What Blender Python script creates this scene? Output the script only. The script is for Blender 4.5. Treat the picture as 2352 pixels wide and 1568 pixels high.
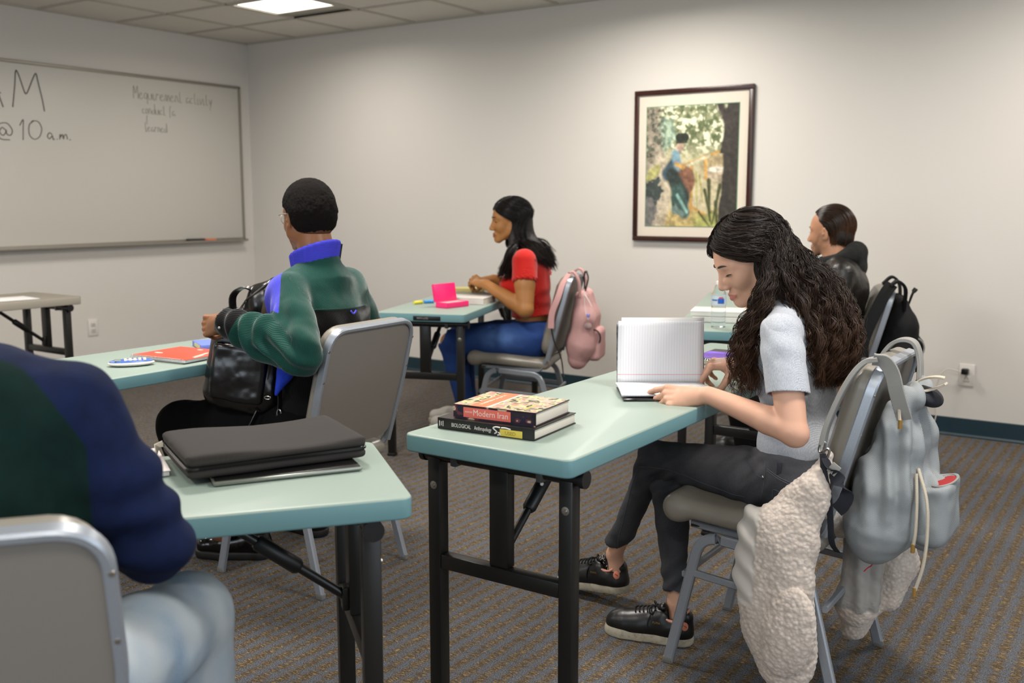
import bpy, bmesh, math, random
import numpy as np
from mathutils import Matrix, Vector, noise as mnoise
R = math.radians
random.seed(7)
rng = np.random.default_rng(11)
col = bpy.context.scene.collection
scene = bpy.context.scene
for o in list(bpy.data.objects): bpy.data.objects.remove(o)

# ------------------------------------------------------------------ camera
cam_d = bpy.data.cameras.new('camera'); cam = bpy.data.objects.new('camera', cam_d); col.objects.link(cam)
cam_d.sensor_width = 36.0; cam_d.lens = 35.0; cam_d.clip_start = 0.05; cam_d.clip_end = 60
FW = Vector((-0.55230, 0.82191, -0.13942)); RT = Vector((0.83001, 0.55775, 0)); UP = Vector((-0.07776, 0.11572, 0.99023))
cam.matrix_world = Matrix((RT, UP, -FW)).transposed().to_4x4()
cam.location = (0, 0, 1.28)
scene.camera = cam
cam_d.dof.use_dof = True; cam_d.dof.focus_distance = 2.66; cam_d.dof.aperture_fstop = 3.8

# ------------------------------------------------------------------ colour management / world
scene.view_settings.view_transform = 'Standard'; scene.view_settings.look = 'None'
scene.view_settings.gamma = 1.0; scene.view_settings.use_curve_mapping = False
scene.view_settings.exposure = EXPOSURE = 0.15
w = bpy.data.worlds.new('sky'); scene.world = w; w.use_nodes = True
w.node_tree.nodes['Background'].inputs[0].default_value = (0.75, 0.86, 1.0, 1)
w.node_tree.nodes['Background'].inputs[1].default_value = 1.2

def lamp(name, loc, rot, sx, sy, power, color, spread=180):
    d = bpy.data.lights.new(name, 'AREA'); d.shape = 'RECTANGLE'; d.size = sx; d.size_y = sy
    d.energy = power; d.color = color; d.spread = R(spread)
    o = bpy.data.objects.new(name, d); col.objects.link(o); o.location = loc; o.rotation_euler = rot
    return o
# daylight entering by the windows behind the photographer
lamp('window_daylight', (-1.6, -2.42, 1.5), (R(90), 0, 0), 3.6, 1.4, 52, (0.80, 0.90, 1.0))
lamp('window_daylight', (2.42, 0.9, 1.5), (R(90), 0, R(90)), 3.4, 1.4, 42, (0.80, 0.90, 1.0))

# ------------------------------------------------------------------ materials
def lin(c):
    if isinstance(c, str):
        c = [int(c[i:i+2], 16)/255 for i in (0, 2, 4)]
    return tuple((x/12.92 if x <= .04045 else ((x+.055)/1.055)**2.4) for x in c[:3]) + (1,)
class N:
    def __init__(s, name, rough=.6, metal=0, spec=.5):
        s.m = bpy.data.materials.new(name); s.m.use_nodes = True; s.t = s.m.node_tree
        s.b = s.t.nodes['Principled BSDF']; s.i = s.b.inputs
        s.i['Roughness'].default_value = rough; s.i['Metallic'].default_value = metal
        s.i['Specular IOR Level'].default_value = spec
    def n(s, ty, **k):
        x = s.t.nodes.new(ty)
        for a, v in k.items():
            if a.startswith('_'): x.inputs[a[1:].replace('_', ' ')].default_value = v
            else: setattr(x, a, v)
        return x
    def l(s, a, b): s.t.links.new(a, b)
    def coord(s, kind='Object', scale=(1, 1, 1), rot=(0, 0, 0)):
        c = s.n('ShaderNodeTexCoord'); m = s.n('ShaderNodeMapping')
        m.inputs['Scale'].default_value = scale; m.inputs['Rotation'].default_value = rot
        s.l(c.outputs[kind], m.inputs[0]); return m.outputs[0]
    def attr(s, name, which='Fac'):
        a = s.n('ShaderNodeAttribute'); a.attribute_name = name; return a.outputs[which]
    def mix(s, f, a, b, mode='MIX'):
        x = s.n('ShaderNodeMix'); x.data_type = 'RGBA'; x.blend_type = mode
        for v, k in ((f, 0), (a, 6), (b, 7)):
            if hasattr(v, 'links'): s.l(v, x.inputs[k])
            else: x.inputs[k].default_value = lin(v) if isinstance(v, str) else v
        return x.outputs[2]
    def math(s, op, a, b=0, c=None):
        x = s.n('ShaderNodeMath'); x.operation = op
        for k, v in enumerate((a, b) if c is None else (a, b, c)):
            if hasattr(v, 'links'): s.l(v, x.inputs[k])
            else: x.inputs[k].default_value = v
        return x.outputs[0]
    def ramp(s, f, stops):
        x = s.n('ShaderNodeValToRGB'); e = x.color_ramp.elements
        while len(e) < len(stops): e.new(.5)
        for q, (p, c) in zip(e, stops): q.position = p; q.color = lin(c) if isinstance(c, str) else c
        s.l(f, x.inputs[0]); return x.outputs[0]
    def step(s, f, w=.0):
        if w == 0: return s.math('GREATER_THAN', f, 0.0)
        x = s.n('ShaderNodeMapRange'); x.inputs[1].default_value = -w; x.inputs[2].default_value = w; x.interpolation_type = 'SMOOTHSTEP'
        s.l(f, x.inputs[0]); return x.outputs[0]
    def noise(s, vec, scale, detail=3, rough=.5, dist=0):
        x = s.n('ShaderNodeTexNoise'); x.inputs['Scale'].default_value = scale; x.inputs['Detail'].default_value = detail
        x.inputs['Roughness'].default_value = rough; x.inputs['Distortion'].default_value = dist
        s.l(vec, x.inputs['Vector']); return x.outputs[0]
    def wave(s, vec, scale, dirn='X', dist=0, dscale=1):
        x = s.n('ShaderNodeTexWave'); x.bands_direction = dirn; x.inputs['Scale'].default_value = scale
        x.inputs['Distortion'].default_value = dist; x.inputs['Detail Scale'].default_value = dscale
        s.l(vec, x.inputs['Vector']); return x.outputs['Fac']
    def base(s, v):
        if hasattr(v, 'links'): s.l(v, s.i['Base Color'])
        else: s.i['Base Color'].default_value = lin(v)
        return s
    def bump(s, h, strength=.3, dist=.002, prev=None):
        x = s.n('ShaderNodeBump'); x.inputs['Strength'].default_value = strength; x.inputs['Distance'].default_value = dist
        s.l(h, x.inputs['Height'])
        if prev is not None: s.l(prev, x.inputs['Normal'])
        s.l(x.outputs[0], s.i['Normal']); return x.outputs[0]
def simple(name, c, rough=.6, metal=0, spec=.5, bump=None, var=None):
    k = N(name, rough, metal, spec)
    co = k.coord()
    if var:
        f = k.noise(co, var[0], 4); k.base(k.mix(k.ramp(f, [(.3, (0, 0, 0, 1)), (.7, (1, 1, 1, 1))]), c, var[1]))
    else:
        k.base(c)
    if bump: k.bump(k.noise(co, bump[0], 3), bump[1], bump[2] if len(bump) > 2 else .001)
    return k.m

# ------------------------------------------------------------------ object bookkeeping
def tag(o, label=None, cat=None, group=None, kind=None):
    if label: o['label'] = label
    if cat: o['category'] = cat
    if group: o['group'] = group
    if kind: o['kind'] = kind
    return o
def thing(name, loc, label, cat, group=None, rz=0):
    o = bpy.data.objects.new(name, None); o.empty_display_size = .1; col.objects.link(o)
    o.location = loc; o.rotation_euler = (0, 0, rz); tag(o, label, cat, group); return o
def link(name, me, parent=None, world=True, loc=(0, 0, 0)):
    """link mesh me as an object; world=True: vertices are in room coordinates, re-based on the thing's own base point"""
    o = bpy.data.objects.new(name, me); col.objects.link(o)
    if parent is not None:
        if world:
            P = Vector((0, 0, 0)); q = parent
            while q is not None: P += q.location; q = q.parent
            me.transform(Matrix.Translation(-P))
        o.parent = parent
    elif world:
        P = Vector(loc); me.transform(Matrix.Translation(-P)); o.location = P
    return o
def dup(root, loc, rz, label=None, group=None):
    def cp(o, par):
        c = o.copy(); col.objects.link(c); c.parent = par
        for ch in list(o.children): cp(ch, c)
        return c
    c = cp(root, None); c.location = loc; c.rotation_euler = (0, 0, rz)
    if label: c['label'] = label
    if group: c['group'] = group
    return c

# ------------------------------------------------------------------ polygon builder
class MB:
    def __init__(s): s.v = []; s.f = []; s.mi = []; s.sm = []
    def add(s, v, f, mi=0, smooth=True):
        b = len(s.v); s.v += [tuple(p) for p in v]
        for q in f: s.f.append([b+i for i in q]); s.mi.append(mi); s.sm.append(smooth)
        return s
    def box(s, c, size, bev=0.0, rot=None, mi=0, seg=2, M=None):
        bm = bmesh.new(); bmesh.ops.create_cube(bm, size=1)
        for v in bm.verts: v.co = Vector((v.co.x*size[0], v.co.y*size[1], v.co.z*size[2]))
        if bev > 0: bmesh.ops.bevel(bm, geom=list(bm.edges), offset=min(bev, min(size)*.49), segments=seg, profile=.5, affect='EDGES')
        T = Matrix.Translation(Vector(c))
        if rot is not None: T = T @ (rot.to_4x4() if isinstance(rot, Matrix) else Matrix.Rotation(rot, 4, 'Z'))
        if M is not None: T = M @ T
        bmesh.ops.transform(bm, matrix=T, verts=bm.verts); bm.verts.ensure_lookup_table(); bm.verts.index_update()
        s.add([v.co for v in bm.verts], [[v.index for v in f.verts] for f in bm.faces], mi, bev > 0); bm.free(); return s
    def tube(s, path, r, n=8, mi=0, caps=True, prof=None, up=None, closed=False):
        P = [Vector(p) for p in path]; m = len(P)
        rr = r if isinstance(r, (list, tuple, np.ndarray)) else [r]*m
        T = []
        for i in range(m):
            a = P[(i-1) % m] if (closed or i > 0) else P[i]; b = P[(i+1) % m] if (closed or i < m-1) else P[i]
            t = (b-a); T.append(t.normalized() if t.length > 1e-9 else Vector((0, 0, 1)))
        ref = Vector(up) if up is not None else (Vector((0, 0, 1)) if abs(T[0].z) < .9 else Vector((1, 0, 0)))
        nrm = (ref - T[0]*ref.dot(T[0])).normalized()
        if prof is None: prof = [(math.cos(2*math.pi*k/n), math.sin(2*math.pi*k/n)) for k in range(n)]
        n = len(prof); vs = []
        for i in range(m):
            if up is not None: q = ref - T[i]*ref.dot(T[i]); nrm = q.normalized() if q.length > 1e-4 else nrm
            else: q = nrm - T[i]*nrm.dot(T[i]); nrm = q.normalized() if q.length > 1e-6 else nrm
            bi = T[i].cross(nrm)
            for (a, b) in prof: vs.append(P[i] + nrm*(a*rr[i]) + bi*(b*rr[i]))
        fs = []
        for i in range(m if closed else m-1):
            j = (i+1) % m
            for k in range(n):
                l = (k+1) % n; fs.append([i*n+k, i*n+l, j*n+l, j*n+k])
        if caps and not closed: fs.append(list(range(n))[::-1]); fs.append([(m-1)*n+k for k in range(n)])
        return s.add(vs, fs, mi)
    def rtube(s, path, w, h, bev=.003, mi=0, up=None, closed=False):
        """rectangular tube, w along the 'up' reference, h across"""
        a, b, c = w/2, h/2, min(bev, w/2.1, h/2.1)
        pr = [(a-c, -b), (a, -b+c), (a, b-c), (a-c, b), (-a+c, b), (-a, b-c), (-a, -b+c), (-a+c, -b)]
        return s.tube(path, 1.0, prof=pr, up=up, mi=mi, closed=closed)
    def lathe(s, prof, c=(0, 0, 0), n=24, mi=0, M=None):
        vs = []; fs = []; m = len(prof)
        for r, z in prof:
            for k in range(n):
                a = 2*math.pi*k/n; p = Vector((r*math.cos(a), r*math.sin(a), z))
                vs.append((M @ p if M is not None else p) + Vector(c))
        for i in range(m-1):
            for k in range(n):
                l = (k+1) % n; fs.append([i*n+k, i*n+l, (i+1)*n+l, (i+1)*n+k])
        if prof[0][0] > 1e-5: fs.append(list(range(n))[::-1])
        if prof[-1][0] > 1e-5: fs.append([(m-1)*n+k for k in range(n)])
        return s.add(vs, fs, mi)
    def sphere(s, c, r, n=12, mi=0, M=None):
        rx = r if isinstance(r, (tuple, list)) else (r, r, r)
        vs = []; fs = []; m = n//2+1
        for i in range(m+1):
            th = math.pi*i/m
            for k in range(n):
                a = 2*math.pi*k/n; p = Vector((rx[0]*math.sin(th)*math.cos(a), rx[1]*math.sin(th)*math.sin(a), rx[2]*math.cos(th)))
                vs.append((M @ p if M is not None else p)+Vector(c))
        for i in range(m):
            for k in range(n):
                l = (k+1) % n; fs.append([i*n+k, (i+1)*n+k, (i+1)*n+l, i*n+l])
        return s.add(vs, fs, mi)
    def mesh(s, name, mats):
        me = bpy.data.meshes.new(name); me.from_pydata(s.v, [], s.f)
        me.polygons.foreach_set('material_index', s.mi); me.polygons.foreach_set('use_smooth', s.sm)
        for m in (mats if isinstance(mats, (list, tuple)) else [mats]): me.materials.append(m)
        me.update(); return me
    def obj(s, name, mats, parent=None, world=True, loc=(0, 0, 0), auto=True):
        me = s.mesh(name, mats)
        if auto:
            bm = bmesh.new(); bm.from_mesh(me); bmesh.ops.remove_doubles(bm, verts=bm.verts, dist=1e-6); bmesh.ops.recalc_face_normals(bm, faces=bm.faces)
            for e in bm.edges:
                if len(e.link_faces) == 2 and e.calc_face_angle(0) > R(38): e.smooth = False
            bm.to_mesh(me); bm.free()
        return link(name, me, parent, world, loc)
def spline(pts, n=8):
    P = [np.array(p, float) for p in pts]; P = [2*P[0]-P[1]]+P+[2*P[-1]-P[-2]]; out = []
    for i in range(1, len(P)-2):
        for k in range(n):
            t = k/n; a, b, c, d = P[i-1], P[i], P[i+1], P[i+2]
            out.append(.5*((2*b)+(-a+c)*t+(2*a-5*b+4*c-d)*t*t+(-a+3*b-3*c+d)*t**3))
    out.append(P[-2]); return [Vector(p) for p in out]
def fillet(pts, rad, n=6):
    P = [Vector(p) for p in pts]; out = [P[0]]
    for i in range(1, len(P)-1):
        a, b, c = P[i-1], P[i], P[i+1]; r = rad[i-1] if isinstance(rad, (list, tuple)) else rad
        u = (a-b).normalized(); v = (c-b).normalized(); ang = u.angle(v); d = min(r/math.tan(ang/2), (a-b).length*.49, (c-b).length*.49)
        for k in range(n+1):
            t = k/n; out.append((b+u*d)*(1-t)**2 + b*2*t*(1-t) + (b+v*d)*t*t)
    out.append(P[-1]); return out

# ------------------------------------------------------------------ signed-distance modeller (organic forms)
def hsh(i, j, k, s):
    n = (i*374761393 + j*668265263 + k*2147483647 + s*1274126177) & 0xffffffff
    n = ((n ^ (n >> 13))*1274126177) & 0xffffffff; n = n ^ (n >> 16)
    return (n & 0xffff)/65535.0
def vn(p, s=0):
    p = np.asarray(p, float); f = np.floor(p).astype(np.int64); t = p-f; t = t*t*(3-2*t); o = 0
    for a in (0, 1):
        for b in (0, 1):
            for c in (0, 1):
                wgt = (t[:, 0] if a else 1-t[:, 0])*(t[:, 1] if b else 1-t[:, 1])*(t[:, 2] if c else 1-t[:, 2])
                o = o+wgt*hsh(f[:, 0]+a, f[:, 1]+b, f[:, 2]+c, s)
    return o*2-1
def fbm(p, s=0, o=3):
    r = 0; a = 1; p = np.asarray(p, float)
    for k in range(o): r = r+a*vn(p, s+k*17); p = p*2.03; a *= .5
    return r/1.6
def smin(a, b, k):
    h = np.clip(.5+.5*(b-a)/k, 0, 1); return b*(1-h)+a*h-k*h*(1-h)
class S:
    def __init__(s, M=None): s.p = []; s.M = Matrix.Identity(4) if M is None else M
    def _t(s, p): return np.array(s.M @ Vector(p))
    def _r(s, rot): 
        q = s.M.to_3x3().normalized()
        return np.array(q @ rot if rot is not None else q)
    def sc(s): return s.M.to_scale()[0]
    def cone(s, a, b, ra, rb=None, k=.012, op=0):
        rb = ra if rb is None else rb; c = s.sc(); s.p.append(('c', op, k*c, s._t(a), s._t(b), ra*c, rb*c)); return s
    def chain(s, pts, rs, k=.012, op=0):
        for i in range(len(pts)-1): s.cone(pts[i], pts[i+1], rs[i], rs[i+1], k, op)
        return s
    def ell(s, c, r, k=.012, op=0, rot=None):
        z = s.sc(); s.p.append(('e', op, k*z, s._t(c), np.array(r, float)*z, s._r(rot))); return s
    def box(s, c, h, rad=.01, k=.012, op=0, rot=None):
        z = s.sc(); s.p.append(('b', op, k*z, s._t(c), np.array(h, float)*z, s._r(rot), rad*z)); return s
    def half(s, p, n, k=.001):     # keep the side n points away from
        n = s.M.to_3x3().normalized() @ Vector(n).normalized(); s.p.append(('h', 1, k, s._t(p), np.array(n))); return s
    def grown(s, d):
        q = S(); q.p = []
        for t in s.p:
            t = list(t)
            if t[1] == 0:
                if t[0] == 'c': t[5] += d; t[6] += d
                elif t[0] == 'e': t[4] = t[4]+d
                elif t[0] == 'b': t[4] = t[4]+d; t[6] += d
            q.p.append(tuple(t))
        return q
    def bb(s, t):
        if t[0] == 'c': r = max(t[5], t[6]); return np.minimum(t[3], t[4])-r, np.maximum(t[3], t[4])+r
        if t[0] in 'eb': e = np.abs(t[5]) @ t[4]; return t[3]-e, t[3]+e
    def dist(s, t, X):
        if t[0] == 'c':
            a, b, ra, rb = t[3:7]; ba = b-a; l = max(float(ba @ ba), 1e-12); h = np.clip(((X-a) @ ba)/l, 0, 1)
            return np.linalg.norm(X-a-h[..., None]*ba, axis=-1)-(ra+(rb-ra)*h)
        if t[0] == 'e':
            q = (X-t[3]) @ t[5]; k0 = np.linalg.norm(q/t[4], axis=-1); k1 = np.linalg.norm(q/t[4]**2, axis=-1)
            return np.where(k1 > 1e-6, k0*(k0-1)/np.maximum(k1, 1e-6), -min(t[4]))
        if t[0] == 'b':
            q = np.abs((X-t[3]) @ t[5])-(t[4]-t[6])
            return np.linalg.norm(np.maximum(q, 0), axis=-1)+np.minimum(q.max(-1), 0)-t[6]
        if t[0] == 'h': return (X-t[3]) @ t[4]
    def mesh(s, vox, disp=None, smooth=1):
        pos = [t for t in s.p if t[1] == 0]; B = [s.bb(t) for t in pos]
        lo = np.min([b[0] for b in B], 0)-vox*3; hi = np.max([b[1] for b in B], 0)+vox*3
        n = np.ceil((hi-lo)/vox).astype(int)+1; g = np.full(n, .5, np.float32); km = max(t[2] for t in s.p)+vox*2.5
        for t in s.p:
            if t[0] == 'h': i0 = np.zeros(3, int); i1 = n
            else:
                b0, b1 = s.bb(t); i0 = np.maximum(np.floor((b0-km-lo)/vox).astype(int), 0); i1 = np.minimum(np.ceil((b1+km-lo)/vox).astype(int)+1, n)
            if np.any(i1 <= i0): continue
            ax = [lo[d]+vox*np.arange(i0[d], i1[d]) for d in range(3)]
            X = np.stack(np.meshgrid(*ax, indexing='ij'), -1); d = s.dist(t, X); sl = tuple(slice(i0[q], i1[q]) for q in range(3))
            if t[1] == 0: g[sl] = smin(g[sl], d, t[2])
            elif t[0] == 'h': g[sl] = np.maximum(g[sl], d)
            else: g[sl] = -smin(-g[sl], d, t[2])
        v, f = nets(g, lo, vox)
        for _ in range(smooth): v = relax(v, f, .5)
        if disp is not None: v = v+vnorm(v, f)*disp(v)[:, None]
        return v, f
def nets(g, lo, vox):
    ins = g < 0; c = np.zeros(np.array(g.shape)-1, np.int8); nx, ny, nz = c.shape
    offs = [(a, b, d) for a in (0, 1) for b in (0, 1) for d in (0, 1)]
    for a, b, d in offs: c += ins[a:a+nx, b:b+ny, d:d+nz]
    I = np.argwhere((c > 0) & (c < 8)); vi = np.full(c.shape, -1, np.int32); vi[tuple(I.T)] = np.arange(len(I))
    V = np.stack([g[I[:, 0]+a, I[:, 1]+b, I[:, 2]+d] for a, b, d in offs], 1).astype(float)
    O = np.array(offs, float); acc = np.zeros((len(I), 3)); cnt = np.zeros(len(I))
    for p in range(8):
        for q in range(p+1, 8):
            if np.abs(O[p]-O[q]).sum() == 1:
                m = (V[:, p] < 0) != (V[:, q] < 0); t = V[m, p]/(V[m, p]-V[m, q]); acc[m] += O[p]+t[:, None]*(O[q]-O[p]); cnt[m] += 1
    v = lo+vox*(I+acc/cnt[:, None]); F = []
    for ax in range(3):
        b, d = [(1, 2), (2, 0), (0, 1)][ax]
        sl0 = [slice(None)]*3; sl1 = [slice(None)]*3; sl0[ax] = slice(0, -1); sl1[ax] = slice(1, None)
        ch = ins[tuple(sl0)] != ins[tuple(sl1)]; E = np.argwhere(ch); E = E[(E[:, b] > 0) & (E[:, d] > 0) & (E[:, b] < g.shape[b]-1) & (E[:, d] < g.shape[d]-1)]
        q = []
        for (db, dd) in ((1, 1), (0, 1), (0, 0), (1, 0)):
            e = E.copy(); e[:, b] -= db; e[:, d] -= dd; q.append(vi[tuple(e.T)])
        q = np.stack(q, 1); fl = ins[tuple(E.T)]; q[~fl] = q[~fl][:, ::-1]; F.append(q)
    return v, np.concatenate(F)
def relax(v, f, w=.5):
    a = np.zeros_like(v); n = np.zeros(len(v))
    for i in range(4):
        j = (i+1) % 4
        for x, y in ((f[:, i], f[:, j]), (f[:, j], f[:, i])):
            for d in range(3): a[:, d] += np.bincount(x, v[y, d], len(v))
            n += np.bincount(x, minlength=len(v))
    return v*(1-w)+w*a/np.maximum(n, 1)[:, None]
def vnorm(v, f):
    n = np.cross(v[f[:, 2]]-v[f[:, 0]], v[f[:, 3]]-v[f[:, 1]]); o = np.zeros_like(v)
    for i in range(4):
        for d in range(3): o[:, d] += np.bincount(f[:, i], n[:, d], len(v))
    return o/np.maximum(np.linalg.norm(o, axis=1), 1e-12)[:, None]
def npmesh(name, v, f, mats, attrs=None):
    me = bpy.data.meshes.new(name); f = np.asarray(f); k = f.shape[1]
    me.vertices.add(len(v)); me.vertices.foreach_set('co', np.asarray(v, np.float32).ravel())
    me.loops.add(f.size); me.loops.foreach_set('vertex_index', f.astype(np.int32).ravel())
    me.polygons.add(len(f)); me.polygons.foreach_set('loop_start', np.arange(0, f.size, k, dtype=np.int32)); me.polygons.foreach_set('loop_total', np.full(len(f), k, np.int32))
    me.update(calc_edges=True); me.polygons.foreach_set('use_smooth', np.ones(len(f), bool))
    for a, val in (attrs or {}).items():
        at = me.attributes.new(a, 'FLOAT', 'POINT'); at.data.foreach_set('value', np.asarray(val, np.float32))
    for m in (mats if isinstance(mats, (list, tuple)) else [mats]): me.materials.append(m)
    return me
def cat(*vf):
    V = []; F = []; b = 0
    for v, f in vf: V.append(v); F.append(f+b); b += len(v)
    return np.concatenate(V), np.concatenate(F)
def sobj(name, sdf, vox, mats, parent=None, disp=None, attrs=None, loc=(0, 0, 0), smooth=1):
    v, f = sdf if isinstance(sdf, tuple) else sdf.mesh(vox, disp, smooth)
    if not isinstance(mats, (list, tuple)): mats = [mats]
    at = {k: fn(v) for k, fn in (attrs or {}).items()}
    return link(name, npmesh(name, v, f, mats, at), parent, True, loc)
def text(name, body, size, M, mat, parent=None, ext=.0004, align='LEFT', sx=1.0, local=False):
    c = bpy.data.curves.new(name, 'FONT'); c.body = body; c.size = size; c.extrude = ext; c.align_x = align; c.resolution_u = 2
    t = bpy.data.objects.new(name, c); col.objects.link(t); bpy.context.view_layer.update()
    me = bpy.data.meshes.new_from_object(t); bpy.data.objects.remove(t); bpy.data.curves.remove(c)
    me.transform(Matrix.Diagonal((sx, 1, 1, 1))); me.transform(M); me.materials.clear(); me.materials.append(mat)
    return link(name, me, parent, not local)
def frame(o, x, y, z): return Matrix((Vector(x), Vector(y), Vector(z))).transposed().to_4x4() if False else Matrix.Translation(Vector(o)) @ Matrix((Vector(x), Vector(y), Vector(z))).transposed().to_4x4()
# ================================================================== ROOM
CEIL = 2.565; XW = -6.55; YW = 5.82; XB = 2.5; YB = -2.5
k = N('wall_paint', .85, 0, .25); co = k.coord()
k.base(k.mix(k.noise(co, .7, 2), 'd0cbc3', 'd4cfc8')); k.bump(k.noise(co, 260, 3), .12, .001); M_wall = k.m
k = N('ceiling_tile', .95, 0, .1); co = k.coord()
k.base(k.mix(k.noise(co, 60, 3), 'd6d2ca', 'dedad2')); k.bump(k.noise(co, 180, 4, .7), .35, .002); M_ceil = k.m
M_tbar = simple('ceiling_grid', 'b5aea2', .6)
M_base = simple('blue_vinyl_base', '16303a', .45)
M_white = simple('white_plastic', 'd9d4cc', .45)
M_black = simple('black_plastic', '0c0c0c', .4)

k = N('carpet', 1.0, 0, .1); co = k.coord()
sep = k.n('ShaderNodeSeparateXYZ'); k.l(co, sep.inputs[0])
wob = k.noise(co, 9, 2)
sx = k.math('ADD', sep.outputs[0], k.math('MULTIPLY', k.math('SUBTRACT', wob, .5), .008))
st = k.math('SINE', k.math('MULTIPLY', sx, 2*math.pi/.050))                 # bands run down the room
cell = k.coord('Object', (55, 330, 1)); dash = k.noise(cell, 1.0, 1)           # short yarn dashes across the band
cell2 = k.coord('Object', (260, 420, 1)); fine = k.noise(cell2, 1.0, 2)
cell3 = k.coord('Object', (16, 90, 1)); big = k.noise(cell3, 1.0, 2)
blue = k.mix(k.ramp(fine, [(.34, (0, 0, 0, 1)), (.66, (1, 1, 1, 1))]), '2e333b', '74757a')
brown = k.mix(k.ramp(fine, [(.32, (0, 0, 0, 1)), (.68, (1, 1, 1, 1))]), '2a2119', '6b5d4b')
gold = k.mix(fine, '7d6844', 'a58e66')
band = k.math('ADD', k.math('MULTIPLY', st, .25), k.math('MULTIPLY', k.math('SUBTRACT', big, .5), 1.6))
band = k.math('ADD', band, .5)
c1 = k.mix(k.ramp(band, [(.28, (0, 0, 0, 1)), (.72, (1, 1, 1, 1))]), blue, brown)
gd = k.math('MULTIPLY', k.math('GREATER_THAN', dash, .60), k.math('GREATER_THAN', band, .52))
c2 = k.mix(gd, c1, gold); k.base(c2)
k.bump(k.math('ADD', fine, k.math('MULTIPLY', dash, 1.2)), .7, .004); M_carpet = k.m

def struct(name, mb, mats, **kw):
    o = mb.obj(name, mats, None, True, **kw); o['kind'] = 'structure'; return o
struct('floor', MB().box(((XW+XB)/2, (YW+YB)/2, -.05), (XB-XW+.2, YW-YB+.2, .1)), M_carpet)
def wall_x(name, x, hole=None):
    m = MB(); t = .1; xc = x+(t/2 if x > 0 else -t/2)
    if not hole: m.box((xc, (YW+YB)/2, CEIL/2), (t, YW-YB+.2, CEIL+.1))
    else:
        y0, y1, z0, z1 = hole
        m.box((xc, (YB+y0)/2, CEIL/2), (t, y0-YB, CEIL+.1)).box((xc, (YW+y1)/2, CEIL/2), (t, YW-y1, CEIL+.1))
        m.box((xc, (y0+y1)/2, z0/2-.025), (t, y1-y0, z0+.05)).box((xc, (y0+y1)/2, (z1+CEIL)/2+.025), (t, y1-y0, CEIL-z1+.05))
    struct(name, m, M_wall)
wall_x('wall_front', XW); wall_x('wall_back', XB, (-.8, 2.6, .8, 2.2))
struct('wall_right', MB().box(((XW+XB)/2, YW+.05, CEIL/2), (XB-XW, .1, CEIL+.1)), M_wall)
m = MB(); x0, x1, z0, z1 = -3.4, .2, .8, 2.2
m.box(((XW+x0)/2, YB-.05, CEIL/2), (x0-XW, .1, CEIL+.1)).box(((XB+x1)/2, YB-.05, CEIL/2), (XB-x1, .1, CEIL+.1))
m.box(((x0+x1)/2, YB-.05, z0/2-.025), (x1-x0, .1, z0+.05)).box(((x0+x1)/2, YB-.05, (z1+CEIL)/2+.025), (x1-x0, .1, CEIL-z1+.05))
struct('wall_left', m, M_wall)
M_alu = simple('aluminium', 'b8b4ac', .38, .85)
k = N('window_glass', .02); k.i['Transmission Weight'].default_value = 1; k.i['IOR'].default_value = 1.05; k.base('ffffff'); M_wglass = k.m
for n, (c, s) in enumerate((((-1.6, YB-.05, 1.5), (3.6, 1.4)), ((XB+.05, .9, 1.5), (3.4, 1.4)))):
    m = MB(); w2, h2 = s[0]/2, s[1]/2
    for q in (-1, 0, 1):
        p, z = (q*w2, (.05, .06, s[1])), None
        if n == 0: m.box((c[0]+q*(w2-.025), c[1], c[2]), (.05, .07, s[1]), .004)
        else: m.box((c[0], c[1]+q*(w2-.025), c[2]), (.07, .05, s[1]), .004)
    for q in (-1, 1):
        if n == 0: m.box((c[0], c[1], c[2]+q*(h2-.025)), (s[0], .07, .05), .004)
        else: m.box((c[0], c[1], c[2]+q*(h2-.025)), (.07, s[0], .05), .004)
    o = struct('window_%d' % (n+1), m, M_alu)
# ceiling: acoustic tiles on a 0.61 m grid
m = MB(); GX = -5.36; GY = 4.60; P = .6096
LG = [(GX+P*i, GY+P*j) for i in (0, 4, 8) for j in (0, -4, -8)]
FX = [(x, y) for x, y in LG]
i0 = -2
for i in range(-2, 14):
    for j in range(-12, 3):
        x = GX+P*i; y = GY+P*j
        if any(abs(x-a) < .01 and abs(y-b) < .01 for a, b in FX): continue
        xa, xb, ya, yb = max(x, XW), min(x+P, XB), max(y, YB), min(y+P, YW)
        if xb-xa < .02 or yb-ya < .02: continue
        m.box(((xa+xb)/2, (ya+yb)/2, CEIL+.012), (xb-xa-.004, yb-ya-.004, .016), .002, seg=1)
struct('ceiling', m, M_ceil)
m = MB()
for i in range(-1, 14):
    x = GX+P*i
    if XW+.02 < x < XB: m.box((x, (YB+YW)/2, CEIL), (.024, YW-YB, .010))
for j in range(-11, 3):
    y = GY+P*j
    if YB < y < YW-.02: m.box(((XW+XB)/2, y, CEIL-.0004), (XB-XW, .024, .0092))
m.box(((XW+XB)/2, YW-.012, CEIL-.002), (XB-XW, .024, .012)).box((XW+.012, (YB+YW)/2, CEIL-.002), (.024, YW-YB, .012))
struct('trim_1', m, M_tbar)
struct('trim_2', MB().box(((XW+XB)/2, (YB+YW)/2, CEIL+.6), (XB-XW+.4, YW-YB+.4, .05)), M_ceil)
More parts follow.
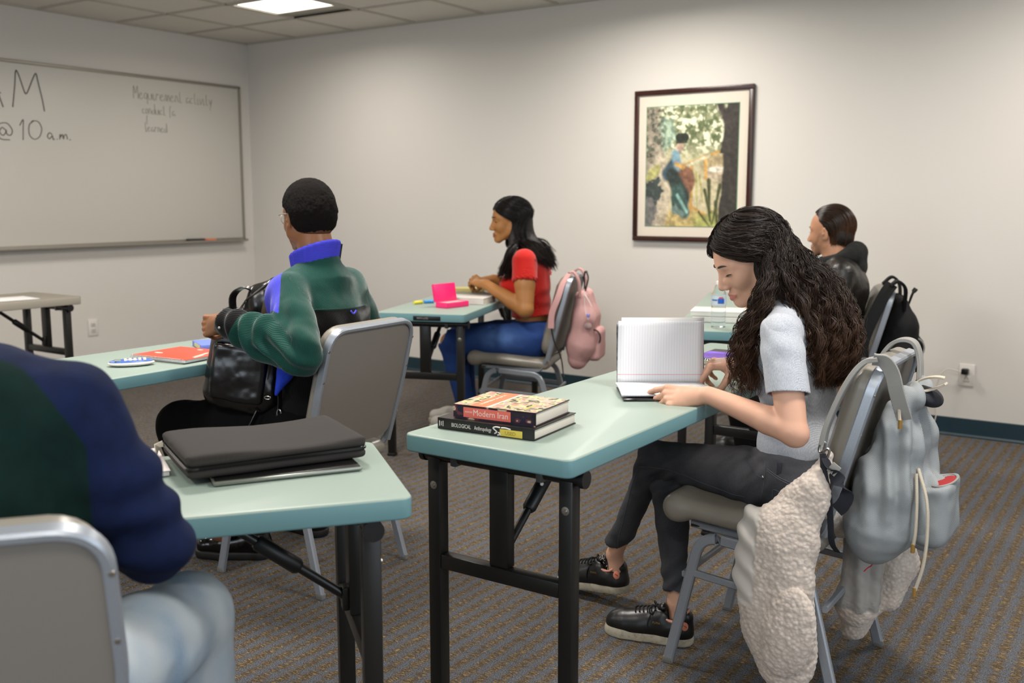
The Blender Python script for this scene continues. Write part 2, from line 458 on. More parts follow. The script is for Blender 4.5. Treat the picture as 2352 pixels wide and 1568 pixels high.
# baseboards: blue vinyl with a small foot
def baseb(name, a, b, nx, ny):
    A = Vector(a); Bv = Vector(b); m = MB(); prof = [(0, 0), (.014, 0), (.014, .006), (.006, .016), (.005, .098), (.003, .102), (0, .102)]
    vs = [(p.x+nx*u, p.y+ny*u, v) for p in (A, Bv) for u, v in prof]; n = len(prof)
    m.add(vs, [[i, (i+1) % n, n+(i+1) % n, n+i] for i in range(n)]+[list(range(n)), list(range(2*n-1, n-1, -1))], 0, False)
    struct(name, m, M_base)
baseb('baseboard_right', (XW, YW, 0), (XB, YW, 0), 0, -1); baseb('baseboard_front', (XW, YB, 0), (XW, YW, 0), 1, 0)
baseb('baseboard_back', (XB, YB, 0), (XB, YW, 0), -1, 0); baseb('baseboard_left', (XW, YB, 0), (XB, YB, 0), 0, 1)

# troffers: open-fronted square fixtures with a glowing lens and a grey reflector strip at one end
k = N('light_lens', .5); k.i['Emission Strength'].default_value = 3.0; k.i['Emission Color'].default_value = (1, .95, .86, 1)
cc = k.coord(); k.base('ffffff'); M_lens = k.m
M_refl = simple('fixture_reflector', 'a9a59b', .35, .2)
WARM = (1, .945, .88)
ORD = ['first', 'second', 'third']
def troffer(x, y, power, i=0, j=0):
    t = thing('ceiling_light', (x+P/2, y+P/2, CEIL-.006), 'square recessed ceiling light in the corner over the whiteboard, the only one in view' if i+j == 0 else 'recessed ceiling light, %s row from the whiteboard wall, %s from the picture wall' % (ORD[i], ORD[j]), 'ceiling light', 'recessed ceiling lights')
    m = MB(); a = .28
    for sx_, sy_, w_, h_ in ((0, -1, .6, .02), (0, 1, .6, .02), (-1, 0, .02, .56), (1, 0, .02, .56)):
        m.box((sx_*.29, sy_*.29, .005), (w_, h_, .014), .002, seg=1)
    m.obj('frame', M_tbar, t, False)
    m = MB(); m.box((0, 0, .09), (.56, .56, .006))
    for sx_, sy_, w_, h_ in ((0, -1, .56, .006), (0, 1, .56, .006), (-1, 0, .006, .56), (1, 0, .006, .56)): m.box((sx_*.277, sy_*.277, .05), (w_, h_, .08))
    m.obj('housing', M_refl, t, False)
    MB().box((0, -.075, .012), (.55, .40, .006), .002, seg=1).obj('lens', M_lens, t, False)
    MB().box((0, .2, .016), (.55, .14, .004)).obj('reflector', M_refl, t, False)
    MB().box((0, .125, .010), (.55, .008, .012)).obj('divider', M_tbar, t, False)
    lamp('ceiling_light_glow', (x+P/2, y+P/2-.07, CEIL-.02), (0, 0, 0), .5, .38, power, WARM, 168)
PW = [[15, 26, 22], [32, 44, 26], [26, 36, 24]]
for n_, (x, y) in enumerate(LG): troffer(x, y, PW[n_//3][n_ % 3], n_//3, n_ % 3)

# whiteboard
M_wb = simple('whiteboard_enamel', 'c9c5bc', .42, 0, .35)
t = thing('whiteboard', (XW, 3.86, .96), 'long whiteboard with thin metal frame and marker writing on the front wall', 'whiteboard')
MB().box((XW+.009, 3.86, 1.585), (.016, 3.66, 1.22), .002).obj('board', M_wb, t)
M_wbf = simple('whiteboard_frame', '9a958b', .45, .6)
m = MB(); m.box((XW+.013, 3.86, 2.2), (.026, 3.70, .022), .004).box((XW+.013, 5.70, 1.585), (.026, .022, 1.25), .004).box((XW+.013, 2.02, 1.585), (.026, .022, 1.25), .004).box((XW+.013, 3.86, .972), (.026, 3.7, .022), .004)
m.obj('frame', M_wbf, t)
m = MB(); m.box((XW+.045, 3.86, .9565), (.075, 3.66, .006), .002).box((XW+.08, 3.86, .963), (.006, 3.66, .018), .002); m.obj('marker_tray', M_wbf, t)
M_ink = simple('marker_ink', '4b463f', .6); M_ink2 = simple('faint_marker_ink', '8e877b', .7)
def strokes(name, sts, y0, z0, h, thick, mat, sl=0):
    m = MB()
    for st_ in sts:
        pth = spline([(XW+.0185, y0+(p[0]+p[1]*sl)*h, z0+p[1]*h) for p in st_], 5) if len(st_) > 2 else [Vector((XW+.0185, y0+p[0]*h, z0+p[1]*h)) for p in st_]
        m.tube(pth, thick, 5)
    return m.obj(name, mat, t, auto=False)
A_ = [[(0, 0), (.16, .5), (.33, 1)], [(.33, 1), (.5, .5), (.66, -.02)], [(.1, .38), (.35, .42), (.62, .36)]]
M_ = [[(0, 0), (.1, .6), (.16, 1.02), (.24, .9), (.38, .45), (.44, .42), (.5, .52), (.68, .9), (.76, 1.0), (.8, .8), (.9, .3), (.95, -.05)]]
sh = lambda L, d: [[(p[0]+d, p[1]) for p in s_] for s_ in L]
strokes('lettering_EXAM', [[(0, 0), (0, 1)], [(0, 1), (.5, 1.02)], [(0, .5), (.4, .52)], [(0, 0), (.5, 0)]]+sh([[(0, 0), (.3, .5), (.6, 1)], [(0, 1), (.3, .5), (.6, 0)]], .75)+sh(A_, 1.66)+sh(M_, 2.6), 3.80-2.6*.245-.005, 1.90, .235, .0035, M_ink)
strokes('lettering_time', [[(.55, .35), (.35, .5), (.2, .3), (.35, .12), (.5, .25), (.55, .4), (.56, .2), (.75, .15), (.85, .4), (.6, .72), (.2, .65), (0, .3), (.25, -.05), (.7, -.08)],
    [(1.25, .65), (1.45, .95), (1.42, .5), (1.38, -.05)], [(2.0, .92), (1.75, .7), (1.72, .25), (1.95, .02), (2.25, .15), (2.4, .55), (2.25, .88), (1.95, .92), (1.85, .8)],
    [(2.95, .3), (2.8, .38), (2.68, .2), (2.8, .08), (2.95, .25), (2.98, .06), (3.08, .08)], [(3.2, .06), (3.22, .09)],
    [(3.35, .08), (3.38, .34), (3.4, .2), (3.5, .34), (3.56, .1), (3.6, .28), (3.72, .34), (3.78, .1)], [(3.9, .06), (3.95, .1)]], 3.64, 1.695, .135, .0028, M_ink)
RF = frame((XW+.0180, 4.72, 2.045), (0, 1, 0), (0, 0, 1), (1, 0, 0))
def scrawl(y, z, word, h):     # quick cursive hand, one pen stroke per letter
    sts = []; x = 0
    shp = {'r': [(0, 0), (.1, .5), (.2, .45), (.35, .5)], 'e': [(0, .25), (.25, .35), (.15, .5), (0, .25), (.15, 0), (.4, .15)], 'q': [(.3, .45), (.1, .5), (0, .2), (.2, .05), (.3, .45), (.3, -.35)], 'u': [(0, .5), (.05, .05), (.25, .05), (.32, .5), (.4, 0)], 'i': [(0, .5), (.05, 0), (.15, .05)],
      'm': [(0, 0), (.05, .5), (.15, .45), (.2, 0), (.3, .5), (.4, .4), (.45, 0)], 'n': [(0, 0), (.05, .5), (.2, .45), (.3, 0)], 't': [(.1, .9), (.1, .05), (.3, .05)], 's': [(.25, .5), (.05, .4), (.25, .15), (0, 0)], 'c': [(.3, .45), (.05, .4), (.05, .05), (.3, .08)], 'o': [(.15, .5), (0, .25), (.15, 0), (.3, .25), (.15, .5)],
      'd': [(.3, .35), (.05, .35), (.05, .02), (.3, .15), (.32, 1.0), (.36, 0)], 'l': [(0, 1), (.05, 0), (.2, .1)], 'a': [(.3, .45), (.05, .4), (.05, .02), (.3, .2), (.33, 0)], 'f': [(.3, .95), (.12, .8), (.1, -.2)], 'v': [(0, .5), (.12, 0), (.3, .5)], 'y': [(0, .5), (.15, .1), (.3, .5), (.1, -.4)], 'g': [(.3, .45), (.05, .4), (.1, .1), (.3, .3), (.25, -.4), (0, -.3)], 'M': [(0, 0), (.05, 1), (.2, .4), (.4, 1), (.45, 0)], 'p': [(0, .5), (.05, -.4), (.02, .3), (.25, .5), (.3, .15), (.05, .1)]}
    for ch in word:
        if ch in shp: sts.append([(x+a_, b_) for a_, b_ in shp[ch]]); x += max(a_ for a_, b_ in shp[ch])+.08
        else: x += .35
    return strokes('lettering_notes', sts, y, z, h, .0016, M_ink2)
scrawl(4.70, 2.035, 'Mequirement activity', .092); scrawl(4.77, 1.93, 'conduct fa', .075); scrawl(4.80, 1.865, 'f', .055); scrawl(4.79, 1.80, 'learned', .068)
t = thing('whiteboard_eraser', (XW+.05, 5.18, .961), 'dark felt eraser on the whiteboard tray', 'eraser')
MB().box((XW+.05, 5.18, .978), (.05, .15, .018), .004).obj('eraser_back', simple('eraser_black', '2c2a26', .7), t)
MB().box((XW+.05, 5.18, .9655), (.046, .146, .009), .003).obj('felt_pad', simple('felt', '46423b', .95), t)
t = thing('marker', (XW+.05, 5.33, .961), 'orange dry-erase marker beside the eraser on the tray', 'marker')
MB().lathe([(.0, -.05), (.009, -.049), (.01, -.03), (.01, .05), (.0, .052)], (XW+.05, 5.33, .9715), 12, M=Matrix.Rotation(R(90), 3, 'X')).obj('barrel', simple('orange_plastic', 'e0743f', .45), t)
MB().lathe([(.0, -.012), (.0108, -.012), (.011, .02), (.0, .022)], (XW+.05, 5.28, .972), 12, M=Matrix.Rotation(R(90), 3, 'X')).obj('cap', simple('orange_cap', 'd5512a', .45), t)

# framed print on the right wall
px0, px1, pz0, pz1 = -2.957, -2.172, 1.03, 1.968; fy = YW-.022
pc = ((px0+px1)/2, YW, pz0)
t = thing('framed_picture', pc, 'dark wood framed painting of a figure working at a garden loom', 'picture')
M_fr = simple('dark_mahogany', '2a130d', .3, var=(9, '3a1a10')); m = MB(); fw = .030
for a, b, c, d in ((px0, px1, pz0, pz0+fw), (px0, px1, pz1-fw, pz1), (px0, px0+fw, pz0+fw, pz1-fw), (px1-fw, px1, pz0+fw, pz1-fw)):
    m.box(((a+b)/2, YW-.016, (c+d)/2), (b-a, .030, d-c), .004)
m.obj('picture_frame', M_fr, t)
MB().box((pc[0], YW-.010, (pz0+pz1)/2), (px1-px0-.05, .010, pz1-pz0-.05)).obj('mat_board', simple('cream_mat', 'd6cbbb', .8), t)
ax0, ax1, az0, az1 = px0+.085, px1-.092, pz0+.095, pz1-.105
MB().box(((ax0+ax1)/2, YW-.0155, (az0+az1)/2), (ax1-ax0+.008, .002, az1-az0+.008)).obj('inner_fillet', simple('green_fillet', '5f8f6a', .6), t)
nx_, nz_ = 170, 232; U, V = np.meshgrid(np.linspace(0, 1, nx_), np.linspace(0, 1, nz_), indexing='ij'); u = U.ravel(); v = V.ravel()
L3 = lambda h_: np.array(lin(h_)[:3])
P2 = np.stack([u*9, v*12, u*0], 1); n1 = fbm(P2, 3, 3); n2 = fbm(P2*3.1, 5, 3); n3 = fbm(np.stack([u*30+v*9, v*34, u*0], 1), 9, 3)
c_ = L3('cdbf92')[None]*(1+.25*n2[:, None])
def blend(c_, mask, h_): mask = np.clip(mask, 0, 1)[:, None]; return c_*(1-mask)+mask*L3(h_)[None]*(1+.35*n3[:, None])
sm = lambda x, w_=.02: np.clip(.5+x/w_, 0, 1)
def ellm(cx, cz, rx, rz, an=0):
    dx, dz = u-cx, v-cz; ca, sa = math.cos(an), math.sin(an); return 1-np.sqrt(((dx*ca+dz*sa)/rx)**2+((-dx*sa+dz*ca)/rz)**2)
def segm(a, b, w0, w1=None):
    w1 = w1 or w0; a = np.array(a); b = np.array(b); d = b-a; h_ = np.clip(((u-a[0])*d[0]+(v-a[1])*d[1])/(d@d), 0, 1); return (w0+(w1-w0)*h_)-np.hypot(u-a[0]-h_*d[0], v-a[1]-h_*d[1])
c_ = blend(c_, sm(v-.60+.12*n1, .25), 'a3a878'); c_ = blend(c_, sm(n2+.05, .3)*sm(v-.66, .12), '6f7d4a'); c_ = blend(c_, sm(n3-.15, .3)*sm(v-.62, .1), 'd9d5b0')
c_ = blend(c_, sm(ellm(.2, .78, .13, .14)+.3*n2, .2)*.7, '86ab93'); c_ = blend(c_, sm(.13-v+.03*n1, .04), 'c2a85f'); c_ = blend(c_, sm(.16-u+.06*n1, .05), '9c8f78')
c_ = blend(c_, sm(n2-.1, .2)*sm(.2-u, .08), '5d604c'); c_ = blend(c_, sm(.09-v+.05*n2+.04*(u > .7), .03)*sm(u-.55, .1), 'a9a94e')
c_ = blend(c_, sm(v-.44, .03)*sm(.60-v, .02)*sm(u-.62, .05)*.8, 'a88f5e'); c_ = blend(c_, sm(ellm(.79, .43, .13, .075), .2), 'b9a684'); c_ = blend(c_, sm(ellm(.79, .47, .12, .022), .3), 'd8d0b8')
c_ = blend(c_, sm(ellm(.15, .3, .13, .34)+.2*n1, .2)*.8, 'c8b79a'); c_ = blend(c_, sm(ellm(.09, .3, .09, .13)+.5*n2, .25), '3e4a44'); c_ = blend(c_, sm(ellm(.04, .12, .08, .12)+.5*n3, .3), '6d6a66'); c_ = blend(c_, sm(ellm(.08, .45, .1, .05, .6)+.4*n2, .25), 'b6b060')
c_ = blend(c_, sm(u-.85-.16*(v-.8)*(v > .6)+.10*(v-.75)**2+.015*n1, .02), '3b352e'); c_ = blend(c_, sm(segm((.80, 1.0), (.93, .75), .04, .03), .03), '423a33')
c_ = blend(c_, sm(segm((.70, .58), (.24, .50), .004, .004), .01)*0, '000000')
for a, b, w_ in (((.40, .50), (.80, .615), .012), ((.51, .50), (.51, .12), .017), ((.66, .56), (.67, .40), .016), ((.50, .17), (.65, .10), .014)): c_ = blend(c_, sm(segm(a, b, w_), .015), 'd09b33')
c_ = blend(c_, sm(segm((.42, .49), (.70, .585), .012), .012), 'ccc9a0')
for a, b, w_ in (((.60, .42), (.64, .2), .012), ((.56, .45), (.58, .15), .012), ((.70, .38), (.72, .05), .022), ((.66, .30), (.74, .02), .018), ((.82, .34), (.75, .03), .02), ((.60, .12), (.72, .0), .012), ((.78, .2), (.80, 0), .02)): c_ = blend(c_, sm(segm(a, b, w_, w_*.4), .014), '4c5227' if b[1] < .06 else 'b0a84c')
c_ = blend(c_, sm(ellm(.42, .38, .13, .13), .15), '8a5a3c'); c_ = blend(c_, sm(segm((.33, .55), (.24, .44), .05, .06), .03), '3c5560'); c_ = blend(c_, sm(segm((.33, .60), (.36, .50), .045, .04), .03), '6d93a0')
c_ = blend(c_, sm(segm((.30, .42), (.42, .24), .07, .08), .03), '2c3a33'); c_ = blend(c_, sm(segm((.36, .28), (.44, .12), .07, .06), .03), '3d5e57'); c_ = blend(c_, sm(segm((.36, .26), (.47, .12), .014), .015), '8cc2b4'); c_ = blend(c_, sm(segm((.31, .24), (.33, .12), .02), .015), '355f57')
c_ = blend(c_, sm(segm((.33, .14), (.43, .10), .03, .02), .02), '6f8a80'); c_ = blend(c_, sm(ellm(.38, .66, .045, .035), .2), 'c9a58a'); c_ = blend(c_, sm(segm((.36, .74), (.44, .74), .035), .01), '2b3324'); c_ = blend(c_, sm(segm((.34, .70), (.45, .70), .008), .01), '2b3324'); c_ = blend(c_, sm(segm((.34, .52), (.42, .49), .018), .02), 'd09b33')
g_ = c_.mean(1, keepdims=True); c_ = np.clip((c_*.82+g_*.18)*(1+.25*n3[:, None])*.9, 0, 1)
vv = np.stack([ax0+u*(ax1-ax0), np.full_like(u, YW-.0172), az0+v*(az1-az0)], 1); idx = np.arange(nx_*nz_).reshape(nx_, nz_)
ff = np.stack([idx[:-1, :-1].ravel(), idx[1:, :-1].ravel(), idx[1:, 1:].ravel(), idx[:-1, 1:].ravel()], 1)
k = N('painted_canvas', .75); a = k.n('ShaderNodeAttribute'); a.attribute_name = 'paint'; k.l(a.outputs['Color'], k.i['Base Color']); M_art = k.m
me = npmesh('painting', vv, ff, [M_art]); at = me.attributes.new('paint', 'FLOAT_COLOR', 'POINT'); at.data.foreach_set('color', np.concatenate([c_, np.ones((len(c_), 1))], 1).astype(np.float32).ravel())
link('painting', me, t)

# wall sockets
def outlet(loc, facing, label, ports=2):
    t = thing('wall_outlet', loc, label, 'outlet'); t.rotation_euler = (0, 0, facing)      # local +x points out of the wall
    MB().box((.003, 0, 0), (.006, .078, .122), .003).obj('cover_plate', M_white, t, False)
    for q in ((-1, 1) if ports == 2 else (0,)):
        s_ = MB().box((.0075, 0, q*.021), (.004, .034, .029), .004).obj('socket', simple('socket_white', 'c6c0b6', .5), t, False)
        h_ = MB()
        for e in (-1, 1): h_.box((.0098, e*.0065, q*.021+.003), (.0012, .0022, .008))
        h_.obj('slots', M_black, s_, False)
    return t
outlet((-.925, YW-.001, .343), R(-90), 'white wall outlet with a black charger plugged in at far right')
outlet((XW+.001, 4.27, .37), 0, 'white wall outlet below the whiteboard beside the grey table')
outlet((-4.70, YW-.001, .37), R(-90), 'white wall outlet low behind the red-shirted student’s table legs'.replace('’', "'"))
t = thing('phone_charger', (-.93, YW-.01, .365), 'black plug-in charger with thin white cable trailing to the carpet', 'charger')
MB().box((-.93, YW-.030, .366), (.034, .040, .030), .004).obj('plug_body', M_black, t)
cb = spline([(-.95, YW-.045, .366), (-1.02, YW-.05, .372), (-1.06, YW-.055, .31), (-1.075, YW-.06, .20), (-1.06, YW-.05, .12), (-1.075, YW-.07, .05), (-1.12, YW-.13, .006), (-1.22, YW-.22, .004), (-1.4, YW-.24, .004), (-1.55, YW-.2, .004)], 8)
MB().tube(cb, .0026, 6).obj('cable', simple('cable_white', 'cfc7ba', .5), t)
# ================================================================== TABLES
def laminate(name, top, edge):
    k = N(name, .42, 0, .4); co = k.coord(); g = k.n('ShaderNodeNewGeometry')
    sp = k.n('ShaderNodeSeparateXYZ'); k.l(co, sp.inputs[0])
    tp = k.mix(k.noise(co, 220, 3), top, tuple(c*.93 for c in lin(top)[:3])+(1,))
    k.base(k.mix(k.math('GREATER_THAN', sp.outputs[2], .7365), edge, tp)); k.i['Roughness'].default_value = .42
    k.bump(k.noise(co, 400, 2), .05, .0005); return k.m
M_teal = laminate('teal_laminate', '90a096', '648a8e'); M_gray = laminate('grey_laminate', '8c8578', 'a8a194')
M_steel = simple('black_steel', '12110f', .38, .0, .5, bump=(30, .04))
M_capb = simple('black_cap', '0d0d0e', .45); M_bolt = simple('zinc_bolt', 'a9a39a', .3, .9); M_clamp = simple('clamp_plastic', '4a4a48', .35)
M_white_dot = simple('clip_white', 'd8d6d0', .3)
def make_table(label, L, W, mat, group, thick=.042, name='folding_table'):
    """origin on the floor at the middle; long side runs along local y"""
    t = thing(name, (0, 0, 0), label, 'table', group)
    bm = bmesh.new(); bmesh.ops.create_cube(bm, size=1)
    for v in bm.verts: v.co = Vector((v.co.x*W, v.co.y*L, v.co.z*thick+.74-thick/2))
    bmesh.ops.bevel(bm, geom=[e for e in bm.edges if abs((e.verts[0].co-e.verts[1].co).z) > .01], offset=.022, segments=4, profile=.5, affect='EDGES')
    bmesh.ops.bevel(bm, geom=[e for e in bm.edges if abs(e.calc_face_angle(0)) > R(60) and abs((e.verts[0].co-e.verts[1].co).z) < .001], offset=.005, segments=3, profile=.5, affect='EDGES')
    me = bpy.data.meshes.new('tabletop'); bm.to_mesh(me); bm.free(); me.polygons.foreach_set('use_smooth', [True]*len(me.polygons)); me.set_sharp_from_angle(angle=R(35)); me.materials.append(mat)
    link('tabletop', me, t, False)
    zt = .74-thick
    for s in (-1, 1):
        ye = s*(L/2-.075); xe = W/2-.045
        m = MB(); m.tube([(-W/2+.012, ye, zt-.017), (W/2-.012, ye, zt-.017)], .017, 14); m.box((0, ye, zt-.006), (W-.09, .045, .012), .002)
        e = m.obj('leg_rail', M_steel, t, False)
        m = MB()
        for q in (-1, 1): MB().tube([(q*(W/2-.014), ye, zt-.017), (q*(W/2-.002), ye, zt-.017)], .0205, 16).obj('end_cap', M_capb, e, False)
        pass
        m = MB()
        for q in (-.45, .42): MB().box((q*W/2*1.2, ye-s*.0, zt-.020), (.018, .040, .034), .004).obj('clamp', M_clamp, e, False)
        pass
        m = MB()
        for q in (-.45, .42): MB().sphere((q*W/2*1.2+.004, ye+s*.012, zt-.040), .0045, 8).obj('clip', M_white_dot, e, False)
        pass
        for q in (-1, 1):
            lg = MB().box((q*xe, ye, (zt-.02)/2), (.036, .036, zt-.024), .004).obj('leg', M_steel, t, False)
            MB().box((q*xe, ye, .008), (.042, .042, .016), .004).obj('foot_cap', M_capb, lg, False)
            MB().lathe([(0, .003), (.004, .003), (.005, 0), (.010, -.001), (.011, -.003)], (q*xe, ye+s*.019, zt-.09), 12, M=Matrix.Rotation(R(-90*s), 3, 'X')).obj('bolt', M_bolt, lg, False)
        MB().box((0, ye, .42), (2*xe-.036, .032, .036), .003).obj('crossbar', M_steel, t, False)
        MB().box((0, ye-s*.004, (zt-.02+.438)/2), (.052, .030, zt-.02-.438), .003).obj('center_post', M_steel, t, False)
        # folding brace with its locking sleeve
        a = Vector((0, ye-s*.02, .47)); b = Vector((0, ye-s*.30, zt-.012)); d = b-a
        m = MB(); m.tube([a, a+d*.40], .010, 10).tube([a+d*.52, b], .010, 10).box((0, b.y, zt-.008), (.05, .05, .014), .003).box((0, ye-s*.022, .47), (.03, .02, .05), .003)
        br = m.obj('brace', M_steel, t, False)
        m = MB(); m.tube([a+d*.34, a+d*.36, a+d*.62, a+d*.64], [.013, .017, .017, .013], 12); m.obj('locking_sleeve', M_capb, br, False)
    return t
def place(t, x, y, rz=0): t.location = (x, y, 0); t.rotation_euler = (0, 0, rz); return t
G_T = 'teal folding training tables'
TA = place(make_table('teal folding table in the foreground centre, stacked textbooks at its near corner', 1.83, .457, M_teal, G_T), -1.262, 2.672)
TB = dup(TA, (0, 0, 0), 0, 'teal folding table at lower left with the black zip case on it')
def T_(o, x, y, rz): o.location = (x, y, 0); o.rotation_euler = (0, 0, rz)
c0 = Vector((-1.136, 1.367)); c1 = Vector((-1.505, 1.666)); dr = Vector((-.623, -.782)); ctr = (c0+c1)/2 + dr*(1.83/2)
T_(TB, ctr.x, ctr.y, math.atan2(dr.y, dr.x)-R(90)+R(180))
TC = dup(TA, (-3.375, 4.612, 0), R(20), 'teal folding table with the open pink box, in front of the red-shirted student')
TE = place(make_table('teal folding table with the red notebook and blue calculator', 1.83, .50, M_teal, G_T), -2.955, 2.165)
TD = dup(TA, (-1.843, 4.806, 0), R(18), 'teal folding table by the right wall carrying the clear water bottle')
TF = place(make_table('grey folding table at far left under the whiteboard', 1.83, .50, M_gray, None, .045), -5.48, 2.44)
# model badge on table C's near edge
MB().box((.035, -.9165, .716), (.14, .003, .022), .001).obj('edge_badge', M_black, TC, False)
text('badge_lettering', 'MITY-LITE', .013, frame((-.015, -.9182, .7115), (1, 0, 0), (0, 0, 1), (0, -1, 0)), simple('badge_grey', '8f8b84', .5), TC, .0002, local=True)

# ================================================================== CHAIRS
k = N('silver_powder_coat', .36, .5); co = k.coord(); k.base(k.mix(k.noise(co, 500, 2), '8f959d', 'a5aab2')); M_silver = k.m
k = N('taupe_vinyl', .34, 0, .5); co = k.coord(); k.base(k.mix(k.noise(co, 3, 2), '7f796e', '8a8479')); k.bump(k.noise(co, 350, 3), .10, .0006); M_vinyl = k.m
k = N('taupe_back_panel', .55, 0, .4); co = k.coord(); k.base('77716a'); k.bump(k.noise(co, 600, 2), .12, .0005); M_panel = k.m
def make_chair(label, group='banquet-style stacking chairs'):
    """origin on the floor at the middle, sitter faces local -x"""
    t = thing('stacking_chair', (0, 0, 0), label, 'chair', group)
    for s in (-1, 1):
        y = s*.205; yf = s*.218
        for nm, pts in (('f', [(-.232, yf, .004), (-.150, y, .383), (.0, y, .372)]), ('r', [(.232, yf, .004), (.135, y, .362), (-.002, y, .372)])):
            lg = MB().rtube(fillet(pts, .07, 7), .029, .019, .004, up=(1, 0, .0)).obj('leg', M_silver, t, False)
            q = Vector(pts[0]); MB().box((q.x, q.y, .010), (.0275, .0195, .020), .003).obj('foot_cap', simple('foot_grey', '6f6d69', .5), lg, False)
        MB().rtube([(-.170, s*.211, .274), (-.02, s*.212, .262), (.160, s*.211, .250)], .020, .014, .003, up=(0, 0, 1)).obj('side_stretcher', M_silver, t, False)
    MB().rtube([(-.196, -.205, .262), (-.196, .205, .262)], .018, .014, .003, up=(0, 0, 1)).obj('stretcher', M_silver, t, False)
    MB().rtube([(.192, -.205, .25), (.192, .205, .25)], .018, .014, .003, up=(0, 0, 1)).obj('stretcher', M_silver, t, False)
    # seat frame + back frame: one bent tube
    top = Vector((.292, 0, .878)); bot = Vector((.178, 0, .455))
    m = MB()
    for s in (-1, 1): m.rtube(fillet([(-.20, s*.150, .392), (.13, s*.186, .384), (.178, s*.203, .46), (.20, s*.206, .54)], [.03, .04]), .020, .014, .003, up=(0, 0, 1))
    m.rtube([(-.19, -.15, .392), (-.19, .15, .392)], .02, .014, .003, up=(0, 0, 1)).obj('seat_frame', M_silver, t, False)
    w0, w1 = .203, .212; P_ = lambda y, h: (bot.x+(top.x-bot.x)*h, y, bot.z+(top.z-bot.z)*h)
    pth = fillet([P_(-w0+.003, -.03), P_(-w1, .5), P_(-w1+.006, 1.0), P_(w1-.006, 1.0), P_(w1, .5), P_(w0-.003, -.03)], [.5, .07, .07, .5], 9)
    MB().rtube(pth, .028, .016, .004, up=(top-bot).cross(Vector((0, 1, 0)))).obj('back_frame', M_silver, t, False)
    # back panel + padded front
    ax = (top-bot).normalized(); nn = Vector((0, 1, 0)).cross(ax)   # nn points to the sitter or away
    if nn.x > 0: nn = -nn
    Mb = frame(bot, (0, 1, 0), ax, nn); hh = (top-bot).length
    def slab(prof_w, z0, z1, d0, d1, rad, mat, nm, bulge=0):
        n1_, n2_ = 26, 30; vs = []; fs = []
        def shape(u_, v_):
            return u_, v_
        bm = bmesh.new(); bmesh.ops.create_cube(bm, size=1)
        for v in bm.verts: v.co = Vector((v.co.x*prof_w*2, (z0+z1)/2+v.co.y*(z1-z0), (d0+d1)/2+v.co.z*(d1-d0)))
        bmesh.ops.bevel(bm, geom=[e for e in bm.edges if abs((e.verts[0].co-e.verts[1].co).z) > .005], offset=rad, segments=6, profile=.5, affect='EDGES')
        if bulge:
            ff = [f for f in bm.faces if f.normal.z > .9]; r_ = bmesh.ops.inset_region(bm, faces=ff, thickness=.018); 
            for v in {v for f in ff for v in f.verts}: v.co.z += bulge*.6
            r_ = bmesh.ops.inset_region(bm, faces=ff, thickness=.05)
            for v in {v for f in ff for v in f.verts}: v.co.z += bulge*.4
            bmesh.ops.bevel(bm, geom=[e for e in bm.edges if e.calc_face_angle(0) > R(15) and max(v.co.z for v in e.verts) > (d0+d1)/2], offset=.006, segments=3, profile=.5, affect='EDGES')
        bmesh.ops.transform(bm, matrix=Mb, verts=bm.verts)
        me = bpy.data.meshes.new(nm); bm.to_mesh(me); bm.free(); me.polygons.foreach_set('use_smooth', [True]*len(me.polygons)); me.set_sharp_from_angle(angle=R(50)); me.materials.append(mat)
        return link(nm, me, t, False)
    slab(.203, .012, hh-.010, -.006, .002, .06, M_panel, 'back_panel')
    q_ = slab(.203, .006, hh+.004, .002, .036, .065, M_vinyl, 'backrest', .034)
    m = MB()
    for s in (-1, 1):
        for h in (.22, .62, .86):
            p = Mb @ Vector((s*.2105, hh*h, -.0125)); m.lathe([(0, .003), (.004, .0022), (.005, 0)], p, 10, M=Mb.to_3x3() @ Matrix.Rotation(R(180), 3, 'X'))
    m.obj('screw', M_bolt, t, False)
    # seat cushion: thick rounded pad with waterfall front
    q = S(); q.box((-.045, 0, .422), (.225, .203, .029), .029, .01); q.cone((-.236, -.165, .408), (-.236, .165, .408), .037, .037, .03); q.ell((-.03, 0, .44), (.19, .18, .022), .02)
    q.half((0, 0, .374), (0, 0, -1)); q.box((.03, 0, .37), (.19, .24, .019), .005, .012, 1)
    st_ = sobj('seat', q, .007, M_vinyl, t, smooth=2); st_.data.transform(Matrix.Translation((0, 0, .42)) @ Matrix.Rotation(R(4.5), 4, 'Y') @ Matrix.Translation((0, 0, -.416)))
    MB().box((-.02, 0, .389), (.36, .32, .008), .003).obj('seat_pan', simple('seat_underside', '1a1917', .7), t, False)
    return t
CH = make_chair('taupe stacking chair of the curly-haired student, fleece coat and grey backpack hung on it')
CH.location = (-.878, 2.655, 0)
CG = dup(CH, (-2.475, 2.425, 0), R(2), 'taupe stacking chair seen from behind under the student in green corduroy')
CR = dup(CH, (-2.99, 4.57, 0), R(20), 'taupe stacking chair with the pink backpack hung on its back')
CK = dup(CH, (-1.40, 4.73, 0), R(18), 'taupe stacking chair with the black backpack, by the right wall')
CF = dup(CH, (-1.446, .731, 0), R(-38.5), 'taupe stacking chair cropped by the lower left corner of the picture')
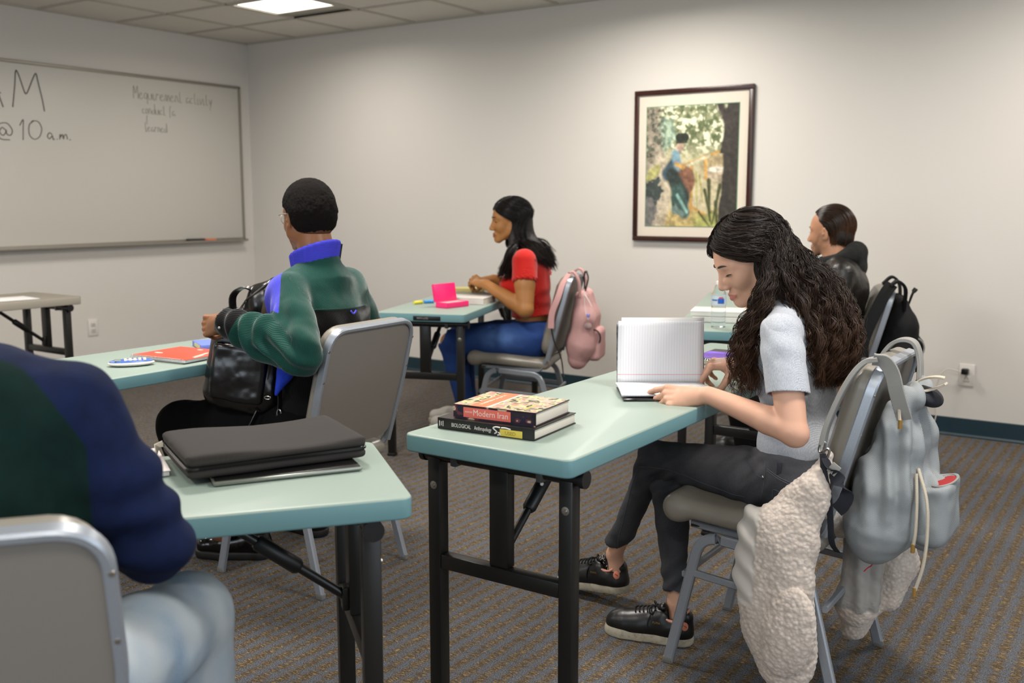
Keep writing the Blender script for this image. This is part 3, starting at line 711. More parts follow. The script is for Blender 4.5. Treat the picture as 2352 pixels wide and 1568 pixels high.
# ================================================================== PEOPLE: shared anatomy
def skin_mat(name, c, lip, rough=.5):
    k = N(name, rough, 0, .35); co = k.coord()
    b = k.mix(k.noise(co, 25, 3), c, tuple(x*.86 for x in lin(c)[:3])+(1,))
    b = k.mix(k.math('MULTIPLY', k.attr('stub'), .62), b, '3a2a20'); k.base(k.mix(k.step(k.attr('lip'), .0016), b, lip)); k.i['Subsurface Weight'].default_value = .12; k.i['Subsurface Radius'].default_value = (.012, .004, .002); k.i['Subsurface Scale'].default_value = .5
    k.bump(k.noise(co, 900, 2), .08, .0004); return k.m
def head(q, f=1.0, jaw=1.0, lids=0.0):
    """head in its own frame: +x face, +z up, origin midway between the ears at eye height"""
    q.ell((-.016, 0, .032), (.094, .073, .080), .01)
    q.ell((.022, 0, .030), (.064, .062, .070), .03)
    q.ell((.030, 0, -.022), (.052, .056, .072), .03)
    for s in (-1, 1):
        q.cone((.0, s*.050*jaw, -.050), (.062, s*.014, -.098), .022, .015, .025)
        q.cone((-.008, s*.054*jaw, -.02), (.0, s*.050*jaw, -.055), .020, .018, .02)
        q.ell((.055, s*.036, -.030), (.024, .020, .024), .022)
        q.cone((.079, s*.012, .021), (.064, s*.046, .020), .009, .008, .016)
    q.ell((.070, 0, -.096), (.016, .018, .014), .018)
    q.ell((.070, 0, -.068), (.018, .024, .020), .016)
    for s in (-1, 1): q.ell((.094, s*.031, -.001), (.018, .017, .0125), .012, 1)
    for s in (-1, 1):
        q.ell((.0675, s*.031, -.0005), (.0150, .0165, .0130), .005)          # lids over the eyeball
        if lids < .95: q.ell((.084, s*.031, .0-.0035+lids*-.003), (.010, .0125, .0030*(1-lids)+.0008), .002, 1)
    for s in (-1, 1): q.ell((.082, s*.013, -.026), (.014, .009, .016), .008)
    q.cone((.083, 0, .012), (.104, 0, -.034), .0072, .0088, .010)
    q.ell((.101, 0, -.038), (.0105, .0095, .0085), .006)
    for s in (-1, 1):
        q.ell((.092, s*.0115, -.041), (.0105, .0068, .0072), .005)
        q.ell((.096, s*.0065, -.0495), (.0050, .0032, .0028), .0015, 1)
    q.cone((.0825, -.020, -.0685), (.0880, 0, -.0650), .0036, .0060, .004); q.cone((.0825, .020, -.0685), (.0880, 0, -.0650), .0036, .0060, .004)
    q.cone((.0815, -.017, -.0745), (.0865, 0, -.0775), .0044, .0074, .004); q.cone((.0815, .017, -.0745), (.0865, 0, -.0775), .0044, .0074, .004)
    q.cone((.0880, -.024, -.0710), (.0955, 0, -.0712), .0011, .0014, .0015, 1); q.cone((.0880, .024, -.0710), (.0955, 0, -.0712), .0011, .0014, .0015, 1)
    for s in (-1, 1):
        rt = Matrix.Rotation(R(12), 3, 'Y') @ Matrix.Rotation(R(-22*s), 3, 'Z')
        q.ell((-.014, s*.077, -.008), (.0165, .0062, .030), .006, 0, rt)
        q.ell((-.012, s*.0835, -.004), (.0090, .0050, .019), .004, 1, rt)
        q.ell((-.010, s*.0790, -.032), (.0075, .0050, .0085), .004)
        q.ell((-.004, s*.080, -.010), (.0045, .0040, .006), .003)
    return q
def lipf(M):
    Mi = np.array(M.inverted())
    def fn(v):
        p = v @ Mi[:3, :3].T+Mi[:3, 3]; d = np.full(len(v), -.01)
        for (a, b, ra, rb) in (((.084, -.023, -.0695), (.090, 0, -.0655), .0022, .0050), ((.084, .023, -.0695), (.090, 0, -.0655), .0022, .0050), ((.083, -.020, -.0738), (.0885, 0, -.0775), .0028, .0066), ((.083, .020, -.0738), (.0885, 0, -.0775), .0028, .0066)):
            a = np.array(a); b = np.array(b); ba = b-a; h = np.clip(((p-a) @ ba)/(ba @ ba), 0, 1); e = p-a-h[:, None]*ba; e[:, 0] *= .4
            d = np.maximum(d, (ra+(rb-ra)*h)-np.linalg.norm(e, axis=1))
        return np.where(p[:, 0] > .06, d, -.01)
    return fn
from mathutils.bvhtree import BVHTree
M_eyew = simple('eye_white', 'd8d2ca', .2); M_iris = simple('iris_brown', '23140c', .15)
def eyes(M, root, brow, lash=True, pitch=0, lids=0., vh=None):
    bv = BVHTree.FromPolygons([tuple(x) for x in vh[0]], [tuple(int(i) for i in f) for f in vh[1]]); D = -(M.to_3x3() @ Vector((1, 0, 0))).normalized()
    def sn(p, o):
        w_ = M @ Vector(p); h = bv.ray_cast(w_-D*.05, D); return h[0]-D*o if h[0] is not None else w_
    for s in (-1, 1):
        if lids < .95:
            e = MB().sphere(M @ Vector((.0665, s*.031, .0005)), .0128, 20).obj('eyeball', M_eyew, root)
            MB().sphere(M @ Vector((.0665+.0085, s*.031, .0005-.0015-.004*lids)), .0062, 16).obj('iris', M_iris, e)
        v = [sn((.09, s*(.012+.0066*i), .0225+.0022*i-.00042*i*i), .0008) for i in range(6)]
        MB().tube(v, [.0020, .0030, .0032, .0026, .0018, .0006], 6).obj('eyebrow', brow, root)
        if lash:
            m = MB(); z = -.0020-.005*lids
            ar = [sn((.09, s*(.0180+.0056*i), z+.0008-.0005*(i-2.5)**2*.5+.0008*i*lids), .0004) for i in range(6)]
            m.tube(ar, [.0007, .0013, .0015, .0016, .0015, .0009], 5)
            for i in range(12):
                a = sn((.09, s*(.0200+.0025*i), z+.0006), .0008); b = a+(M.to_3x3() @ Vector((.0060, s*.0008*(i-3), -.0028 if lids > .4 else .002)))
                m.tube([a, b], [.0005, .0001], 3)
            m.obj('eyelashes', brow, root)
def eyemat(): pass
def hand(q, w, d, up, curls, thumb, sc=1.0, side=1, spread=(6, 1, -4, -10), k=.005, wr=.021):
    """w wrist point, d towards the knuckles, up back of the hand; side=+1 thumb lies towards up x d ... curls per finger (3 angles)"""
    x = Vector(d).normalized(); z = Vector(up); z = (z-x*z.dot(x)).normalized(); y = z.cross(x)*side
    M = frame(w, x*sc, y*sc, z*sc) if side == 1 else Matrix.Translation(Vector(w)) @ Matrix((x*sc, y*sc, z*sc)).transposed().to_4x4()
    def T(p): return M @ Vector(p)
    def c(a, b, ra, rb, kk=k): q.p.append(('c', 0, kk*sc, np.array(a), np.array(b), ra*sc, rb*sc))
    ys = (.0265, .0085, -.0095, -.0265); xs = (.086, .089, .085, .077)
    L = ((.040, .025, .020), (.044, .028, .021), (.041, .026, .021), (.032, .019, .018)); rr = ((.0098, .0085, .0078, .0066), (.0100, .0087, .0078, .0066), (.0094, .0082, .0074, .0064), (.0084, .0073, .0066, .0058))
    nails = []
    for i in range(4):
        K = Vector((xs[i], ys[i], .002)); c(T((.006, ys[i]*.42, 0)), T(K), wr*.72, rr[i][0]*1.0, .007); c(T(K+Vector((-.002, 0, .0022))), T(K+Vector((.002, 0, .0022))), rr[i][0]*1.02, rr[i][0]*1.02, .003)
        a = K; ang = 0; sp = R(spread[i]); nx = None
        for j in range(3):
            ang += R(curls[i][j]); dv = Vector((math.cos(ang)*math.cos(sp), math.cos(ang)*math.sin(sp), -math.sin(ang))); b = a+dv*L[i][j]
            c(T(a), T(b), rr[i][j], rr[i][j+1], .0035); a0 = a; a = b
        nn = Vector((math.sin(ang)*math.cos(sp), math.sin(ang)*math.sin(sp), math.cos(ang)))
        nails.append((T(a-dv*.004+nn*rr[i][3]*.72), (M.to_3x3() @ dv).normalized(), (M.to_3x3() @ nn).normalized(), rr[i][3]*sc))
    c(T((-.016, 0, .001)), T((.045, .004, -.001)), .0225, .0165, .012); c(T((.0, .0, .0)), T((.055, -.012, -.002)), .020, .0150, .012)
    c(T((.040, .012, -.006)), T((.040, -.016, -.006)), .015, .014, .012)
    base = Vector((.022, .018, -.006)); a = base; p, yv = R(thumb[0]), R(thumb[1])
    dv = Vector((math.cos(p)*math.cos(yv), math.sin(p)*math.cos(yv), -math.sin(yv)))
    pts = [a, a+dv*.040]; dv2 = Vector((math.cos(p-R(thumb[2]))*math.cos(yv), math.sin(p-R(thumb[2]))*math.cos(yv), -math.sin(yv+R(thumb[3])))).normalized()
    pts += [pts[-1]+dv2*.031]; pts += [pts[-1]+dv2*.024]; tr = (.0155, .0115, .0100, .0082)
    for j in range(3): c(T(pts[j]), T(pts[j+1]), tr[j], tr[j+1], .008 if j == 0 else .004)
    nails.append((T(pts[3]-dv2*.004)+(M.to_3x3() @ Vector((0, .2, .97)))*.0062, (M.to_3x3() @ dv2).normalized(), (M.to_3x3() @ Vector((0, .2, .97))).normalized(), .0078*sc))
    return nails
def nail_parts(nails, root, mat):
    for (p, d, n, r) in nails:
        m = Matrix((d*r*.85, n.cross(d).normalized()*r*.72, n*r*.34)).transposed()
        MB().sphere(p, (1, 1, 1), 10, M=m).obj('fingernail', mat, root)

def strand_mesh(name, paths, radii, mat, parent, n=3, taper=.35):
    """many thin hair strands in one hair mesh; paths: (S,K,3), radii per strand"""
    P = np.asarray(paths, float); Sn, K, _ = P.shape
    T = np.gradient(P, axis=1); T /= np.maximum(np.linalg.norm(T, axis=2, keepdims=True), 1e-9)
    ref = np.array([.31, .83, .46]); a = np.cross(T, ref); a /= np.maximum(np.linalg.norm(a, axis=2, keepdims=True), 1e-9); b = np.cross(T, a)
    tt = np.linspace(0, 1, K); rad = radii[:, None]*(np.interp(tt, [0, .1, .75, 1], [.8, 1, 1, taper]))[None]
    ang = 2*np.pi*np.arange(n)/n
    V = P[:, :, None, :]+rad[..., None, None]*(np.cos(ang)[None, None, :, None]*a[:, :, None, :]+np.sin(ang)[None, None, :, None]*b[:, :, None, :])
    idx = np.arange(Sn*K*n).reshape(Sn, K, n); F = []
    for k_ in range(n):
        l = (k_+1) % n; F.append(np.stack([idx[:, :-1, k_], idx[:, :-1, l], idx[:, 1:, l], idx[:, 1:, k_]], -1).reshape(-1, 4))
    rv = np.repeat(np.random.default_rng(3).random(Sn), K*n); tv = np.tile(np.repeat(tt, n), Sn)
    me = npmesh(name, V.reshape(-1, 3), np.concatenate(F), [mat], {'rnd': rv, 'along': tv}); return link(name, me, parent, True)
def resample(P, K):
    P = np.asarray([tuple(p) for p in P], float); d = np.r_[0, np.cumsum(np.linalg.norm(np.diff(P, axis=0), axis=1))]; t = np.linspace(0, d[-1], K)
    return np.stack([np.interp(t, d, P[:, i]) for i in range(3)], 1)
def hair_mat(name, dark, light, tip, rough=.38):
    k = N(name, rough, 0, .28); r_ = k.attr('rnd'); a = k.attr('along')
    c = k.mix(k.ramp(r_, [(.2, (0, 0, 0, 1)), (.95, (1, 1, 1, 1))]), dark, light)
    k.base(k.mix(k.ramp(a, [(.45, (0, 0, 0, 1)), (1, (1, 1, 1, 1))]), c, tip)); return k.m
def hair_base_mat(name, c, rough=.5):
    k = N(name, rough, 0, .35); co = k.coord('Object', (1, 1, .12)); h = k.noise(co, 170, 3); k.base(k.mix(h, c, tuple(x*2.4 for x in lin(c)[:3])+(1,))); k.bump(h, .8, .006); return k.m
def hair_flow(Mh, part, rads, cen, n_clump, per, phis, follow, K, curl, wl, seed, rs=(.0007, .0013), spread=.006, lift=.012):
    """hair growing from a parting over the skull (ellipsoid rads about cen, head frame) then following follow(phi, t, rng)"""
    g = np.random.default_rng(seed); out = []; rad = []
    Mn = np.array(Mh)
    for c in range(n_clump):
        side = g.choice([-1, 1]); ph = R(g.uniform(*phis))
        pt = np.array(part(float(np.clip((math.degrees(ph)-phis[0])/(phis[1]-phis[0])+g.normal()*.13, 0, 1)), side)); lf = 1+g.uniform(0, lift)/.09
        end_th = R(g.uniform(80, 100)+max(0, 116-math.degrees(ph))*.85); S_ = []
        d0 = (pt-np.array(cen))/np.array(rads); th0 = math.acos(np.clip(d0[2]/np.linalg.norm(d0), -1, 1)); ph0 = math.atan2(abs(d0[1])+.001, d0[0])
        for k_ in range(9):
            t = k_/8; th = th0+(end_th-th0)*t; pp = ph0+(ph-ph0)*min(1, t*1.35)
            u_ = np.array([math.sin(th)*math.cos(pp), side*math.sin(th)*math.sin(pp), math.cos(th)]); S_.append(np.array(cen)+u_*np.array(rads)*lf)
        S_ = np.array(S_) @ Mn[:3, :3].T+Mn[:3, 3]
        F_ = follow(ph, side, g); P = resample(spline(list(S_)+list(F_), 6), K)
        tt = np.linspace(0, 1, K); L = np.linalg.norm(np.diff(P, axis=0), axis=1).sum()
        w_ = g.uniform(*wl); ph1, ph2 = g.uniform(0, 6.28, 2); amp = curl*np.interp(tt, [0, .18, .5, 1], [.05, .25, .8, 1.2])*g.uniform(.7, 1.25); cyc = L/w_
        ax1 = g.normal(size=3); ax1 /= np.linalg.norm(ax1); ax2 = np.cross(ax1, [0, 0, 1.]); ax2 /= np.linalg.norm(ax2)
        wv = tt*cyc+.35*np.sin(tt*3+ph1)
        Q = P+amp[:, None]*(np.cos(2*np.pi*wv+ph1)[:, None]*ax1+np.sin(2*np.pi*wv+ph1)[:, None]*ax2)
        for m_ in range(per):
            o = g.normal(size=3)*spread*np.interp(tt, [0, .3, .85, 1], [.35, .8, 1, 1.1])[:, None]
            jit = np.cumsum(g.normal(size=(K, 3)), 0)*.00022*curl/.008
            out.append((Q+o+jit)); rad.append(g.uniform(*rs))
    return np.array(out), np.array(rad)
# ================================================================== the curly-haired student at the centre table
M_skin = skin_mat('skin_light_olive', 'cfa087', 'b26f63'); M_nail = simple('fingernail', 'd8b0a0', .3)
t = W1 = thing('person', (-.85, 2.63, 0), 'person with long dark curly hair in a grey tee, reading an open notebook', 'person')
fy_, fp = R(42), R(26)                 # turned a little to the camera, looking down
hx = Vector((-math.cos(fy_)*math.cos(fp), -math.sin(fy_)*math.cos(fp), -math.sin(fp)))
hl = Vector((0, 0, 1)).cross(hx).normalized(); hz = hx.cross(hl)
HC = Vector((-.975, 2.600, 1.122)); HM = frame(HC, hx, hl, hz) @ Matrix.Scale(.95, 4)
W_pel = Vector((-.815, 2.63, .53)); W_neck = Vector((-.868, 2.625, .985))
shL, shR = Vector((-.838, 2.475, .945)), Vector((-.850, 2.790, .945)); elL, elR = Vector((-.770, 2.402, .712)), Vector((-.80, 2.875, .735)); wrL, wrR = Vector((-1.012, 2.440, .772)), Vector((-1.030, 2.745, .812))
hipL, hipR = Vector((-.80, 2.555, .535)), Vector((-.80, 2.705, .53)); knL, knR = Vector((-1.262, 2.640, .520)), Vector((-1.205, 2.635, .435)); anL, anR = Vector((-1.432, 2.718, .165)), Vector((-1.158, 2.592, .110))
def torso1(q, g=0):
    q.ell((-.81, 2.63, .545), (.108+g, .160+g, .085+g), .04); q.ell((-.825, 2.63, .64), (.092+g, .118+g, .10+g), .05)
    q.ell((-.835, 2.63, .78), (.092+g, .130+g, .12+g), .05); q.ell((-.855, 2.63, .89), (.082+g, .145+g, .085+g), .05)
    for s in (-1, 1): q.ell((-.915, 2.63+s*.062, .83), (.042+g, .052+g, .050+g), .03)
    q.cone((-.862, 2.59, .995), shL+Vector((0, .005, .002)), .036+g, .034+g, .03); q.cone((-.866, 2.665, .995), shR+Vector((0, -.005, .002)), .036+g, .034+g, .03)
    q.cone(shL+Vector((0, .02, -.0)), shR-Vector((0, .02, 0)), .038+g, .038+g, .035); q.cone((-.86, 2.57, .965), (-.86, 2.69, .965), .035+g, .035+g, .04)
    return q
# body: torso + legs coarse, head and arms fine, one mesh
qb = torso1(S(), -.008)
qb.chain([hipL, hipL.lerp(knL, .5), knL, knL.lerp(anL, .35), anL, anL+Vector((.012, 0, -.05))], [.075, .064, .041, .033, .025, .028], .012)
qb.chain([hipR, hipR.lerp(knR, .5), knR, knR.lerp(anR, .35), anR, anR+Vector((.008, 0, -.05))], [.075, .064, .041, .033, .025, .028], .012)
vb = qb.mesh(.007)
qh = head(S(HM), jaw=.94, lids=1)
Hn = HM @ Vector((-.022, 0, -.055)); qh.p.append(('c', 0, .03, np.array(Hn), np.array(W_neck-Vector((0, 0, .03))), .047, .058))
vh = qh.mesh(.0022)
qa = S()
for sh_, el_, wr_ in ((shL, elL, wrL), (shR, elR, wrR)):
    m1 = sh_.lerp(el_, .45); m2 = el_.lerp(wr_, .28); m2.z += .002
    qa.chain([sh_, m1, el_], [.036, .0415, .0350], .008); qa.chain([el_, m2, wr_], [.0345, .0355, .0235], .008)
    qa.ell(el_+Vector((.008, 0, -.008)), (.030, .026, .030), .012)
nl = hand(qa, wrL+Vector((-.030, .001, -.006)), (-.955, -.20, -.10), (-.02, -.80, .60), ((22, 16, 10), (38, 50, 22), (44, 72, 34), (42, 76, 34)), (30, 40, 10, 8), .98, -1)
nl += hand(qa, wrR+Vector((-.010, -.006, -.002)), (-.90, -.38, -.02), (-.02, -.22, .97), ((56, 14, 10), (58, 24, 14), (62, 46, 30), (62, 50, 30)), (40, 52, 20, 6), .98, 1)
va = qa.mesh(.0028)
bd = sobj('body', cat(vb, vh, va), 0, M_skin, t, attrs={'lip': lipf(HM)})
nail_parts(nl, t, M_nail)
M_brow = simple('dark_hair_brow', '1a110c', .7); eyes(HM, t, M_brow, True, 0, 1, vh)

# grey knit tee
k = N('grey_knit', .9, 0, .2); co = k.coord(); hn = k.noise(k.coord('Object', (1, 1, .35)), 420, 3, .8)
k.base(k.mix(k.ramp(hn, [(.3, (0, 0, 0, 1)), (.7, (1, 1, 1, 1))]), '9498a0', 'bcbfc5'))
rib = k.wave(k.coord('Object', (1, 1, 1), (0, 0, R(35))), 140, 'X'); k.bump(k.math('ADD', rib, k.math('MULTIPLY', hn, .6)), .25, .0012); k.i['Sheen Weight'].default_value = .2; M_tee = k.m
q = torso1(S(), .006)
for sh_, el_ in ((shL, elL), (shR, elR)): q.chain([sh_, sh_.lerp(el_, .25)], [.048, .046], .012)
q.ell((-.823, 2.63, .64), (.104, .136, .07), .04)
slv = []
for sh_, el_ in ((shL, elL), (shR, elR)):
    d = (el_-sh_).normalized(); sd_ = Vector((0, -1 if el_ is elL else 1, 0)); z_ = S(); z_.chain([sh_+Vector((0, 0, .001))-sd_*.006, sh_+d*.05+sd_*.001, sh_+d*.19], [.0530, .0532, .0540], .010); z_.half(sh_+d*.158, (d+Vector((-.12, 0, 0))).normalized()); z_.cone(sh_+d*.10, sh_+d*.20, .0495, .0500, .001, 1); slv.append(z_.mesh(.0026, lambda v: .002*fbm(v*[18, 18, 9], 5, 2)+.0016*np.sin(v[:, 2]*95+v[:, 0]*60)*np.clip((v[:, 2]-.86)*14, 0, 1)))
q.ell((-.822, 2.63, .575), (.098, .130, .045), .003, 1)
q.half((-.83, 2.63, .606), (0.10, 0, -1)); q.cone((-.872, 2.625, 1.0), (-.868, 2.625, 1.10), .062, .09, .004, 1)
def tee_d(v):
    d = .0035*fbm(v*[14, 14, 9], 2, 2); f_ = v-np.array([-.80, 2.47, .80]); r_ = np.linalg.norm(f_, axis=1)
    return d+.002*np.sin(f_[:, 2]*60+f_[:, 0]*70+2*vn(v*12, 3))*np.exp(-(r_/.06)**2)
sobj('t_shirt', cat(q.mesh(.004, tee_d), *slv), 0, M_tee, t)
m = MB(); pts = [(-.872+.058*math.cos(a), 2.625+.062*math.sin(a), .995-.012*math.cos(a)*-1) for a in np.linspace(0, 2*math.pi, 32, endpoint=False)]; m.tube(pts, .005, 8, closed=True); m.obj('collar', M_tee, t)

# washed black jeans
k = N('washed_black_denim', .85, 0, .25); co = k.coord(); tw = k.noise(k.coord('Object', (1, 1, .3)), 500, 3, .8); pa = k.attr('fade')
b0 = k.mix(tw, '222429', '43454a'); b1 = k.mix(tw, '565354', '7a7677'); k.base(k.mix(k.math('MULTIPLY', pa, .8), b0, b1)); k.bump(tw, .3, .001); M_jean = k.m
q = S()
q.ell((-.812, 2.63, .555), (.118, .168, .080), .04); q.ell((-.825, 2.63, .61), (.104, .148, .05), .04); q.ell((-.775, 2.57, .505), (.088, .085, .075), .05); q.ell((-.775, 2.69, .505), (.088, .085, .075), .05)
q.chain([hipL, hipL.lerp(knL, .35), hipL.lerp(knL, .7), knL, knL.lerp(anL, .30), knL.lerp(anL, .75), anL+Vector((-.004, .0, .028))], [.084, .078, .063, .052, .040, .0345, .0335], .010)
q.chain([hipR, hipR.lerp(knR, .35), hipR.lerp(knR, .7), knR, knR.lerp(anR, .30), knR.lerp(anR, .75), anR+Vector((.0, .0, .025))], [.082, .075, .062, .053, .047, .038, .036], .010)
q.half((-.82, 2.63, .632), (.06, 0, 1))
dL = (anL-knL).normalized(); dR = (anR-knR).normalized()
for an_, d_, rr_ in ((anL, dL, .0295), (anR, dR, .0325)):
    q.cone(an_-d_*.030, an_+d_*.10, rr_, rr_, .001, 1); q.cone(an_+d_*.028, an_+d_*.13, .075, .09, .001, 1)
def jean_d(v):
    d = .0045*fbm(v*[16, 16, 16], 4, 3)
    for c, a_, fr in ((np.array([-.905, 2.54, .53]), .0075, 150), (np.array([-1.20, 2.60, .47]), .0065, 170), (np.array(knL)-.02, .0035, 160), (np.array(anR)+[0, 0, .06], .0055, 150), (np.array(anL)+[.02, 0, .08], .0012, 150)):
        e = v-c; r_ = np.linalg.norm(e, axis=1); d = d+a_*np.sin(e[:, 2]*fr*.75-e[:, 0]*fr*.6+2.5*vn(v*11, 8))*np.exp(-(r_/.065)**2)
    return d
def fade(v):
    f_ = np.exp(-(((v[:, 0]+1.06)/.11)**2+((v[:, 1]-2.56)/.07)**2+((v[:, 2]-.59)/.05)**2))+.6*np.exp(-(((v[:, 0]+.93)/.06)**2+((v[:, 1]-2.52)/.08)**2+((v[:, 2]-.56)/.05)**2))
    return np.clip(f_*(1+.4*fbm(v*[40, 40, 20], 6, 3))+.12+.12*fbm(v*20, 7, 2), 0, 1)
J = sobj('jeans', q, .0036, M_jean, t, jean_d, {'fade': fade})
M_thread = simple('jean_stitch', '55585c', .8)
from mathutils.bvhtree import BVHTree
def bvh_of(o):
    me = o.data; P = Vector((0, 0, 0)); q_ = o.parent
    while q_ is not None: P += q_.location; q_ = q_.parent
    return BVHTree.FromPolygons([v.co+P+o.location for v in me.vertices], [tuple(p.vertices) for p in me.polygons])
def snap(bv, pts, off=.0012, dirv=None):
    out = []
    for p in pts:
        if dirv is not None:
            h = bv.ray_cast(Vector(p)-Vector(dirv)*.3, Vector(dirv))
            if h[0] is not None: out.append(h[0]+h[1]*off); continue
        h = bv.find_nearest(Vector(p)); out.append(h[0]+h[1]*off)
    return out
bvJ = bvh_of(J); CY = (0, 1, 0)
def stitch(pts, r=.0009, mat=M_thread, bv=bvJ, par=None, nm='stitching', dirv=CY, off=.0008, n=10):
    return MB().tube(snap(bv, spline(pts, n), off, dirv), r, 5).obj(nm, mat, par or J)
stitch([(-.93, 2.4, .598), (-.915, 2.4, .575), (-.885, 2.4, .560), (-.868, 2.4, .556)]); stitch([(-.87, 2.4, .605), (-.868, 2.4, .556), (-.872, 2.4, .52), (-.885, 2.4, .485)], .0007)
stitch([(-.862, 2.4, .585), (-.80, 2.4, .565), (-.735, 2.4, .55)]); stitch([(-.862, 2.4, .580), (-.80, 2.4, .560), (-.735, 2.4, .545)])
stitch([(-.845, 2.4, .49), (-.838, 2.4, .535), (-.80, 2.4, .522), (-.775, 2.4, .515)]); stitch([(-.93, 2.4, .490), (-1.05, 2.4, .500), (-1.18, 2.4, .515), (-1.29, 2.4, .50)], .0006)
stitch([(-1.30, 2.4, .49), (-1.33, 2.4, .42), (-1.37, 2.4, .30), (-1.40, 2.4, .21)], .0006)
MB().box(tuple(snap(bvJ, [(-.825, 2.4, .592)], .002, CY)[0]), (.013, .004, .034), .001).obj('belt_loop', M_jean, J)
MB().sphere(tuple(snap(bvJ, [(-.872, 2.4, .560)], .001, CY)[0]), .0045, 10).obj('rivet', M_bolt, J)
M_fray = simple('frayed_thread', 'cfcac2', .9); g_ = np.random.default_rng(5); m = MB()
for an_, d_, rr_, n_ in ((anL, dL, .034, 26), (anR, dR, .035, 22)):
    for i in range(n_):
        a = g_.uniform(0, 6.28); u_ = d_.orthogonal().normalized(); v_ = d_.cross(u_); p = an_+d_*.026+(u_*math.cos(a)+v_*math.sin(a))*rr_
        L_ = g_.choice([.006, .01, .018, .03], p=[.4, .3, .2, .1]); e = [p]
        for j in range(4): e.append(e[-1]+Vector((g_.normal()*.0025, g_.normal()*.0025, -L_/4)))
        m.tube(e, .0006, 4)
m.obj('frayed_hem', M_fray, J)

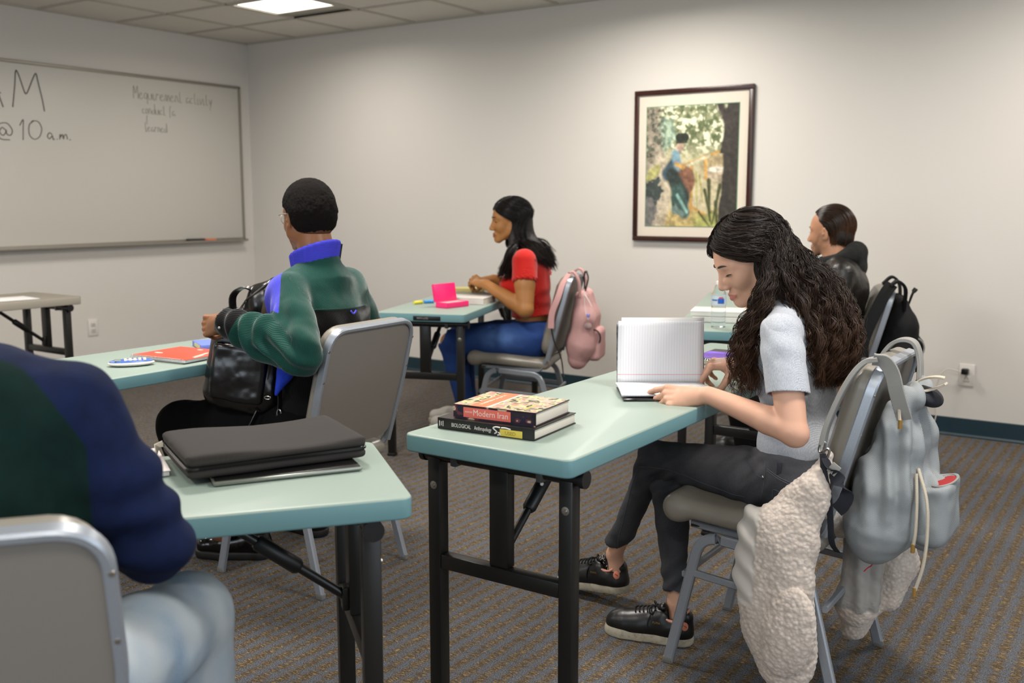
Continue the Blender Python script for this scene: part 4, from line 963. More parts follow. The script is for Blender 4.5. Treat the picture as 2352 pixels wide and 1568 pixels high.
# sneakers
k = N('black_shoe_leather', .36, 0, .5); co = k.coord(); k.base('0d0d0d'); k.bump(k.noise(co, 120, 3), .2, .001); M_shoe = k.m
k = N('off_white_rubber', .7, 0, .3); co = k.coord(); k.base(k.mix(k.ramp(k.noise(co, 60, 4, .7), [(.5, (0, 0, 0, 1)), (.75, (1, 1, 1, 1))]), 'a9a18f', '857b67')); k.bump(k.wave(co, 300, 'X'), .1, .0006); M_sole = k.m
M_pink = simple('salmon_lining', 'c98f7c', .8); M_coral = simple('coral_tab', 'd97f62', .6); M_gold = simple('gold_print', '6f5a2a', .5); M_lace = simple('black_lace', '0b0b0b', .8)
def sneaker(M, nm='shoe', label=None):
    """sole on z=0, heel at x=0, toe at x=.26"""
    q = S(M); Q3 = (((.035, 0), .036), ((.09, .001), .033), ((.15, -.003), .040), ((.205, -.002), .041), ((.228, 0), .031))
    q.chain([(p[0], p[1], .034) for p, r_ in Q3], [r_ for p, r_ in Q3], .02)
    q.cone((.034, 0, .04), (.028, 0, .078), .034, .030, .02); q.cone((.07, 0, .05), (.082, 0, .073), .036, .029, .02); q.cone((.09, 0, .066), (.165, 0, .045), .030, .030, .03); q.cone((.115, 0, .070), (.155, 0, .056), .020, .022, .02)
    q.cone((.052, 0, .060), (.050, 0, .14), .0285, .036, .004, 1); q.cone((.07, 0, .075), (.088, 0, .13), .020, .026, .004, 1)
    q.half((0, 0, .016), (0, 0, -1))
    up = sobj(nm, q, .0028, M_shoe, t)
    if label: up['label'] = label
    s_ = S(M)
    for (p, r_) in Q3: pass
    s_.chain([(p[0], p[1], .013) for p, r_ in Q3], [r_+.004 for p, r_ in Q3], .015); s_.half((0, 0, .0), (0, 0, -1)); s_.half((0, 0, .026), (-.06, 0, 1)); s_.p = [x for x in s_.p]
    sobj('sole', s_, .003, M_sole, up)
    bv = bvh_of(up); Mr = M.to_3x3()
    # topline piping, laces, heel tab
    tl = [M @ Vector((.052+.041*math.cos(a)*(1 if math.cos(a) < 0 else 1.15), .0330*math.sin(a), .079+.022*max(0, -math.cos(a))**2+.016*max(0, math.cos(a))**2-.006*math.sin(a)**2)) for a in np.linspace(0, 2*math.pi, 28, endpoint=False)]
    MB().tube(tl, .0042, 6, closed=True).obj('lining_edge', M_pink, up)
    tg = S(M); tg.cone((.092, 0, .085), (.120, 0, .082), .006, .007, .004); tg.cone((.086, -.012, .10), (.086, .012, .10), .006, .006, .004); tg.cone((.086, 0, .10), (.115, 0, .080), .013, .012, .01); sobj('tongue', tg, .003, M_shoe, up)
    lc = MB()
    for i in range(6):
        x = .108+.012*i; z0 = .2
        row = snap(bv, [M @ Vector((x+.004*s0, yy, z0)) for yy, s0 in ((-.021, -1), (-.010, 0), (0, .5), (.010, 0), (.021, -1))], .0022, Mr @ Vector((0, 0, -1))); lc.tube(row, .0024, 5)
    c_ = M @ Vector((.105, 0, .096))
    for s0 in (-1, 1):
        lc.tube([M @ Vector(p) for p in spline([(.105, 0, .096), (.112, s0*.014, .106), (.120, s0*.030, .102), (.116, s0*.034, .088), (.108, s0*.018, .090), (.105, 0, .096)], 5)], .0026, 5)
        lc.tube([M @ Vector(p) for p in spline([(.105, 0, .096), (.112, s0*.018, .09), (.122, s0*.037, .07), (.124, s0*.043, .045)], 5)], .0022, 5)
    lc.obj('laces', M_lace, up)
    for s0 in (-1, 1):
        c0_ = snap(bv, [M @ Vector((.012, s0*.04, .066))], .001)[0]; h = bv.find_nearest(c0_); n_ = h[1]; u_ = n_.cross(Mr @ Vector((0, 0, 1))).normalized(); v_ = u_.cross(n_)
        MB().sphere(c0_, (1, 1, 1), 14, M=Matrix((u_*.0105, v_*.0125, n_*.0016)).transposed()).obj('heel_patch', M_coral, up)
        lo = MB(); lo.tube([c0_+n_*.0018+u_*a*.001+v_*b*.001 for a, b in ((-5, -3), (-2, 1), (2, 2), (5, 4))], .0007, 4); lo.tube([c0_+n_*.0018+u_*a*.001+v_*b*.001 for a, b in ((-2, 1), (-1, -3))], .0006, 4); lo.obj('heel_mark', M_shoe, up)
        g0 = snap(bv, [M @ Vector((.098, s0*.04, .062))], .0006)[0]; h = bv.find_nearest(g0); n_ = h[1]; u_ = (Mr @ Vector((1, 0, 0))); u_ = (u_-n_*u_.dot(n_)).normalized()*(-s0 if False else 1); v_ = n_.cross(u_)
        if (Mr @ Vector((0, 0, 1))).dot(v_) < 0: v_ = -v_; u_ = -u_
        text('side_lettering', 'PUMA', .009, frame(g0-u_*.012, u_, v_, n_) @ Matrix.Identity(4), M_gold, up, .0003)
    return up
sd = Vector((-1.342+1.104, 2.522-2.574, 0)).normalized(); SMR = frame((-1.100, 2.578, .001), sd, Vector((0, 0, 1)).cross(sd), (0, 0, 1))
sneaker(SMR)
sx_ = Vector((-.97, .05, -.10)).normalized(); sy_ = Vector((0, 0, 1)).cross(sx_).normalized(); SML = frame((-1.385, 2.720, .046), sx_, sy_, sx_.cross(sy_)); sneaker(SML)

# curly hair
M_curl = hair_mat('dark_brown_curls', '100b08', '2d1f16', '422a19', .5); M_curlb = hair_base_mat('dark_brown_hair', '0d0907', .6)
q = S(HM); q.ell((-.022, 0, .034), (.0955, .078, .083), .01); q.ell((-.045, 0, -.02), (.074, .074, .09), .02)
q.ell((.118, 0, -.045), (.088, .11, .120), .012, 1)
q2 = S(); q2.p = q.p
q2.cone((-.90, 2.61, 1.10), (-.82, 2.615, 1.01), .068, .066, .03); q2.cone((-.82, 2.615, 1.01), (-.775, 2.61, .92), .066, .056, .03); q2.cone((-.775, 2.61, .92), (-.770, 2.60, .85), .056, .040, .02)
q2.chain([(-.885, 2.535, 1.09), (-.895, 2.512, 1.03), (-.925, 2.500, .97), (-.938, 2.49, .90), (-.936, 2.49, .83)], [.020, .018, .017, .012, .006], .02); q2.chain([(-.96, 2.68, 1.06), (-.955, 2.70, .96), (-.95, 2.71, .90)], [.022, .022, .012], .02)
sobj('hair', q2, .006, M_curlb, t, lambda v: .006*fbm(v*[26, 26, 12], 1, 2)); HB = t.children[-1]
def fol1(ph, side, g):
    d = math.degrees(ph)
    if d < 104:      # falls in front of the shoulder
        if side > 0: P = [(-.890, 2.502, 1.060), (-.905, 2.492, .995), (-.935, 2.486, .922), (-.938, 2.487, .845), (-.925, 2.49, .775)]; ln = 1.0
        else: P = [(-.965, 2.69, 1.05), (-.96, 2.705, .98), (-.955, 2.71, .90), (-.955, 2.71, .82)]
        o = g.normal(size=3)*[.015, .010, .008]; cut = g.uniform(0, .05)
        return [np.array(p)+o*(.7+.14*i)+[0, 0, cut*(i/4)**2] for i, p in enumerate(P)]
    e = min(1, (d-104)/76); out = np.clip(.15+.85*e*g.uniform(.55, 1.1)+g.normal()*.10, 0, 1.08)
    O = np.array([(-.815, 1.125), (-.750, 1.070), (-.708, .995), (-.688, .920), (-.694, .855), (-.725, .795)]); I_ = np.array([(-.880, 1.085), (-.845, 1.020), (-.815, .968), (-.790, .924), (-.780, .871), (-.757, .800)])
    yo = (2.62-side*.085*(1-.75*e)) if out > -.1 else 2.6; lat = g.normal()*.018; cut = g.uniform(0, .06)*(.4+.6*out)
    P = []
    for i in range(6):
        xz = I_[i]*(1-out)+O[i]*out; P.append(np.array([xz[0]+g.normal()*.003, (2.612+(yo-2.612)*(1-.05*i))+lat*(.6+.1*i), xz[1]+cut*(i/5)**2]))
    return P
paths, rad = hair_flow(HM, lambda u_, s: (-.018+.104*math.sin(R(60-86*u_)), s*.004, .036+.093*math.cos(R(60-86*u_))), (.104, .088, .093), (-.018, 0, .036), 540, 10, (77, 180), fol1, 76, .0080, (.05, .085), 21, (.0004, .0010), .0032, .014)
# side > 0 must be the camera side
strand_mesh('curls', paths, rad, M_curl, HB)
g = np.random.default_rng(9); sel = g.choice(len(paths), 260, replace=False); fl = paths[sel]+(np.cumsum(g.normal(size=(260, 76, 3)), 1)*.0022)*np.linspace(.1, 1, 76)[None, :, None]
strand_mesh('flyaway_strands', fl, np.full(260, .00035), M_curl, HB)
# ================================================================== shared builders for the other students
def Rz(a): return Matrix.Rotation(R(a), 4, 'Z')
def PM(x, y, a): return Matrix.Translation((x, y, 0)) @ Rz(a)
def headframe(c, yaw, pitch, s):
    hx = Vector((-math.cos(R(yaw))*math.cos(R(pitch)), -math.sin(R(yaw))*math.cos(R(pitch)), -math.sin(R(pitch)))); hl = Vector((0, 0, 1)).cross(hx).normalized()
    return frame(c, hx, hl, hx.cross(hl)) @ Matrix.Scale(s, 4)
def torso(q, pel, ch, nk, w=.17, d=.11, g=0, hip=.165):
    pel, ch, nk = Vector(pel), Vector(ch), Vector(nk); mid = pel.lerp(ch, .5)
    q.ell(pel, (d+g, hip+g, .10+g), .04); q.ell(mid, (d-.008+g, w*.82+g, .13+g), .05); q.ell(ch, (d+g, w+g, .14+g), .05)
    q.cone(ch.lerp(nk, .45)+Vector((0, -w*.75, .0)), ch.lerp(nk, .45)+Vector((0, w*.75, .0)), .062+g, .062+g, .05); q.cone(ch.lerp(nk, .6)-Vector((0, .06, 0)), ch.lerp(nk, .6)+Vector((0, .06, 0)), .055+g, .055+g, .04); return q
def capd(v, a, b, ra, rb):
    a = np.array(a, float); b = np.array(b, float); ba = b-a; h = np.clip(((v-a) @ ba)/(ba @ ba), 0, 1); return np.linalg.norm(v-a-h[:, None]*ba, axis=1)-(ra+(rb-ra)*h)
def toloc(v, M): Mi = np.array(M.inverted()); return v @ Mi[:3, :3].T+Mi[:3, 3]
def nolip(v): return np.full(len(v), -.02)

# ------------------------------------------------------------------ student in the green corduroy jacket
t = W2 = thing('person', (-2.45, 2.42, 0), 'person with short black hair in green corduroy jacket, holding a leather backpack', 'person')
M_skd = skin_mat('skin_brown', '8a5a3a', '6b3f35', .42)
HM2 = headframe((-2.492, 2.455, 1.226), -17, 3, 1.0); P2 = PM(-2.45, 2.43, -3)
sL, sR, eL, wL_ = Vector((-2.415, 2.285, .985)), Vector((-2.455, 2.600, .975)), Vector((-2.262, 2.180, .812)), Vector((-2.515, 2.112, .900))
eR, wR_ = Vector((-2.44, 2.70, .77)), Vector((-2.70, 2.60, .80))
hL2, kL2, aL2 = Vector((-2.46, 2.33, .525)), Vector((-2.895, 2.215, .495)), Vector((-2.80, 2.29, .10)); hR2, kR2, aR2 = Vector((-2.46, 2.52, .525)), Vector((-2.88, 2.62, .50)), Vector((-2.72, 2.66, .10))
q = torso(S(P2), (0, 0, .53), (.03, 0, .87), (.005, 0, 1.08), .165, .10, -.01)
q.M = Matrix.Identity(4)
q.chain([hL2, kL2, aL2], [.08, .055, .04], .02); q.chain([hR2, kR2, aR2], [.08, .055, .04], .02); q.chain([sL, eL], [.045, .04], .01); q.chain([sR, eR, wR_], [.045, .04, .03], .01)
vb = q.mesh(.009)
qh = head(S(HM2), jaw=1.08); nk = Vector((-2.435, 2.44, 1.085)); qh.p.append(('c', 0, .03, np.array(HM2 @ Vector((-.035, 0, -.045))), np.array(nk), .056, .064)); vh = qh.mesh(.003)
qa = S(); qa.chain([eL, eL.lerp(wL_, .4), wL_], [.04, .038, .027], .01); nl = hand(qa, wL_+Vector((-.02, -.002, -.003)), (-.93, .10, -.22), (-.15, -.93, .30), ((62, 60, 30), (66, 66, 34), (70, 68, 34), (72, 66, 34)), (35, 35, 15, 10), 1.08, -1)
nr = hand(qa, wR_, (-.9, -.4, -.1), (0, 0, 1), ((50, 60, 30),)*4, (35, 35, 15, 10), 1.08, 1)
va = qa.mesh(.0035); sobj('body', cat(vb, vh, va), 0, M_skd, t, attrs={'lip': lipf(HM2)}); nail_parts(nl, t, simple('nail_dark', 'a5765a', .35)); eyes(HM2, t, M_brow, True, 0, 0., vh)
# close-cropped hair: dense textured cap, faded at the nape
k = N('cropped_black_hair', .95, 0, .15); co = k.coord(); h_ = k.noise(co, 330, 3, .7); k.base(k.mix(h_, '040303', '1a1411')); k.bump(h_, 1.0, .006); M_afro = k.m
q = S(HM2); q.ell((-.016, 0, .044), (.1015, .0845, .088), .01); q.ell((-.045, 0, .0), (.078, .079, .075), .03); q.half((.064, 0, 0), (1, 0, .12), .008); q.half((.0, 0, -.045), (.18, 0, -1), .012)
q.box((.050, 0, -.035), (.042, .12, .062), .02, .02, 1)
for s in (-1, 1): q.ell((-.010, s*.088, -.014), (.022, .016, .032), .006, 1)
sobj('hair', q, .0035, M_afro, t, lambda v: .0022*fbm(v*160, 3, 2)+.002*fbm(v*40, 9, 2))
k = N('hair_fade', 1.0, 0, .1); co = k.coord(); h_ = k.noise(co, 500, 3, .7); k.base(k.mix(h_, '3f291c', '6b4630')); M_fade = k.m
q = S(HM2); q.ell((-.045, 0, -.022), (.0655, .0645, .062), .03); q.half((-.045, 0, -.06), (0, 0, -1), .004); q.half((-.03, 0, 0), (1, 0, 0), .004); sobj('hair_fade', q, .004, M_fade, t)
# glasses with clear frames
k = N('clear_acetate', .15, 0, .5); k.base('d9cfc2'); k.i['Transmission Weight'].default_value = .6; M_acet = k.m
gl = MB()
for s in (-1, 1):
    gl.tube([HM2 @ Vector(p) for p in ((-.012, s*.0815, .012), (.02, s*.080, .013), (.070, s*.070, .012), (.090, s*.060, .010))], .0022, 6)
    gl.tube([HM2 @ Vector((.094-.012*((y-.0)/.06)**2, s*(.032+.026*math.cos(a)), .0-.001+.021*math.sin(a))) for a in np.linspace(0, 2*math.pi, 20, endpoint=False) for y in (.032+.026*math.cos(a),)], .002, 6, closed=True)
gl.tube([HM2 @ Vector(p) for p in ((.092, -.008, .006), (.0955, 0, .009), (.092, .008, .006))], .002, 6); GL = gl.obj('eyeglasses', M_acet, t)
q = S(); 
# corduroy jacket
def cord(name):
    k = N(name, .9, 0, .2); w_ = k.attr('wale'); s_ = k.math('SINE', k.math('MULTIPLY', w_, 2*math.pi/.0042)); s_ = k.math('ADD', k.math('MULTIPLY', s_, .5), .5)
    nz = k.noise(k.coord('Object', (1, 1, .4)), 60, 3)
    g_ = k.mix(s_, '052620', '12453b'); g_ = k.mix(k.math('MULTIPLY', nz, .3), g_, lin('1d5247')); p_ = k.mix(s_, '2f2fa8', '4c4ccd'); b_ = k.mix(s_, '050505', '0e0d0d')
    c_ = k.mix(k.step(k.attr('purple')), g_, p_); c_ = k.mix(k.step(k.attr('black')), c_, b_); k.base(c_)
    k.bump(k.math('ADD', s_, k.math('MULTIPLY', nz, .5)), .55, .0016); k.i['Sheen Weight'].default_value = .25; k.i['Sheen Roughness'].default_value = .4; return k.m
M_cord = cord('corduroy_colour_block')
q = torso(S(P2), (0, 0, .56), (.035, 0, .87), (.005, 0, 1.09), .172, .118, .014, .16); q.M = Matrix.Identity(4)
q.chain([sL, sL.lerp(eL, .5), eL], [.062, .069, .070], .016); q.chain([eL, eL.lerp(wL_, .5), wL_+Vector((.045, .006, -.012))], [.072, .068, .050], .014); q.cone(wL_+Vector((.035, .004, -.008)), wL_+Vector((-.012, 0, .001)), .046, .043, .006)
q.chain([sR, eR], [.075, .072], .02); q.chain([eR, wR_], [.070, .046], .016); q.cone(nk+Vector((.01, 0, -.02)), nk+Vector((.02, 0, -.07)), .075, .10, .03)
q.cone(nk+Vector((-.005, 0, .0)), nk+Vector((-.01, 0, .12)), .062, .075, .004, 1); q.half((-2.4, 2.4, .47), (0, 0, -1))
for an, d_ in ((wL_, wL_-eL), (wR_, wR_-eR)): d_ = d_.normalized(); q.cone(an+d_*.010, an+d_*.05, .033, .035, .002, 1); q.cone(an+d_*.06, an+d_*.14, .055, .08, .002, 1)
def armd(v):
    return np.minimum(np.minimum(capd(v, sL, eL, .075, .074), capd(v, eL, wL_, .072, .045)), np.minimum(capd(v, sR, eR, .075, .072), capd(v, eR, wR_, .07, .045)))
def tord(v):
    l = toloc(v, P2); return np.sqrt((np.maximum(np.abs(l[:, 0]-.03)-.07, 0))**2+(np.maximum(np.abs(l[:, 1])-.125, 0))**2)-.05
def cuff(v): 
    a = np.array(wL_); d_ = np.array((wL_-eL).normalized()); b = np.array(wR_); e_ = np.array((wR_-eR).normalized())
    return np.where(np.linalg.norm(v-a, axis=1) < .12, (v-a) @ d_+.055, np.where(np.linalg.norm(v-b, axis=1) < .12, (v-b) @ e_+.055, -.02))
def f_black(v):
    l = toloc(v, P2); t_ = np.minimum(.925-.03*l[:, 1]-v[:, 2], (armd(v)-tord(v))-.012); t_ = np.minimum(t_, l[:, 0]+.02); return np.maximum(t_, cuff(v))
def f_purp(v): l = toloc(v, P2); return np.maximum(np.minimum((v-np.array(sL)) @ np.array([-.75, -.66, 0])-.020, np.minimum(v[:, 2]-.878, capd(v, eL, wL_, .092, .085))), np.minimum(-.045-l[:, 0], capd(v, eL, wL_, .09, .08)))
def f_wale(v):
    l = toloc(v, P2); ar = armd(v)-tord(v) < 0; fo = capd(v, eL, wL_, .07, .05) < capd(v, sL, eL, .07, .07)
    return np.where(ar & fo, v[:, 2]+.35*v[:, 0], np.where(ar, l[:, 1]*.8+l[:, 0]*.7+.15*l[:, 2], l[:, 1]*1.0+.12*l[:, 2]))
def jk_d(v):
    l = toloc(v, P2); d = .006*fbm(v*[10, 10, 7], 2, 3)
    for c, a_, fx, fz_, rr_ in ((np.array(eL)+[-.03, -.03, .03], .016, 70, 75, .09), (np.array(eL.lerp(wL_, .6))+[0, -.03, .0], .014, 115, 25, .09), (np.array(sL)+[.02, .05, -.07], .008, 60, 60, .10), (np.array(sR)+[.06, -.02, -.06], .006, 60, 60, .09)):
        e = v-c; r_ = np.linalg.norm(e, axis=1); d = d+a_*np.sin(e[:, 0]*fx+e[:, 2]*fz_+2.2*vn(v*9, 8))*np.exp(-(r_/rr_)**2)
    d = d+.004*np.sin((l[:, 1]+.35*l[:, 2])*55+2*vn(v*6, 5))*np.clip((l[:, 0]-.05)*20, 0, 1)*np.clip((1.0-l[:, 2])*8, 0, 1); return d
JK = sobj('jacket', q, .0045, M_cord, t, jk_d, {'wale': f_wale, 'black': f_black, 'purple': f_purp})
k = N('purple_corduroy', .9, 0, .2); sn_ = k.wave(k.coord(), 75, 'Z'); k.base(k.mix(sn_, '2f2fa8', '4c4ccd')); k.bump(sn_, .5, .0015); M_pcord = k.m
q = S(); cn = nk+Vector((.004, 0, .0))
for i in range(24):
    a0, a1 = 2*math.pi*i/24, 2*math.pi*(i+1)/24
    def cp(a, h): return cn+Vector(((.074+.010*h)*math.cos(a)-.010, (.068+.006*h)*math.sin(a)-.004, -.018+.030*math.cos(a)+h*.050))
    [q.cone(cp(a0, h), cp(a1, h), .0065, .0065, .008) for h in (0, .2, .4, .6, .8, 1)]
sobj('collar', q, .0035, M_pcord, JK); bvK = bvh_of(JK)
m = MB(); m.tube([cp(a, h)+Vector((.004, .004, 0)) for a, h in ((.95, 1.05), (.98, .6), (1.0, .1), (1.02, -.3))], .011, 6); m.obj('collar_tab', simple('black_corduroy', '0c0b0b', .95), JK)
q = S(); q.cone((-2.405, 2.262, .745), (-2.445, 2.245, .650), .036, .006, .01); sobj('shirt_tail', q, .004, simple('royal_blue_cotton', '1638b8', .9), t, lambda v: .003*fbm(v*30, 2, 2))
M_seam = simple('green_seam', '0a2f28', .9)
sp_ = [P2 @ Vector((.3, y, .928-.03*y)) for y in np.linspace(-.14, .14, 14)]; MB().tube(snap(bvK, sp_, .0006, (-1, 0, 0)), .0016, 5).obj('yoke_seam', M_seam, JK)
g0 = snap(bvK, [P2 @ Vector((.3, .035, .918))], .004, (-1, 0, 0))[0]
MB().tube([g0+Vector((.002, a*.012, -.010+.010*a*a)) for a in (-1, -.6, -.2, .2, .6, 1)], .003, 6).obj('locker_loop', simple('purple_loop', '4c4ccd', .8), JK)
MB().sphere(wL_+Vector((.012, -.040, -.014)), .0065, 12).obj('cuff_snap', simple('pearl_snap', 'b5aea2', .3, .4), JK)
# wide black trousers
k = N('black_trousers', .95, 0, .15); co = k.coord(); k.base(k.mix(k.noise(co, 300, 2), '040404', '0c0b0b')); M_trs = k.m
q = S(); q.ell((-2.44, 2.43, .54), (.12, .175, .09), .04)
q.chain([hL2, hL2.lerp(kL2, .5), kL2], [.10, .098, .088], .02); q.chain([kL2, kL2.lerp(aL2, .5), aL2+Vector((0, 0, .06))], [.088, .090, .088], .02)
q.chain([hR2, hR2.lerp(kR2, .5), kR2], [.10, .095, .085], .02); q.chain([kR2, kR2.lerp(aR2, .5), aR2+Vector((0, 0, .06))], [.085, .088, .088], .02)
for a_ in (aL2, aR2): q.cone(a_+Vector((0, 0, -.05)), a_+Vector((0, 0, -.12)), .10, .11, .002, 1)
sobj('trousers', q, .007, M_trs, t, lambda v: .010*fbm(v*[9, 9, 5], 3, 3))
# polished boots with a welt
def boot(M, par, mat, sole):
    q = S(M); q.chain([(.04, 0, .045), (.10, 0, .045), (.17, 0, .045), (.235, 0, .042)], [.040, .036, .044, .036], .02); q.cone((.045, 0, .05), (.05, 0, .16), .042, .045, .03); q.cone((.08, 0, .07), (.15, 0, .055), .038, .036, .03); q.half((0, 0, .026), (0, 0, -1))
    b = sobj('shoe', q, .005, mat, par, lambda v: .0025*fbm(v*30, 2, 3)); q = S(M); q.chain([(.04, 0, .018), (.10, 0, .018), (.17, 0, .018), (.235, 0, .018)], [.046, .042, .050, .042], .02); q.half((0, 0, 0), (0, 0, -1)); q.half((0, 0, .030), (0, 0, 1)); sobj('sole', q, .004, sole, b)
M_boot = simple('glossy_black_leather', '0a0908', .16, 0, .6); M_bsole = simple('boot_sole', '14110e', .6)
for (x, y, dx, dy) in ((-2.665, 2.395, -.86, -.52), (-2.66, 2.66, -.98, .1)):
    d = Vector((dx, dy, 0)).normalized(); boot(frame((x, y, .001), d, Vector((0, 0, 1)).cross(d), (0, 0, 1)), t, M_boot, M_bsole)

# ------------------------------------------------------------------ student in the red top
t = W3 = thing('person', (-2.95, 4.56, 0), 'person with long straight black hair in a red cropped top, seated in profile', 'person')
P3 = PM(-2.99, 4.57, 20); M_sk3 = skin_mat('skin_tan', 'a5713f', '8d4a3c', .45); L3_ = lambda *p: P3 @ Vector(p)
HM3 = headframe((-3.068, 4.54, 1.172), 44, 2, 1.0)
s3L, s3R, e3L, e3R, w3L, w3R = L3_(.04, -.165, .965), L3_(.04, .165, .965), L3_(.060, -.235, .715), L3_(.05, .24, .74), L3_(-.185, -.120, .835), L3_(-.20, .10, .845)
h3L, h3R, k3L, k3R, a3L, a3R = L3_(.06, -.085, .53), L3_(.06, .085, .53), L3_(-.40, -.07, .50), L3_(-.40, .10, .51), L3_(-.30, -.09, .10), L3_(-.36, .12, .10)
def tor3(q, g):
    q.ell((.055, 0, .54), (.115+g, .170+g, .09+g), .04); q.ell((.045, 0, .66), (.100+g, .135+g, .11+g), .05); q.ell((.03, 0, .80), (.105+g, .145+g, .12+g), .05); q.ell((.035, 0, .90), (.085+g, .150+g, .08+g), .05)
    for s in (-1, 1): q.ell((-.055, s*.065, .825), (.055+g, .060+g, .058+g), .03)
    q.cone((.04, -.14, .955), (.04, .14, .955), .048+g, .048+g, .05); return q
q = tor3(S(P3), -.006); q.M = Matrix.Identity(4)
q.chain([h3L, k3L], [.085, .062], .012); q.chain([k3L, k3L.lerp(a3L, .3), a3L], [.060, .055, .038], .012); q.chain([h3R, k3R], [.085, .062], .012); q.chain([k3R, k3R.lerp(a3R, .3), a3R], [.060, .055, .038], .012); vb = q.mesh(.008)
qh = head(S(HM3), jaw=1.0); n3 = L3_(.03, 0, 1.0); qh.p.append(('c', 0, .03, np.array(HM3 @ Vector((-.03, 0, -.05))), np.array(n3), .048, .055)); vh = qh.mesh(.003)
qa = S()
for a, b, c in ((s3L, e3L, w3L), (s3R, e3R, w3R)): qa.chain([a, a.lerp(b, .5), b], [.058, .054, .044], .01); qa.chain([b, b.lerp(c, .3), c], [.044, .043, .026], .01)
hand(qa, w3L+Vector((-.01, 0, 0)), (-.92, .10, .22), (.1, -.6, .75), ((30, 40, 25), (36, 46, 28), (42, 50, 30), (46, 52, 30)), (25, 35, 10, 10), .98, -1)
hand(qa, w3R, (-.80, -.58, .0), (.1, .2, .97), ((30, 40, 25), (36, 46, 28), (42, 50, 30), (46, 52, 30)), (25, 35, 10, 10), .98, 1); va = qa.mesh(.0035)
sobj('body', cat(vb, vh, va), 0, M_sk3, t, attrs={'lip': lipf(HM3)}); eyes(HM3, t, M_brow, True, 0, 0., vh)
k = N('red_rib_knit', .85, 0, .25); co = k.coord(); wv = k.wave(k.coord('Object', (1, 1, 1), (0, 0, R(30))), 110, 'X'); k.base(k.mix(wv, 'a81108', 'c41e14')); k.bump(wv, .12, .001); k.i['Sheen Weight'].default_value = .2; M_red = k.m
q = tor3(S(P3), .010); q.M = Matrix.Identity(4)
for a, b in ((s3L, e3L), (s3R, e3R)):
    q.chain([a, a.lerp(b, .34)], [.066, .067], .014); d_ = (b-a).normalized(); q.cone(a+d_*.060, a+d_*.13, .0605, .0605, .001, 1); q.cone(a+d_*.165, a+d_*.25, .075, .09, .001, 1)
q.half(L3_(0, 0, .655), (P3.to_3x3() @ Vector((.10, 0, -1)))); q.cone(n3+Vector((0, 0, .015)), n3+Vector((0, 0, .1)), .062, .09, .004, 1)
TT = sobj('crop_top', q, .0045, M_red, t, lambda v: .003*fbm(v*14, 3, 2)+.003*np.sin(v[:, 2]*70)*np.exp(-((v[:, 2]-.74)/.06)**2))
m = MB()
for a, b in ((s3L, e3L), (s3R, e3R)):
    d_ = (b-a).normalized(); u_ = d_.orthogonal().normalized(); v_ = d_.cross(u_); c_ = a+d_*.098
    m.tube([c_+(u_*math.cos(x)+v_*math.sin(x))*(.0655+.003*math.sin(x*14))+d_*.005*math.cos(x*14) for x in np.linspace(0, 2*math.pi, 84, endpoint=False)], .003, 5, closed=True)
m.obj('lettuce_edge', M_red, TT)
def denim(name, c0, c1, f1):
    k = N(name, .85, 0, .25); tw = k.noise(k.coord('Object', (1, 1, .3)), 350, 3, .8); k.base(k.mix(k.attr('fade'), k.mix(tw, c0, c1), f1)); k.bump(tw, .3, .001); return k.m
q = S(P3); q.ell((.055, 0, .55), (.128, .182, .085), .04); q.ell((.045, 0, .605), (.112, .150, .055), .03); q.M = Matrix.Identity(4)
q.chain([h3L, h3L.lerp(k3L, .5), k3L], [.104, .094, .073], .02); q.chain([k3L, k3L.lerp(a3L, .35), k3L.lerp(a3L, .8), a3L], [.070, .064, .052, .05], .012)
q.chain([h3R, h3R.lerp(k3R, .5), k3R], [.104, .094, .073], .02); q.chain([k3R, k3R.lerp(a3R, .35), k3R.lerp(a3R, .8), a3R], [.070, .064, .052, .05], .012)
q.half(L3_(0, 0, .638), (0, 0, 1)); q.ell(k3L+Vector((-.060, -.045, .040)), (.058, .075, .048), .004, 1); q.ell(k3R+Vector((-.075, 0, .035)), (.045, .05, .04), .004, 1); q.ell(h3L.lerp(k3L, .42)+Vector((0, -.055, .083)), (.022, .014, .010), .002, 1)
for a_ in (a3L, a3R): q.cone(a_+Vector((0, 0, -.06)), a_+Vector((0, 0, -.12)), .06, .07, .002, 1)
JB = sobj('jeans', q, .006, denim('blue_denim', '0d2350', '27488a', '5476b0'), t, lambda v: .004*fbm(v*14, 4, 3), {'fade': lambda v: np.clip(.8*np.exp(-((toloc(v, P3)[:, 0]+.10)/.12)**2-((v[:, 2]-.55)/.05)**2)*(1+.5*fbm(v*30, 3, 2)), 0, 1)})
for (p, dd) in ((a3L, -8), (a3R, 4)):
    d = (P3.to_3x3() @ Rz(dd).to_3x3() @ Vector((-1, 0, 0))); boot(frame(Vector((p.x, p.y, .001))-d*.04, d, Vector((0, 0, 1)).cross(d), (0, 0, 1)), t, simple('white_sneaker', 'b8b2a8', .5), M_sole)
M_str = hair_mat('straight_black_hair', '0a0807', '1a1412', '1d1513', .32); M_strb = hair_base_mat('black_hair_base', '070505', .45)
q = S(HM3); q.ell((-.022, 0, .036), (.0965, .079, .085), .01); q.ell((-.045, 0, -.02), (.074, .076, .09), .02); q.ell((.112, 0, -.045), (.060, .064, .105), .015, 1)
q2 = S(P3); bk = [L3_(.0, 0, 1.10), L3_(.075, 0, 1.03), L3_(.115, 0, .97)]; q2.p = q.p
q2.M = Matrix.Identity(4); q2.chain([HM3 @ Vector((-.06, 0, .0)), HM3 @ Vector((-.065, .0, -.08)), L3_(.08, -.01, 1.00)], [.066, .062, .050], .03)
q2.chain([HM3 @ Vector((-.02, .078, -.01)), HM3 @ Vector((-.0, .085, -.09)), L3_(-.04, -.14, .98), L3_(-.055, -.12, .92)], [.014, .020, .018, .010], .02)
